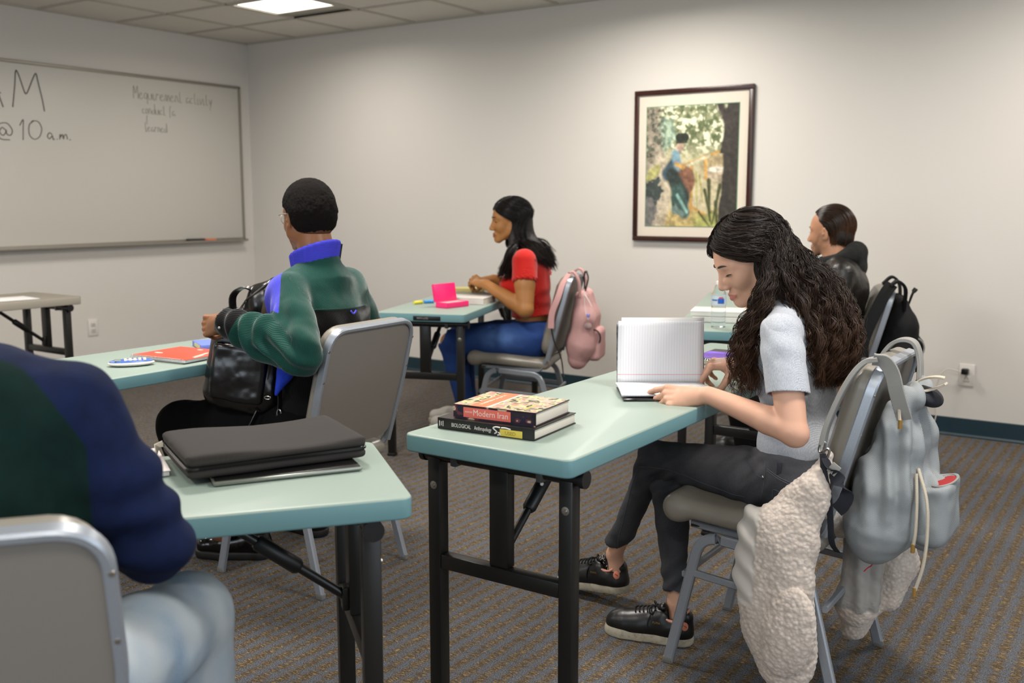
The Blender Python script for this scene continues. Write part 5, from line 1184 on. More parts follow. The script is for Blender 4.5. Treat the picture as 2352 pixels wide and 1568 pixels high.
HB3 = sobj('hair', q2, .007, M_strb, t)
def fol3(ph, side, g):
    d = math.degrees(ph)
    if side > 0 and d < 115: P = [HM3 @ Vector((-.012, .084, -.06)), HM3 @ Vector((-.012, .094, -.12)), L3_(-.030, -.155, 1.01), L3_(-.055, -.145, .94), L3_(-.085, -.12, .875)]; s_ = .018
    elif side < 0 and d < 105: P = [HM3 @ Vector((-.012, -.084, -.06)), HM3 @ Vector((-.012, -.09, -.12)), L3_(-.03, .14, 1.01), L3_(-.045, .13, .94), L3_(-.055, .12, .90)]; s_ = .015
    else:
        e = (180-d)/80; y = -side*.10*min(1, e*1.1); e = min(1, (180-d)/(65 if side > 0 else 75)); P = [HM3 @ Vector((-.095+.075*e, side*(.02+.062*min(1, e*1.6)), -.05)), HM3 @ Vector((-.100+.080*e, side*(.02+.072*min(1, e*1.6)), -.11)), L3_(.105-.075*e, -side*(.01+.135*e), 1.030), L3_(.140-.080*e, -side*(.01+.150*e), .975+.02*e), L3_(.168-.080*e, -side*(.01+.155*e), .915+.065*e)]; s_ = .015
    o = g.normal(size=3)*s_; c = g.uniform(0, .03)
    return [np.array(p)+o*(.5+.15*i)+[0, 0, c*(i/4)**2] for i, p in enumerate(P)]
pa, ra = hair_flow(HM3, lambda u_, s: (-.018+.104*math.sin(R(62-86*u_)), s*.004, .036+.093*math.cos(R(62-86*u_))), (.104, .087, .093), (-.018, 0, .036), 430, 9, (80, 180), fol3, 30, .0018, (.10, .2), 5, (.0006, .0014), .0035, .008)
strand_mesh('hair_strands', pa, ra, M_str, HB3)

# ------------------------------------------------------------------ student in the black leather jacket
t = W4 = thing('person', (-1.38, 4.74, 0), 'person with slicked brown hair in a black leather jacket and hood, by the right wall', 'person')
P4 = PM(-1.40, 4.73, 18); L4 = lambda *p: P4 @ Vector(p); M_sk4 = skin_mat('skin_fair', 'c08c6c', 'a0685a', .45); HM4 = headframe((-1.398, 4.78, 1.136), -8, 2, .98)
s4L, s4R, e4L, e4R, w4L, w4R = L4(.075, -.18, .950), L4(.075, .18, .950), L4(.02, -.26, .72), L4(.02, .26, .72), L4(-.22, -.17, .79), L4(-.22, .17, .79)
h4L, h4R, k4L, k4R, a4L, a4R = L4(.04, -.09, .53), L4(.04, .09, .53), L4(-.40, -.13, .50), L4(-.40, .13, .50), L4(-.32, -.14, .09), L4(-.32, .14, .09)
q = torso(S(P4), (.04, 0, .53), (.07, 0, .85), (.05, 0, 1.03), .16, .10, -.006); q.M = Matrix.Identity(4)
q.chain([h4L, k4L, a4L], [.08, .055, .04], .02); q.chain([h4R, k4R, a4R], [.08, .055, .04], .02); vb = q.mesh(.009)
qh = head(S(HM4), jaw=1.06); n4 = L4(.05, .02, 1.02); qh.p.append(('c', 0, .03, np.array(HM4 @ Vector((-.035, 0, -.045))), np.array(n4), .054, .06)); vh = qh.mesh(.003)
qa = S()
for b, c, sd_ in ((e4L, w4L, -1), (e4R, w4R, 1)): qa.chain([b, c], [.04, .027], .01); hand(qa, c, P4.to_3x3() @ Vector((-.95, -sd_*.3, -.1)), (0, 0, 1), ((35, 40, 25),)*4, (30, 35, 10, 10), 1.05, sd_)
va = qa.mesh(.004)
def stub(v):
    l = toloc(v, HM4); d = np.minimum(capd(l, (.0, .058, -.03), (.06, .02, -.095), .034, .030), capd(l, (.0, -.058, -.03), (.06, -.02, -.095), .034, .030)); d = np.minimum(d, capd(l, (.082, .02, -.058), (.082, -.02, -.058), .007, .007)); return np.clip(-d/.012+.2, 0, 1)*(.8+.2*fbm(l*300, 2, 2))
sobj('body', cat(vb, vh, va), 0, M_sk4, t, attrs={'lip': lipf(HM4), 'stub': stub}); M_brb = simple('brown_brow', '2b1d14', .8); eyes(HM4, t, M_brb, True, 0, 0., vh)
M_slk = hair_mat('slicked_brown_hair', '1c120c', '3a2619', '5f3f28', .35); q = S(HM4); q.ell((-.022, 0, .036), (.0975, .080, .086), .01); q.ell((-.06, 0, -.02), (.060, .066, .065), .02); q.half((.062, 0, 0), (1, 0, .2), .006); q.box((.055, 0, -.04), (.052, .12, .075), .02, .02, 1)
for s in (-1, 1): q.ell((-.010, s*.086, -.012), (.022, .016, .034), .006, 1)
HB4 = sobj('hair', q, .004, hair_base_mat('brown_hair_base', '150d08', .5), t)
pa = []; g = np.random.default_rng(8); Mh4 = np.array(HM4)
for c in range(230):
    fi = R(g.uniform(-88, 88)); a0 = R(g.uniform(38, 52)+abs(math.degrees(fi))*.12); a1 = R(g.uniform(196, 214)); sc_ = 1+g.uniform(0, .05); P = []
    for i in range(14):
        a = a0+(a1-a0)*i/13; P.append([-.018+.103*math.cos(a)*math.cos(fi)*sc_, .0865*math.sin(fi)*sc_*(1-.25*(i/13)**2), .034+.093*math.sin(a)*math.cos(fi)*sc_-.050*abs(math.sin(fi))**3*(i/13)])
    P.append([P[-1][0]+.004, P[-1][1]*.92, P[-1][2]-.03]); P.append([P[-1][0]+.008, P[-1][1]*.9, P[-1][2]-.03])
    P = resample(spline(P, 3), 26); P = P @ Mh4[:3, :3].T+Mh4[:3, 3]
    for j in range(9): pa.append(P+g.normal(size=3)*.0026*np.linspace(.6, 1.2, 26)[:, None])
pa = np.array(pa); ra = g.uniform(.0006, .0014, len(pa))
strand_mesh('hair_strands', pa, ra, M_slk, HB4)
k = N('black_leather', .38, 0, .5); co = k.coord(); k.base('14110f'); lb = k.noise(co, 30, 4, .6, 1.2); k.bump(k.noise(co, 220, 3), .15, .001, k.bump(lb, .35, .008)); M_lthr = k.m
q = torso(S(P4), (.05, 0, .56), (.075, 0, .86), (.05, 0, 1.03), .168, .118, .012, .16); q.M = Matrix.Identity(4)
q.chain([s4L, e4L], [.060, .062], .03); q.chain([e4L, w4L], [.062, .044], .014); q.chain([s4R, e4R], [.060, .062], .03); q.chain([e4R, w4R], [.062, .044], .014); q.half((0, 0, .47), (0, 0, -1))
LJ = sobj('leather_jacket', q, .006, M_lthr, t, lambda v: .007*fbm(v*[12, 12, 9], 3, 3))
q = S(P4); cH = (.075, .015, 1.035)
for i in range(20):
    a0, a1 = [2*math.pi*(i+j)/20 for j in (0, 1)]; f_ = lambda a: Vector((.055+.085*math.cos(a), .015+.095*math.sin(a), 1.012+.032*math.cos(a))); q.cone(f_(a0), f_(a1), .028+.020*max(0, math.cos(a0)), .028+.020*max(0, math.cos(a1)), .012)
q.ell((.155, .015, .975), (.036, .085, .052), .03); sobj('hood', q, .005, simple('black_fleece', '10110f', .95, bump=(60, .4, .003)), t, lambda v: .005*fbm(v*18, 3, 3))
q = S(P4); q.ell((.05, 0, .54), (.12, .17, .085), .04); q.M = Matrix.Identity(4); q.chain([h4L, k4L, a4L+Vector((0, 0, .02))], [.095, .075, .055], .02); q.chain([h4R, k4R, a4R+Vector((0, 0, .02))], [.095, .075, .055], .02)
sobj('trousers', q, .008, M_trs, t, lambda v: .006*fbm(v*12, 3, 3))
for p in (a4L, a4R): d = P4.to_3x3() @ Vector((-1, 0, 0)); boot(frame(Vector((p.x, p.y, .001))-d*.04, d, Vector((0, 0, 1)).cross(d), (0, 0, 1)), t, M_shoe, M_sole)

# ------------------------------------------------------------------ blurred student in the near left corner
t = W5 = thing('person', (-1.44, .74, 0), 'blurred person seen from behind at lower left in a navy and green sweatshirt', 'person')
P5 = PM(-1.446, .731, -38.5); L5 = lambda *p: P5 @ Vector(p)
s5L, s5R, e5L, e5R, w5L, w5R = L5(.03, -.20, .985), L5(.05, .140, .975), L5(-.10, -.30, .80), L5(.03, .248, .762), L5(-.30, -.16, .80), L5(-.125, .085, .80)
h5L, h5R, k5L, k5R, a5L, a5R = L5(.05, -.10, .53), L5(.05, .10, .53), L5(-.38, -.22, .53), L5(-.31, .285, .500), L5(-.36, -.22, .09), L5(-.26, .295, .09)
HM5 = P5 @ Matrix.Translation((-.22, -.17, 1.10)) @ Matrix.Rotation(R(180), 4, 'Z') @ Matrix.Rotation(R(35), 4, 'Y')
def tor5(q, g): q.ell((.05, 0, .54), (.11+g, .165+g, .10+g), .04); q.ell((.045, 0, .70), (.10+g, .15+g, .13+g), .05); q.ell((.03, 0, .86), (.11+g, .17+g, .13+g), .05); q.ell((-.03, -.02, .985), (.11+g, .15+g, .08+g), .06); q.cone((.03, -.15, .98), (.03, .14, .98), .058+g, .058+g, .05); return q
q = tor5(S(P5), -.008); q.M = Matrix.Identity(4); q.chain([h5L, k5L, a5L], [.08, .058, .04], .02); q.chain([h5R, k5R, a5R], [.08, .058, .04], .02)
q.chain([e5L, w5L], [.042, .028], .01); q.chain([s5R, e5R], [.045, .042], .01); q.chain([e5R, e5R.lerp(w5R, .4), w5R], [.046, .042, .029], .01); vb = q.mesh(.008)
qh = head(S(HM5)); qh.p.append(('c', 0, .03, np.array(HM5 @ Vector((-.035, 0, -.045))), np.array(L5(-.06, -.07, .99)), .054, .062)); vh = qh.mesh(.005)
qa = S(); hand(qa, w5L, P5.to_3x3() @ Vector((-.9, .4, -.1)), (0, 0, 1), ((35, 40, 25),)*4, (30, 35, 10, 10), 1.05, -1); hand(qa, w5R, P5.to_3x3() @ Vector((-.8, -.6, .0)), (0, 0, 1), ((35, 40, 25),)*4, (30, 35, 10, 10), 1.05, 1); va = qa.mesh(.005)
sobj('body', cat(vb, vh, va), 0, M_sk4, t, attrs={'lip': lipf(HM5)}); eyes(HM5, t, M_brb, False, 0, 0., vh)
q = S(HM5); q.ell((-.018, 0, .042), (.102, .085, .088), .01); q.half((.06, 0, 0), (1, 0, .2), .006); q.box((.055, 0, -.04), (.052, .12, .07), .02, .02, 1); sobj('hair', q, .006, M_afro, t, lambda v: .004*fbm(v*90, 2, 2))
k = N('two_tone_sweatshirt', .95, 0, .2); co = k.coord(); nz = k.noise(co, 40, 3); c_ = k.mix(k.step(k.attr('green'), .004), k.mix(nz, '081129', '0e1c40'), k.mix(nz, '041714', '08231e')); k.base(c_); k.bump(k.noise(co, 300, 2), .2, .001); M_swt = k.m
q = tor5(S(P5), .014); q.M = Matrix.Identity(4); q.chain([s5L, e5L], [.078, .066], .02); q.chain([e5L, w5L], [.06, .05], .014); q.chain([s5R, s5R.lerp(e5R, .5), e5R], [.073, .067, .057], .016); q.cone(e5R, e5R.lerp(w5R, .20), .056, .054, .010); q.half((0, 0, .50), (0, 0, -1))
def f_g5(v): l = toloc(v, P5); return np.minimum(.172-l[:, 1], 1.06-8*np.maximum(l[:, 1]-.05, 0)**2-l[:, 2]) 
def sw_d(v):
    d = .007*fbm(v*9, 3, 3); e = v-np.array(s5R.lerp(e5R, .75)); r_ = np.linalg.norm(e, axis=1); return d+.008*np.sin(e[:, 2]*90+20*e[:, 0]+2*vn(v*10, 3))*np.exp(-(r_/.10)**2)
sobj('sweatshirt', q, .006, M_swt, t, sw_d, {'green': f_g5})
q = S(P5); q.ell((.05, 0, .54), (.125, .18, .09), .04); q.M = Matrix.Identity(4); q.chain([h5L, k5L, a5L], [.10, .082, .065], .02); q.chain([h5R, h5R.lerp(k5R, .6), k5R], [.10, .092, .080], .02); q.chain([k5R, k5R.lerp(a5R, .5), a5R], [.082, .078, .066], .02)
sobj('jeans', q, .007, denim('pale_denim', '6d8297', '8fa2b3', 'bfc0bb'), t, lambda v: .006*fbm(v*12, 3, 3), {'fade': lambda v: np.clip(.45+.9*fbm(v*[8, 8, 5], 9, 3), 0, 1)})
for p in (a5L, a5R): d = P5.to_3x3() @ Vector((-1, 0, 0)); boot(frame(Vector((p.x, p.y, .001))-d*.04, d, Vector((0, 0, 1)).cross(d), (0, 0, 1)), t, M_shoe, M_sole)
# ================================================================== THINGS ON THE TABLES
def rect_frame(a, b, side=1, z=0):
    """local x from a to b on the table plane, local y to the left"""
    a = Vector((a[0], a[1], z)); b = Vector((b[0], b[1], z)); x = (b-a).normalized(); return frame(a, x, Vector((0, 0, 1)).cross(x)*side, (0, 0, 1)) if side == 1 else frame(a, x, Vector((0, 0, 1)).cross(x), (0, 0, 1))
def paint_quad(name, M, w, h, nx, ny, fn, parent, rough=.5, z=0):
    U, V = np.meshgrid(np.linspace(0, 1, nx), np.linspace(0, 1, ny), indexing='ij'); u = U.ravel(); v = V.ravel(); c = np.clip(fn(u, v), 0, 1)
    P = np.stack([u*w, v*h, np.full_like(u, z), np.ones_like(u)], 1) @ np.array(M).T; idx = np.arange(nx*ny).reshape(nx, ny)
    f = np.stack([idx[:-1, :-1].ravel(), idx[1:, :-1].ravel(), idx[1:, 1:].ravel(), idx[:-1, 1:].ravel()], 1)
    k = N(name+'_print', rough); a = k.n('ShaderNodeAttribute'); a.attribute_name = 'paint'; k.l(a.outputs['Color'], k.i['Base Color'])
    me = npmesh(name, P[:, :3], f, [k.m]); at = me.attributes.new('paint', 'FLOAT_COLOR', 'POINT'); at.data.foreach_set('color', np.concatenate([c, np.ones((len(c), 1))], 1).astype(np.float32).ravel()); return link(name, me, parent, True)
k = N('page_edges', .85); co = k.coord('Object', (1, 1, 1)); k.base(k.mix(k.wave(co, 260, 'Z', 1.5), 'b8b0a3', 'd9d2c6')); M_pages = k.m
M_paper = simple('white_paper', 'd9d8d6', .8)
def book(label, M, w, d, h, cover, name='textbook', cat_='book', group=None, sq=.003):
    """M: spine front-left bottom corner; x along spine, y into the book, z up"""
    t = thing(name, tuple(M @ Vector((w/2, d/2, 0))), label, cat_, group)
    MB().box((w/2, d/2+.002, h/2), (w-2*sq, d-sq-.002, h-.005), .001, M=M).obj('pages', M_pages, t)
    m = MB(); m.box((w/2, d/2, .0012), (w, d, .0024), .0008, M=M).box((w/2, d/2, h-.0012), (w, d, .0024), .0008, M=M).box((w/2, .0012, h/2), (w, .0024, h), .0008, M=M); m.obj('cover', cover, t); return t
M_blk = simple('black_cover', '141312', .35); M_mix = simple('dark_cover', '2b1a1f', .35)
# lower: biological anthropology
Mb1 = rect_frame((-1.453, 1.842), (-1.188, 1.860), 1, .7405); t = BK1 = book('black textbook with BIOLOGICAL Anthropology on its spine, under a colourful book', Mb1, .265, .212, .027, M_blk, group='stacked textbooks')
SP = Mb1 @ Matrix.Rotation(R(90), 4, 'X')       # spine plane: x along, y up
M_wtx = simple('white_print', 'cfcac4', .5); M_yel = simple('yellow_sticker', 'c9b44a', .5)
tx = lambda n, s, sz, M, x, y, mat, par, z=.0006, sx=1: text(n, s, sz, M @ Matrix.Translation((x, y, z)), mat, par, .0002, 'LEFT', sx)
tx('spine_title', 'BIOLOGICAL', .0135, SP, .040, .0085, M_wtx, t, sx=.70); tx('spine_title', 'Anthropology', .0135, SP, .104, .0085, M_wtx, t, sx=.62)
m = MB()
for i in range(3): m.box((.006+.005*i, .0135, .0005), (.0018, .013-.003*(i == 1), .0004), M=SP)
m.obj('publisher_mark', M_wtx, t)
sw = MB()
for pth in (((.160, .006), (.166, .010), (.160, .015), (.156, .019), (.164, .022), (.175, .0215)), ((.168, .003), (.176, .006), (.170, .010)), ((.178, .0215), (.190, .022), (.203, .020))): sw.tube([SP @ Vector((x, y, .0006)) for x, y in spline([(a, b, 0) for a, b in pth], 4) for y in (y,)] if False else [SP @ Vector((p[0], p[1], .0006)) for p in spline([(a, b, 0) for a, b in pth], 4)], .0017, 5)
sw.obj('spine_flourish', M_wtx, t)
MB().box((.204, .0105, .0008), (.060, .0165, .001), .0008, M=SP).obj('used_sticker', M_yel, t); tx('sticker_lettering', 'USED', .012, SP, .188, .0065, simple('sticker_ink', '8a7420', .6), t, .0014)
# upper: modern iran
Mb2 = rect_frame((-1.420, 1.862), (-1.199, 1.882), 1, .7675); hB = .033; t = BK2 = book('thick colourful textbook titled Modern Iran, on top of the black textbook', Mb2, .222, .180, hB, M_mix, group='stacked textbooks')
def cov(u, v):
    p = np.stack([u*9, v*7, u*0], 1); n1_ = vn(p*1.4, 31); n2_ = vn(p*2.3, 33); n3_ = vn(p*4.7, 35); pal = [lin(c)[:3] for c in ('c9bfa8', '8b7f6c', '3f3a34', 'd8c98a', 'b7a79a', 'cf8d74', '6f7a5c', 'e3dccb')]
    i = np.clip(((n1_*.5+.5)*4+(n2_*.5+.5)*4), 0, 7.99).astype(int); c = np.array(pal)[i]*(1+.2*n3_[:, None])
    b = ((u > .20) & (u < .40)); c[b] = np.array(lin('e07a52')[:3]); b = ((u > .40) & (u < .435)); c[b] = np.array(lin('dcd3c4')[:3]); b = (np.abs(u-.27) < .018) & (np.abs(v-.5) < .36) & (vn(p*9, 5) > -.2); c[b] = np.array(lin('e8c3ae')[:3])
    b = (u > .80) & (u < .835) & (v > .12) & (v < .45); c[b] = np.array(lin('b7b04a')[:3]); return c
paint_quad('cover_art', Mb2, .220, .178, 140, 110, cov, t, .3, hB+.0004); SP2 = Mb2 @ Matrix.Rotation(R(90), 4, 'X')
def spn(u, v):
    p = np.stack([u*14, v*3, u*0], 1); i = np.clip((vn(p, 41)*.5+.5)*6.2-1, 0, 5.99).astype(int); pal = np.array([lin(c)[:3] for c in ('15121c', '2a1c26', '1a1a30', '5d2a33', 'b7a58c', '8d8a6a')]); return pal[i]
paint_quad('spine_art', SP2, .221, hB-.001, 120, 22, spn, t, .35, .0004)
MB().box((.0925, .0165, .0009), (.128, .024, .0006), M=SP2).obj('spine_label', simple('coral_label', 'd8695a', .5), t); tx('spine_title', 'Modern Iran', .0205, SP2, .055, .0105, simple('pale_title', 'e8c9bd', .5), t, .0014, .92); tx('spine_author', 'KEDDIE', .006, SP2, .033, .0155, simple('pale_author', 'e8c9bd', .5), t, .0014)

# composition notebook held open
rt_ = Vector((.83, .558, 0)); fw_ = Vector((-.558, .830, 0)); nA = Vector((-1.241, 2.376, .742))+rt_*.012+fw_*.022
t = thing('composition_notebook', tuple(nA+rt_*.12+fw_*.08), 'open lined notebook with one half standing upright under the curly-haired student\'s hands', 'notebook')
MN = frame(nA, rt_, fw_, (0, 0, 1)); wN, dN = .250, .165
k = N('ruled_paper', .85); co = k.attr('ux'); cv = k.attr('uy'); ln = k.math('LESS_THAN', k.math('FRACT', k.math('MULTIPLY', co, 32)), .10); c_ = k.mix(ln, 'e4e4e6', 'ced0da'); mr = k.math('LESS_THAN', k.math('ABSOLUTE', k.math('SUBTRACT', cv, .135)), .0045); k.base(k.mix(mr, c_, 'd89aa6')); M_ruled = k.m
def page(name, fn, nx, ny, par, mat, thick=.0012):
    P = []; A = []; B = []
    for i in range(nx+1):
        for j in range(ny+1): P.append(tuple(MN @ Vector(fn(i/nx, j/ny)))); A.append(i/nx); B.append(j/ny)
    f = [[i*(ny+1)+j, (i+1)*(ny+1)+j, (i+1)*(ny+1)+j+1, i*(ny+1)+j+1] for i in range(nx) for j in range(ny)]
    o = link(name, npmesh(name, np.array(P), np.array(f), [mat], {'ux': A, 'uy': B}), par); md = o.modifiers.new('thickness', 'SOLIDIFY'); md.thickness = thick; md.offset = -1; return o
st = lambda u, v: (u*wN+.004*v, dN+.004+.030*v+.004*math.sin(v*3), .014+v*.178)
page('cover', lambda u, v: (u*(wN+.006)-.001, dN+.010+.034*v+.004*math.sin(v*3), .002+v*.182+.002), 8, 10, t, simple('marbled_cover', '17161a', .5, var=(60, '8f8f92')), .002)
sp_o = page('standing_pages', st, 12, 12, t, M_ruled, .006)
page('page', lambda u, v: (u*(wN-.008)+.008+.006*v, dN+.010+.032*v+.004*math.sin(v*3)+.003, .014+v*.187), 6, 6, t, M_paper, .001)
page('flat_pages', lambda u, v: (u*wN-.006, dN*(1-v)+.006*v, .005+.005*math.sin(min(1, (1-v)*1.15)*math.pi)+.005*(1-v)+.001), 10, 14, t, M_ruled, .006)
page('cover', lambda u, v: (u*(wN+.004)-.004, (dN+.004)*(1-v)-.006-.020*(v > .9), .0012), 6, 10, t, M_blk, .0014)
# purple spiral notebook
Mp = rect_frame((-1.345, 3.068), (-1.100, 3.078), 1, .7405)
t = thing('spiral_notebook', tuple(Mp @ Vector((.12, .11, 0))), 'spiral notebook with purple cover and black border behind the student\'s hands', 'notebook')
MB().box((.122, .125, .010), (.24, .23, .016), .002, M=Mp).obj('pages', M_pages, t); MB().box((.122, .125, .0195), (.244, .236, .002), .001, M=Mp).obj('cover', M_blk, t)
def pur(u, v):
    n_ = fbm(np.stack([u*5, v*5, u*0], 1), 3, 3); c = np.array(lin('5a2ba8')[:3])[None]*(1+.5*n_[:, None])+np.array([.12, .08, .2])[None]*np.clip(n_, 0, 1)[:, None]; e = ((u-.55)/.09)**2+((v-.5)/.07)**2 < 1; c[e] = lin('cfc9cf')[:3]; e = (((u-.55)/.17)**2+((v-.5)/.10)**2 < 1) & (((u-.55)/.11)**2+((v-.5)/.09)**2 > 1) & (n_ > -.1); c[e] = lin('3a2340')[:3]; return c
paint_quad('cover_art', Mp @ Matrix.Translation((.004, .030, 0)), .236, .150, 60, 40, pur, t, .35, .0210)
m = MB()
for i in range(34):
    x = .006+.0070*i; m.tube([Mp @ Vector((x+.0015*math.sin(a*.5), .006+.010*math.cos(a), .011+.011*math.sin(a))) for a in np.linspace(-.6, 2*math.pi-.8, 12)], .0009, 5)
m.obj('wire_spiral', simple('bright_wire', 'cfd2d4', .2, .9), t)
# zip case on a slim laptop, near-left table
Mc = rect_frame((-1.492, 1.205), (-1.336, 1.452), 1, .7405)
t = thing('tablet', tuple(Mc @ Vector((.145, .10, 0))), 'slim silver-edged tablet lying under the black zip case', 'tablet'); MB().box((.146, .11, .0055), (.292, .21, .009), .004, M=Mc).obj('body', simple('tablet_silver', '7d8076', .3, .5), t); MB().box((.146, .11, .0106), (.284, .202, .0012), .0005, M=Mc).obj('screen', M_black, t)
e1 = Vector((-1.535, 1.180, .752)); e2 = Vector((-1.372, 1.505, .752)); xx = (e2-e1).normalized(); MC2 = frame(e1, xx, Vector((0, 0, 1)).cross(xx), (0, 0, 1)); lw = (e2-e1).length
k = N('black_neoprene', .85, 0, .3); co = k.coord(); k.base(k.mix(k.noise(co, 500, 2), '2b2826', '35312e')); k.bump(k.noise(co, 600, 2), .2, .0008); M_neo = k.m
t = thing('zip_case', tuple(MC2 @ Vector((lw/2, .13, 0))), 'padded black zip case lying at the end of the near-left table', 'case')
for nm, z0, z1 in (('case_bottom', .0, .022), ('case_top', .0225, .044)):
    q = S(MC2); q.box((lw/2, .128, (z0+z1)/2), (lw/2, .128, (z1-z0)/2), .0105, .004); sobj(nm, q, .0045, M_neo, t, lambda v: .0015*fbm(v*8, 3, 2)+(0 if nm == 'case_bottom' else 1)*.0045*np.sin(toloc(v, MC2)[:, 0]*17+.9)*(v[:, 2] > .79), smooth=3)
zp = [MC2 @ Vector(p) for p in fillet([(.03, .0, .0225), (lw-.0, .0, .0225), (lw, .256, .0225), (.0, .256, .0225), (0, .0, .0225), (.03, 0, .0225)], .022, 6)]; MB().tube(zp, .0032, 6).obj('zip', M_black, t)
m = MB(); m.rtube([MC2 @ Vector(p) for p in ((-.002, .228, .026), (-.014, .232, .022), (-.018, .226, .004), (-.018, .205, -.007))], .014, .003, .001, up=(0, 0, 1)); m.obj('zip_pull', simple('cream_pull', 'c9c2b2', .6), t)
# papers / workbook by the near-left student
Mw = rect_frame((-1.835, .96), (-1.66, 1.265), 1, .7405)
t = thing('workbook', tuple(Mw @ Vector((.17, .1, 0))), 'white workbook with pinkish edge in front of the blurred near-left student', 'book'); MB().box((.17, .05, .006), (.30, .20, .010), .001, M=Mw).obj('pages', M_paper, t); MB().box((.17, .05, .0115), (.304, .204, .001), M=Mw).obj('cover', simple('pale_pink_cover', 'd8cfcb', .6), t)
# calculator
Mk = rect_frame((-2.918, 1.955), (-2.812, 2.010), 1, .7405) @ Matrix.Translation((0, .0, 0)); Mk = frame((-2.868, 2.003, .7405), Vector((.72, .69, 0)).normalized() if False else Vector((.56, .83, 0)).normalized(), Vector((-.83, .56, 0)).normalized(), (0, 0, 1))
t = thing('calculator', (-2.868, 2.003, .7405), 'blue and white rounded handheld calculator beside the red notebook', 'calculator')
q = S(Mk); q.ell((0, 0, .009), (.074, .042, .011), .01); q.half((0, 0, .002), (0, 0, -1)); sobj('body', q, .002, simple('white_shell', 'c9c6bd', .35), t)
q = S(Mk); q.ell((0, 0, .0145), (.069, .037, .0085), .01); q.half((0, 0, .014), (0, 0, -1)); q.half((0, 0, .0195), (0, 0, 1)); fc = sobj('faceplate', q, .0015, simple('blue_faceplate', '3d63b0', .35), t)
MB().box((-.042, 0, .0198), (.020, .046, .0012), .0004, M=Mk).obj('display', simple('lcd_grey', '7f8b85', .25), t)
M_key = simple('cream_key', 'cdc6b4', .5)
for i in range(5):
    for j in range(4): MB().box((-.018+.015*i, -.021+.014*j, .0203), (.009, .009, .0022), .0008, M=Mk).obj('key', M_key, fc)
# red notebook + loose sheet
Mr = rect_frame((-2.992, 2.083), (-2.735, 2.108), 1, .7405)
t = thing('loose_sheet', tuple(Mr @ Vector((-.02, .17, 0))), 'white sheet sticking out from under the red notebook', 'paper'); MB().box((.065, .165, .001), (.245, .16, .0012), M=Mr, rot=R(4)).obj('sheet', M_paper, t)
t = thing('spiral_notebook', tuple(Mr @ Vector((.13, .12, .002))), 'red spiral notebook lying on the table beside the blue calculator', 'notebook')
MB().box((.130, .118, .0085), (.254, .22, .010), .001, M=Mr).obj('pages', M_paper, t); MB().box((.130, .118, .0142), (.258, .224, .0014), .0005, M=Mr).obj('cover', simple('red_cover', 'dd4a33', .45), t)
m = MB()
for i in range(36):
    x = .008+.0069*i; m.tube([Mr @ Vector((x, .004+.0075*math.cos(a), .0085+.0080*math.sin(a))) for a in np.linspace(-.4, 2*math.pi-.6, 10)], .0008, 4)
m.obj('wire_spiral', simple('wire_spiral_grey', 'a8a6a2', .3, .8), t); m = MB(); m.sphere(Mr @ Vector((.05, .085, .0150)), (.020, .009, .0004), 14).sphere(Mr @ Vector((.13, .20, .0150)), (.014, .008, .0004), 12); m.box((.222, .115, .0151), (.012, .10, .0006), M=Mr, rot=.3).box((.240, .085, .0151), (.010, .06, .0006), M=Mr, rot=.3); m.obj('cover_print', simple('cover_white', 'd9b8ab', .6), t)
Mx = rect_frame((-3.075, 2.42), (-2.925, 2.345), 1, .7405); t = thing('snack_box', tuple(Mx @ Vector((.07, .04, 0))), 'small blue and yellow box behind the leather backpack', 'box'); MB().box((.075, .04, .010), (.15, .09, .020), .002, M=Mx).obj('carton', simple('blue_carton', '6a7cc8', .5), t); MB().box((.085, -.0056, .010), (.09, .001, .014), M=Mx).obj('label', simple('cream_yellow_label', 'cfc290', .6), t)
# pink pencil box, white book, grey book, highlighters on the far table
Mq = frame((-3.135, 4.075, .7405), Vector((.10, .995, 0)).normalized(), Vector((-.995, .10, 0)).normalized(), (0, 0, 1)); M_pink2 = simple('hot_pink_plastic', 'e8286f', .3)
ax = Vector((.075, .185, 0)).normalized() if False else Vector((.15, .98, 0)).normalized()
o0 = Vector((-3.075, 3.992, .7405)); ax = (Vector((-3.060, 4.155, 0))-Vector((-3.075, 3.992, 0))).normalized(); ay = Vector((0, 0, 1)).cross(ax); Mq = frame(o0, ax, ay, (0, 0, 1))
t = thing('pencil_box', tuple(Mq @ Vector((.08, .06, 0))), 'open hot pink plastic box on the far teal table', 'box')
m = MB(); W_, D_, H_ = .160, .085, .028
m.box((W_/2, D_/2, .0015), (W_, D_, .003), .001, M=Mq)
for (x, y, w_, d_) in ((W_/2, .0015, W_, .003), (W_/2, D_-.0015, W_, .003), (.0015, D_/2, .003, D_), (W_-.0015, D_/2, .003, D_)): m.box((x, y, H_/2), (w_, d_, H_), .001, M=Mq)
m.obj('tray', M_pink2, t); MB().box((W_/2, D_/2, .016), (W_-.008, D_-.008, .020), .004, M=Mq).obj('contents', simple('pale_pink_eraser', 'e3a9a9', .7), t)
ML = Mq @ Matrix.Translation((0, D_, H_)) @ Matrix.Rotation(R(80), 4, 'X'); m = MB(); m.box((W_/2, .045, .0015), (W_, .090, .003), .001, M=ML).box((W_/2, .090, -.006), (W_, .003, .014), .001, M=ML).box((.0015, .045, -.006), (.003, .09, .014), .001, M=ML).box((W_-.0015, .045, -.006), (.003, .09, .014), .001, M=ML); m.obj('lid', M_pink2, t)
Mwb = rect_frame((-3.165, 4.262), (-3.020, 4.300), 1, .7405) if False else frame((-3.255, 4.175, .7405), Vector((.89, .25, 0)).normalized(), Vector((-.25, .89, 0)).normalized(), (0, 0, 1))
book('thick white-paged book beside the open pink box', Mwb, .235, .20, .034, simple('white_cover', 'c9c5bd', .5), 'textbook')
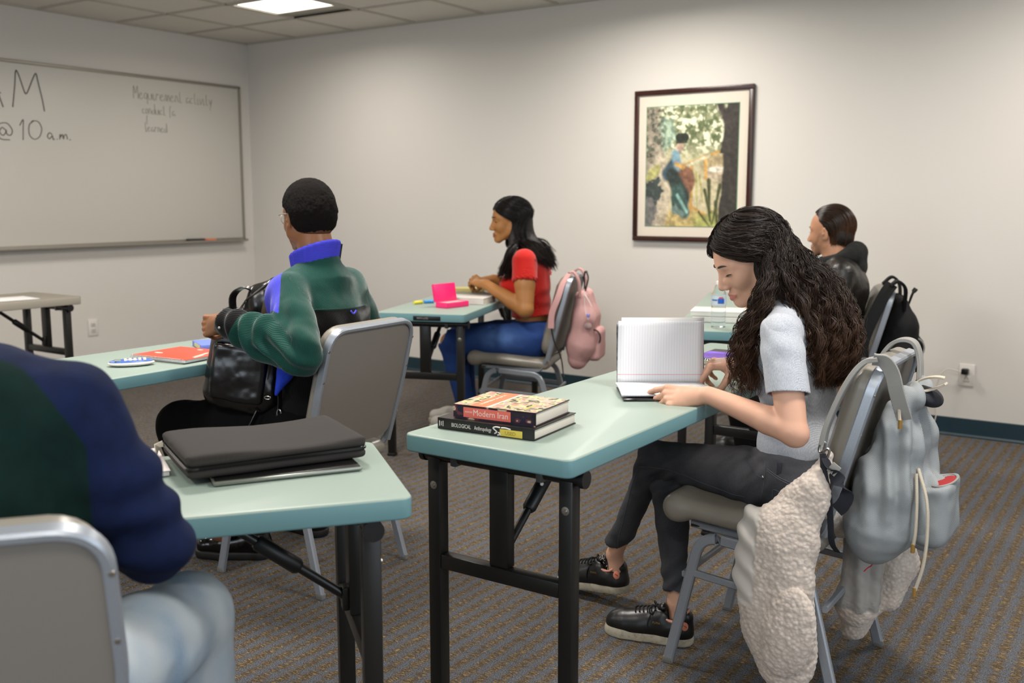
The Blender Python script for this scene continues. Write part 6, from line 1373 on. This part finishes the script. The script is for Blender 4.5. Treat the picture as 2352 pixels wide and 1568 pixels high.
Mgb = frame((-3.42, 4.47, .7405), Vector((.90, .33, 0)).normalized(), Vector((-.33, .90, 0)).normalized(), (0, 0, 1))
tb = book('grey textbook with yellow spine label behind the white book', Mgb, .23, .16, .030, simple('grey_print_cover', '8f8c84', .5), 'textbook'); MB().box((.07, -.0006, .015), (.09, .001, .014), M=Mgb).obj('spine_label', simple('olive_label', 'a7a04a', .5), tb)
Mg2 = Mgb @ Matrix.Translation((-.02, .03, .0305)); book('yellowish book on top of the grey textbook', Mg2, .20, .14, .018, simple('yellow_print_cover', 'b5a96a', .5), 'textbook')
for nm, x, y, an, c_, lb in (('y', -3.345, 4.085, 75, 'd8d23a', 'yellow highlighter lying on the far teal table'), ('b', -3.325, 4.150, 60, '2f8fd0', 'blue highlighter lying beside the yellow one')):
    t = thing('highlighter', (x, y, .7405), lb, 'highlighter', 'highlighters on the far table'); Mh = Matrix.Translation((x, y, .7495)) @ Rz(an) @ Matrix.Rotation(R(90), 4, 'Y')
    MB().lathe([(0, -.028), (.0085, -.027), (.009, 0), (.009, .008), (0, .008)], Mh.translation, 12, M=Mh.to_3x3()).obj('barrel', simple('barrel_'+nm, c_, .4), t); MB().lathe([(0, .006), (.0095, .007), (.0092, .026), (.006, .030), (0, .030)], Mh.translation, 12, M=Mh.to_3x3()).obj('cap', simple('cap_'+nm, c_, .3), t)
# right table: two white books / boxes, bottle, orange item
Mt = frame((-1.815, 4.165, .7405), Vector((.955, .296, 0)).normalized(), Vector((-.296, .955, 0)).normalized(), (0, 0, 1))
for i, lb in ((0, 'white flat box at the bottom of the pair behind the water bottle'), (1, 'white flat box on top of the pair behind the water bottle')):
    t = thing('flat_box', tuple(Mt @ Vector((.12, .09, .027*i))), lb, 'box', 'white boxes on the right table'); MB().box((.125-.01*i, .09, .0125+.0265*i), (.25, .18, .024), .002, M=Mt).obj('carton', simple('white_carton', 'cfccc4', .6), t); MB().box((.125-.01*i, .09, .0215+.0265*i), (.254, .184, .0065), .0015, M=Mt).obj('lid', simple('white_carton_lid', 'd8d5ce', .55), t)
t = thing('sticky_pad', tuple(Mt @ Vector((.24, .22, 0))), 'orange-yellow block behind the white boxes', 'note pad'); MB().box((.26, .30, .024), (.10, .08, .046), .003, M=Mt).obj('block', simple('amber_block', 'd39a35', .6), t)
t = thing('water_bottle', (-1.640, 4.035, .7405), 'clear plastic water bottle with blue label on the right table', 'bottle')
k = N('clear_plastic', .06, 0, .5); k.base('eef4f6'); k.i['Transmission Weight'].default_value = 1; k.i['IOR'].default_value = 1.12; M_pet = k.m
pr = [(0, .003), (.024, 0), (.031, .004), (.032, .012)]+[(.0315-.0014*(i % 2), .018+.007*i) for i in range(10)]+[(.0305, .095), (.0325, .100), (.0325, .140), (.031, .146), (.026, .160), (.018, .176), (.0135, .186), (.0135, .190)]
MB().lathe(pr, (-1.640, 4.035, .7405), 24).obj('bottle_body', M_pet, t); MB().lathe([(.0, .186), (.0145, .186), (.0145, .199), (.013, .201), (0, .201)], (-1.640, 4.035, .7405), 20).obj('cap', simple('white_cap', 'd9d9d6', .4), t)
lb = MB().lathe([(.0329, .101), (.0329, .139)], (-1.640, 4.035, .7405), 28).obj('label', simple('label_white', 'bfcbd2', .4), t)
def onb(nm, a0, a1, z0, z1, c, par): 
    vs = []; n = 8
    for i in range(n+1):
        a = R(a0+(a1-a0)*i/n)
        for z in (z0, z1): vs.append((-1.640+.0332*math.cos(a), 4.035+.0332*math.sin(a), .7405+z))
    MB().add(vs, [[2*i, 2*i+2, 2*i+3, 2*i+1] for i in range(n)]).obj(nm, simple(nm+'_col', c, .4), par)
onb('label_blue', -75, -25, .106, .128, '1f57b0', lb); onb('label_red', -68, -35, .1285, .134, 'c23a3a', lb); onb('label_swoosh', -125, -78, .118, .124, '2c5fa0', lb)
# paper on the grey table
t = thing('loose_sheet', (-5.42, 2.98, .7405), 'white sheets on the grey table at far left', 'paper'); MB().box((-5.40, 2.99, .742), (.22, .30, .003), .0005, rot=R(-8)).obj('sheet', M_paper, t)
# ================================================================== BAGS AND COAT
def worley(p, s=0):
    p = np.asarray(p, float); f = np.floor(p).astype(np.int64); best = np.full(len(p), 9.)
    for a in (-1, 0, 1):
        for b in (-1, 0, 1):
            for c in (-1, 0, 1):
                g_ = f+[a, b, c]; o = np.stack([hsh(g_[:, 0], g_[:, 1], g_[:, 2], s+q_) for q_ in (1, 2, 3)], 1); best = np.minimum(best, np.linalg.norm(g_+o-p, axis=1))
    return best
# sherpa coat thrown over the chair
k = N('cream_sherpa', .95, 0, .15); co = k.coord(); vo = k.n('ShaderNodeTexVoronoi'); vo.inputs['Scale'].default_value = 105; k.l(co, vo.inputs['Vector'])
fl = k.mix(k.math('MULTIPLY', vo.outputs['Distance'], 1.1), 'cfc2b6', 'b5a79b'); sd = k.mix(k.noise(co, 20, 3), 'b9b2a9', 'c7c0b8'); gl_ = k.mix(k.noise(co, 12, 3), '85817c', '9b9690')
c_ = k.mix(k.step(k.attr('suede'), .006), fl, sd); c_ = k.mix(k.step(k.attr('lining'), .004), c_, gl_); k.base(c_)
hgt = k.math('MULTIPLY', k.math('SUBTRACT', 1, vo.outputs['Distance']), k.math('LESS_THAN', k.attr('suede'), 0)); k.bump(hgt, .35, .005); k.i['Sheen Weight'].default_value = .3; M_sherpa = k.m
t = thing('fleece_coat', (-.76, 2.45, 0), 'cream fleece-lined coat draped over the side of the curly-haired student\'s chair', 'coat')
q = S(); Yc = 2.395
q.cone((-.690, 2.43, .655), (-.715, 2.415, .585), .012, .032, .02); q.ell((-.745, Yc, .52), (.062, .030, .095), .03, 0, Matrix.Rotation(R(38), 3, 'Y'))
q.ell((-.790, Yc-.01, .44), (.105, .040, .085), .03); q.ell((-.800, Yc-.015, .33), (.105, .046, .13), .03); q.ell((-.785, Yc-.015, .22), (.098, .048, .12), .025)
q.ell((-.765, Yc-.010, .145), (.082, .044, .115), .02); q.cone((-.765, Yc, .11), (-.758, Yc, .075), .046, .036, .02)
q.ell((-.742, Yc-.058, .215), (.064, .024, .120), .006, 0, Matrix.Rotation(R(10), 3, 'Y')); q.ell((-.868, Yc-.010, .40), (.030, .030, .11), .012)
q.cone((-.80, Yc-.075, .33), (-.845, Yc-.078, .16), .007, .009, .022, 1); q.cone((-.80, Yc-.075, .325), (-.735, Yc-.085, .36), .006, .003, .02, 1)
q.chain([(-.70, 2.47, .50), (-.70, 2.60, .44), (-.70, 2.74, .42)], [.03, .035, .03], .03)
def co_s(v): return np.minimum(-.836-v[:, 0]+.004*vn(v*40, 3), v[:, 2]-.26)
def co_l(v): return np.full(len(v), -.02)
def sh_d(v): w_ = worley(v*80, 5); m_ = np.clip(1-np.clip(co_s(v)/.006, 0, 1), 0, 1); return (.0046*(.75-w_))*m_+.006*fbm(v*[16, 16, 11], 3, 2)+(1-m_)*.004*np.sin(v[:, 2]*95+v[:, 0]*60)
sobj('draped_body', q, .0038, M_sherpa, t, sh_d, {'suede': co_s, 'lining': co_l})
q = S(); q.cone((-.645, 2.66, .40), (-.655, 2.655, .22), .052, .058, .02); q.ell((-.662, 2.655, .20), (.055, .045, .065), .02); q.half((-.65, 2.65, .42), (0, 0, 1))
sobj('coat_lining', q, .0045, M_sherpa, t, lambda v: .007*np.sin(v[:, 0]*110+v[:, 1]*90+1)*(v[:, 2] > .2)+.004*fbm(v*60, 3, 2), {'suede': lambda v: v[:, 2]-.23, 'lining': lambda v: v[:, 2]-.20})
q = S(); q.chain([(-.60, 2.76, .40), (-.590, 2.77, .30), (-.605, 2.76, .20)], [.050, .055, .040], .02); q.chain([(-.645, 2.72, .34), (-.652, 2.73, .18), (-.680, 2.725, .105)], [.035, .036, .036], .02)
sobj('sleeve', q, .0042, M_sherpa, t, lambda v: .0045*(.75-worley(v*92, 5))+.005*fbm(v*14, 3, 2), {'suede': nolip, 'lining': nolip})

# grey drawstring backpack on the same chair
k = N('grey_striped_canvas', .85, 0, .25); co = k.coord('Object', (1, 1, 1), (R(25), R(35), 0)); wv = k.wave(co, 150, 'X', .6, 3); k.base(k.mix(wv, '676d70', 'a3a6a6')); k.bump(wv, .15, .001); M_canv = k.m
M_strapg = simple('grey_webbing', '8c8a85', .85, bump=(300, .3, .001)); M_navy = simple('navy_webbing', '11131d', .8, bump=(300, .3, .001)); M_cord2 = simple('cream_cord', 'b9ae9c', .85, bump=(500, .5, .002)); M_tan = simple('tan_cord_end', '8a6a30', .5); M_ring = simple('nickel_ring', 'b9b6b0', .18, .95)
t = BPK = thing('backpack', (-.57, 2.64, .37), 'grey canvas drawstring backpack hanging behind the curly-haired student\'s chair', 'backpack', 'backpacks')
q = S()
for y in (2.545, 2.60, 2.655, 2.71): q.chain([(-.555, y, .775), (-.555, y, .68), (-.572, y, .57), (-.590, y, .465), (-.600, y, .42)], [.030, .052, .078, .084, .050], .03)
q.cone((-.53, 2.56, .80), (-.53, 2.70, .80), .030, .030, .02); q.ell((-.485, 2.62, .50), (.052, .10, .10), .02)
q.cone((-.515, 2.57, .855), (-.515, 2.68, .855), .012, .014, .01, 1)
def bp_d(v):
    fo = np.sin((v[:, 0]*1.0+v[:, 1]*.55)*120+3*vn(v*[6, 6, 3], 5))
    return .011*fo*np.clip((v[:, 2]-.50)*8+.45, 0, 1)*(.6+.5*vn(v*[9, 9, 5], 2))+.008*fbm(v*[12, 12, 12], 7, 3)
BD = sobj('bag_body', q, .0042, M_canv, t, bp_d)
q = S(); q.box((-.470, 2.625, .515), (.045, .095, .085), .03, .01); q.half((-.455, 2.62, .583), (-.25, 0, 1)); PK = sobj('front_pocket', q, .005, M_canv, BD, lambda v: .007*fbm(v*15, 2, 2))
MB().sphere((-.454, 2.625, .584), (1, 1, 1), 20, M=Matrix(((.027, 0, .0), (0, .062, 0), (.006, 0, .002)))).obj('pocket_lining', simple('red_lining', '9c0f16', .7), PK)
m = MB(); m.tube([(-.454+.029*math.cos(a), 2.625+.066*math.sin(a), .5845+.0065*math.cos(a)) for a in np.linspace(0, 2*math.pi, 24, endpoint=False)], .0028, 6, closed=True); m.obj('pocket_rim', M_strapg, PK)
q = S(); q.ell((-.505, 2.63, .795), (.040, .060, .022), .01, 0, Matrix.Rotation(R(28), 3, 'Y')); sobj('bag_opening', q, .004, M_navy, BD)
def strap(nm, pts, w_, mat, par, th=.005, up=(0, 1, 0), n=6): return MB().rtube(spline(pts, n), w_, th, .0015, up=up).obj(nm, mat, par)
strap('shoulder_strap', [(-.703, 2.425, .685), (-.695, 2.428, .73), (-.672, 2.436, .80), (-.645, 2.445, .86), (-.618, 2.455, .895), (-.590, 2.460, .903)], .034, M_strapg, t, .012); strap('shoulder_strap', [(-.600, 2.455, .903), (-.575, 2.462, .898), (-.558, 2.470, .870), (-.548, 2.475, .83), (-.538, 2.485, .79), (-.530, 2.50, .755)], .036, M_strapg, t, .007, (1, 0, .3))
strap('shoulder_strap', [(-.66, 2.70, .80), (-.645, 2.705, .86), (-.620, 2.71, .905), (-.590, 2.71, .922), (-.560, 2.71, .915), (-.545, 2.71, .875), (-.540, 2.70, .82), (-.538, 2.69, .77)], .040, M_strapg, t, .010)
m = MB(); m.rtube([(-.535+.040*(1-math.cos(a))*1.0, 2.60+.012*math.sin(a*2), .820+.016*math.sin(a)+.012*(1-math.cos(a))) for a in np.linspace(-2.6, 2.6, 18)], .022, .005, .001, up=(0, 1, 0)); m.obj('grab_handle', M_cord2, t)
for pts in ([(-.545, 2.50, .80), (-.540, 2.485, .775), (-.535, 2.478, .745)], [(-.500, 2.52, .62), (-.492, 2.505, .55), (-.490, 2.50, .48), (-.494, 2.50, .435)], [(-.498, 2.53, .63), (-.470, 2.505, .56), (-.462, 2.495, .48), (-.466, 2.49, .40), (-.482, 2.488, .33)]):
    c_ = MB().tube(spline(pts, 6), .0042, 7).obj('drawcord', M_cord2, t); MB().tube([Vector(pts[-1])+Vector((0, 0, .012)), Vector(pts[-1])-Vector((0, 0, .010))], .0052, 8).obj('cord_end', M_tan, c_)
q_ = MB()
for (x, y, z) in ((-.702, 2.418, .680), (-.690, 2.412, .665)): q_.tube([(x+.013*math.cos(a)*.5+.004*math.sin(a), y, z+.015*math.sin(a)) for a in np.linspace(0, 2*math.pi, 16, endpoint=False)], .0034, 7, closed=True)
q_.obj('buckle_ring', M_ring, t)
strap('webbing', [(-.697, 2.410, .665), (-.690, 2.402, .62), (-.676, 2.400, .57), (-.670, 2.405, .50), (-.668, 2.42, .44), (-.665, 2.46, .405)], .016, M_navy, t, .003, (1, 0, 0))
strap('webbing', [(-.690, 2.405, .655), (-.672, 2.396, .63), (-.645, 2.396, .600), (-.632, 2.40, .575), (-.640, 2.40, .548), (-.655, 2.402, .53)], .034, M_navy, t, .003, (.6, 0, -.8)); MB().box((-.664, 2.394, .634), (.024, .004, .028), .001, rot=Matrix.Rotation(R(35), 3, 'Y')).obj('webbing_tab', M_strapg, t)
MB().tube(spline([(-.600, 2.54, .372), (-.596, 2.53, .362), (-.604, 2.525, .355), (-.612, 2.52, .345)], 5), .0015, 5).obj('red_tag', simple('red_thread', 'a3161c', .8), t)

# leather backpack on the lap of the green-jacket student
k = N('soft_black_leather', .27, 0, .6); co = k.coord(); k.base('0c0a09'); k.bump(k.noise(co, 260, 3), .18, .001, k.bump(k.noise(co, 14, 2, .5, .8), .12, .010)); M_lb = k.m
t = thing('backpack', (-2.56, 2.24, .6), 'black leather backpack standing on the lap of the student in green corduroy', 'backpack', 'backpacks')
bx = Vector((.205, .12, 0)).normalized(); MB_ = frame((-2.572, 2.225, .61), bx, Vector((0, 0, 1)).cross(bx), (0, 0, 1)) @ Matrix.Rotation(R(9), 4, 'Y')
q = S(MB_); q.box((-.018, .02, .14), (.126, .062, .17), .055, .01); q.ell((.0, .02, .05), (.125, .078, .085), .03); q.ell((.035, .02, .33), (.088, .058, .085), .03); q.ell((.065, .02, .39), (.055, .045, .045), .03)
LB = sobj('bag_body', q, .0045, M_lb, t, lambda v: .009*fbm(v*[13, 13, 9], 3, 3)+.004*np.sin(toloc(v, MB_)[:, 0]*70+toloc(v, MB_)[:, 2]*25)*(toloc(v, MB_)[:, 2] > .22)); bvB = bvh_of(LB); dB = MB_.to_3x3() @ Vector((0, 1, 0))
q = S(MB_); q.box((-.02, -.048, .105), (.092, .020, .095), .018, .01); FP = sobj('front_pocket', q, .0045, M_lb, LB, lambda v: .006*fbm(v*14, 5, 3)); bvP = bvh_of(FP)
M_st = simple('seam_welt', '2e2822', .4)
for (nm, bv, pts, r_) in (('pocket_seam', bvP, [(-.105, -1, .196), (-.02, -1, .199), (.066, -1, .196)], .0014), ('piping', bvB, [(-.10, -1, .29), (-.02, -1, .36), (.03, -1, .41), (.075, -1, .42)], .0035), ('piping', bvB, [(.075, -1, .10), (.082, -1, .22), (.080, -1, .36)], .002)):
    MB().tube([p for p in snap(bv, [MB_ @ Vector((x, -.3, z)) for x, y, z in spline(pts, 6)], .0008, dB)], r_, 6).obj(nm, M_st, LB)
q = S(MB_); q.ell((.040, -.028, .30), (.018, .012, .085), .01); sobj('side_panel', q, .004, simple('brown_suede_panel', '4a3823', .7), LB)
zz = snap(bvB, [MB_ @ Vector((.055+.003*math.sin(i), -.3, .425-.006*i)) for i in range(12)], .002, dB); zm = MB()
for p in zz: zm.box(tuple(p), (.005, .003, .0028), .0006)
zm.obj('zip_teeth', M_ring, LB)
strap('grab_handle', [MB_ @ Vector(p) for p in ((-.075, .0, .285), (-.085, .0, .35), (-.050, .0, .385), (.0, .01, .375), (.02, .02, .36))], .030, M_lb, t, .006)
strap('shoulder_strap', [MB_ @ Vector(p) for p in ((.105, -.02, .10), (.125, -.035, .02), (.118, -.045, -.05), (.09, -.05, -.11), (.075, -.05, -.16))], .020, M_lb, t, .004)
strap('shoulder_strap', [MB_ @ Vector(p) for p in ((.06, -.05, -.01), (.045, -.07, -.06), (.02, -.08, -.11), (-.01, -.085, -.15))], .022, M_lb, t, .004)
rg = MB_ @ Vector((.128, -.045, -.005)); MB().tube([rg+Vector((.005*math.cos(a), .004*math.cos(a), .014*math.sin(a))) for a in np.linspace(0, 2*math.pi, 14, endpoint=False)], .0028, 6, closed=True).obj('buckle_ring', M_ring, t)
rg = MB_ @ Vector((.088, -.06, .045)); MB().tube([rg+Vector((.010*math.cos(a), .004*math.cos(a), .005*math.sin(a))) for a in np.linspace(0, 2*math.pi, 12, endpoint=False)], .0018, 6, closed=True).obj('buckle_ring', M_ring, t)

# backpacks hanging on the far chairs (built in the chair's own frame)
def hung(label, PMx, fab, trim, w_=.14, big=1.0, zb=.42, zt=.80, xo=.0):
    t = thing('backpack', tuple(PMx @ Vector((.33, 0, zb))), label, 'backpack', 'backpacks'); q = S(PMx); h_ = zt-zb
    for y in (-w_*.55, 0, w_*.55): q.chain([(.335+xo, y, zt-.03), (.345+xo, y, zt-h_*.35), (.335+xo, y, zb+h_*.30), (.315+xo, y, zb+.04)], [.040, .062*big, .078*big, .052], .03)
    B_ = sobj('bag_body', q, .006, fab, t, lambda v: .007*fbm(v*[10, 10, 8], 3, 3)); q = S(PMx); q.box((.405+xo, .0, zb+h_*.30), (.038*big, w_*.72, h_*.22), .03, .02); sobj('front_pocket', q, .005, fab, B_, lambda v: .004*fbm(v*14, 3, 3))
    L = lambda *p: PMx @ Vector(p); zpp = [L(.405+xo+.036*big*math.cos(a)*1.0, -w_*.74, zb+h_*.40+.045*math.sin(a)) for a in np.linspace(-.6, 1.8, 10)]; MB().tube(zpp, .004, 6).obj('zip', trim, B_)
    return t, B_, L
P4b = PM(-1.40, 4.73, 18)
k = N('dusty_pink_nylon', .7, 0, .3); co = k.coord(); k.base(k.mix(k.noise(co, 8, 3), 'b98a88', 'c9a09c')); k.bump(k.noise(co, 25, 3), .3, .005); M_pn = k.m
t, B_, L = hung('dusty pink backpack hanging on the red-topped student\'s chair', PM(-2.99, 4.57, 20), M_pn, M_black, .135, 1.0, .395, .80)
up_ = PM(-2.99, 4.57, 20).to_3x3() @ Vector((0, 1, 0))
strap('shoulder_strap', [L(.33, -.10, .78), L(.325, -.12, .86), L(.30, -.13, .905), L(.275, -.14, .905)], .045, M_pn, t, .010, up_); strap('shoulder_strap', [L(.28, -.16, .90), L(.255, -.20, .85), L(.235, -.226, .78), L(.205, -.234, .70), L(.20, -.236, .62)], .032, M_pn, t, .009, P4b.to_3x3() @ Vector((1, 0, .3)))
strap('webbing', [L(.20, -.23, .62), L(.215, -.225, .55), L(.25, -.21, .46), L(.262, -.20, .36)], .018, M_black, t, .004, up_)
strap('shoulder_strap', [L(.33, .04, .78), L(.33, .05, .87), L(.30, .05, .915), L(.26, .05, .89), L(.24, .05, .85)], .045, M_pn, t, .010, up_); strap('grab_handle', [L(.345, -.03, .80), L(.36, -.03, .87), L(.345, -.02, .905), L(.33, .02, .87), L(.335, .03, .80)], .02, M_black, t, .006, up_)
kc = thing('keychain', tuple(L(.38, -.15, .66)), 'white ribbon keychain with clear bauble clipped to the pink backpack', 'keychain'); MB().sphere(tuple(L(.385, -.165, .635)), .026, 20).obj('bauble', M_pet, kc); MB().sphere(tuple(L(.385, -.165, .628)), .018, 14).obj('bauble_filling', simple('pinkish_glitter', 'c9a9a4', .3, .3), kc)
strap('ribbon', [L(.355, -.13, .82), L(.362, -.145, .76), L(.372, -.16, .70), L(.385, -.165, .664)], .014, simple('white_ribbon', 'd8d2cc', .7), kc, .002, up_); strap('ribbon', [L(.355, -.13, .80), L(.385, -.145, .76), L(.40, -.15, .73)], .012, simple('white_ribbon_b', 'd8d2cc', .7), kc, .002, up_); MB().box(tuple(L(.385, -.166, .685)), (.018, .014, .020), .004).obj('charm', simple('lilac_charm', '8f8fd0', .4), kc)
k = N('black_nylon', .75, 0, .3); co = k.coord(); k.base('0b0b0c'); k.bump(k.noise(co, 25, 3), .4, .006); M_bn = k.m; P4b = PM(-1.40, 4.73, 18)
t, B_, L = hung('black backpack hanging on the chair by the right wall', P4b, M_bn, M_strapg, .145, 1.15, .47, .84); up_ = P4b.to_3x3() @ Vector((0, 1, 0))
strap('shoulder_strap', [L(.35, -.12, .80), L(.345, -.17, .89), L(.31, -.20, .925), L(.275, -.21, .905)], .055, M_bn, t, .012, up_); strap('shoulder_strap', [L(.285, -.215, .915), L(.255, -.228, .87), L(.215, -.238, .78), L(.175, -.245, .66), L(.175, -.245, .57)], .052, M_bn, t, .010, P4b.to_3x3() @ Vector((1, 0, .3)))
strap('webbing', [L(.175, -.245, .57), L(.20, -.24, .53), L(.25, -.22, .50), L(.30, -.17, .49)], .022, M_bn, t, .004, up_); MB().box(tuple(L(.178, -.247, .575)), (.03, .012, .022), .003).obj('strap_buckle', simple('grey_buckle', '6b6866', .4), t)
strap('shoulder_strap', [L(.35, .08, .80), L(.345, .10, .89), L(.31, .10, .925), L(.27, .10, .89)], .055, M_bn, t, .012, up_); strap('grab_handle', [L(.365, -.05, .77), L(.385, -.05, .85), L(.40, -.03, .872), L(.40, .02, .86), L(.375, .04, .77)], .026, M_bn, t, .006, up_)
MB().box(tuple(L(.375, -.125, .72)), (.012, .010, .022), .002).obj('brand_tab', simple('grey_tab', '8d8b88', .5), B_)
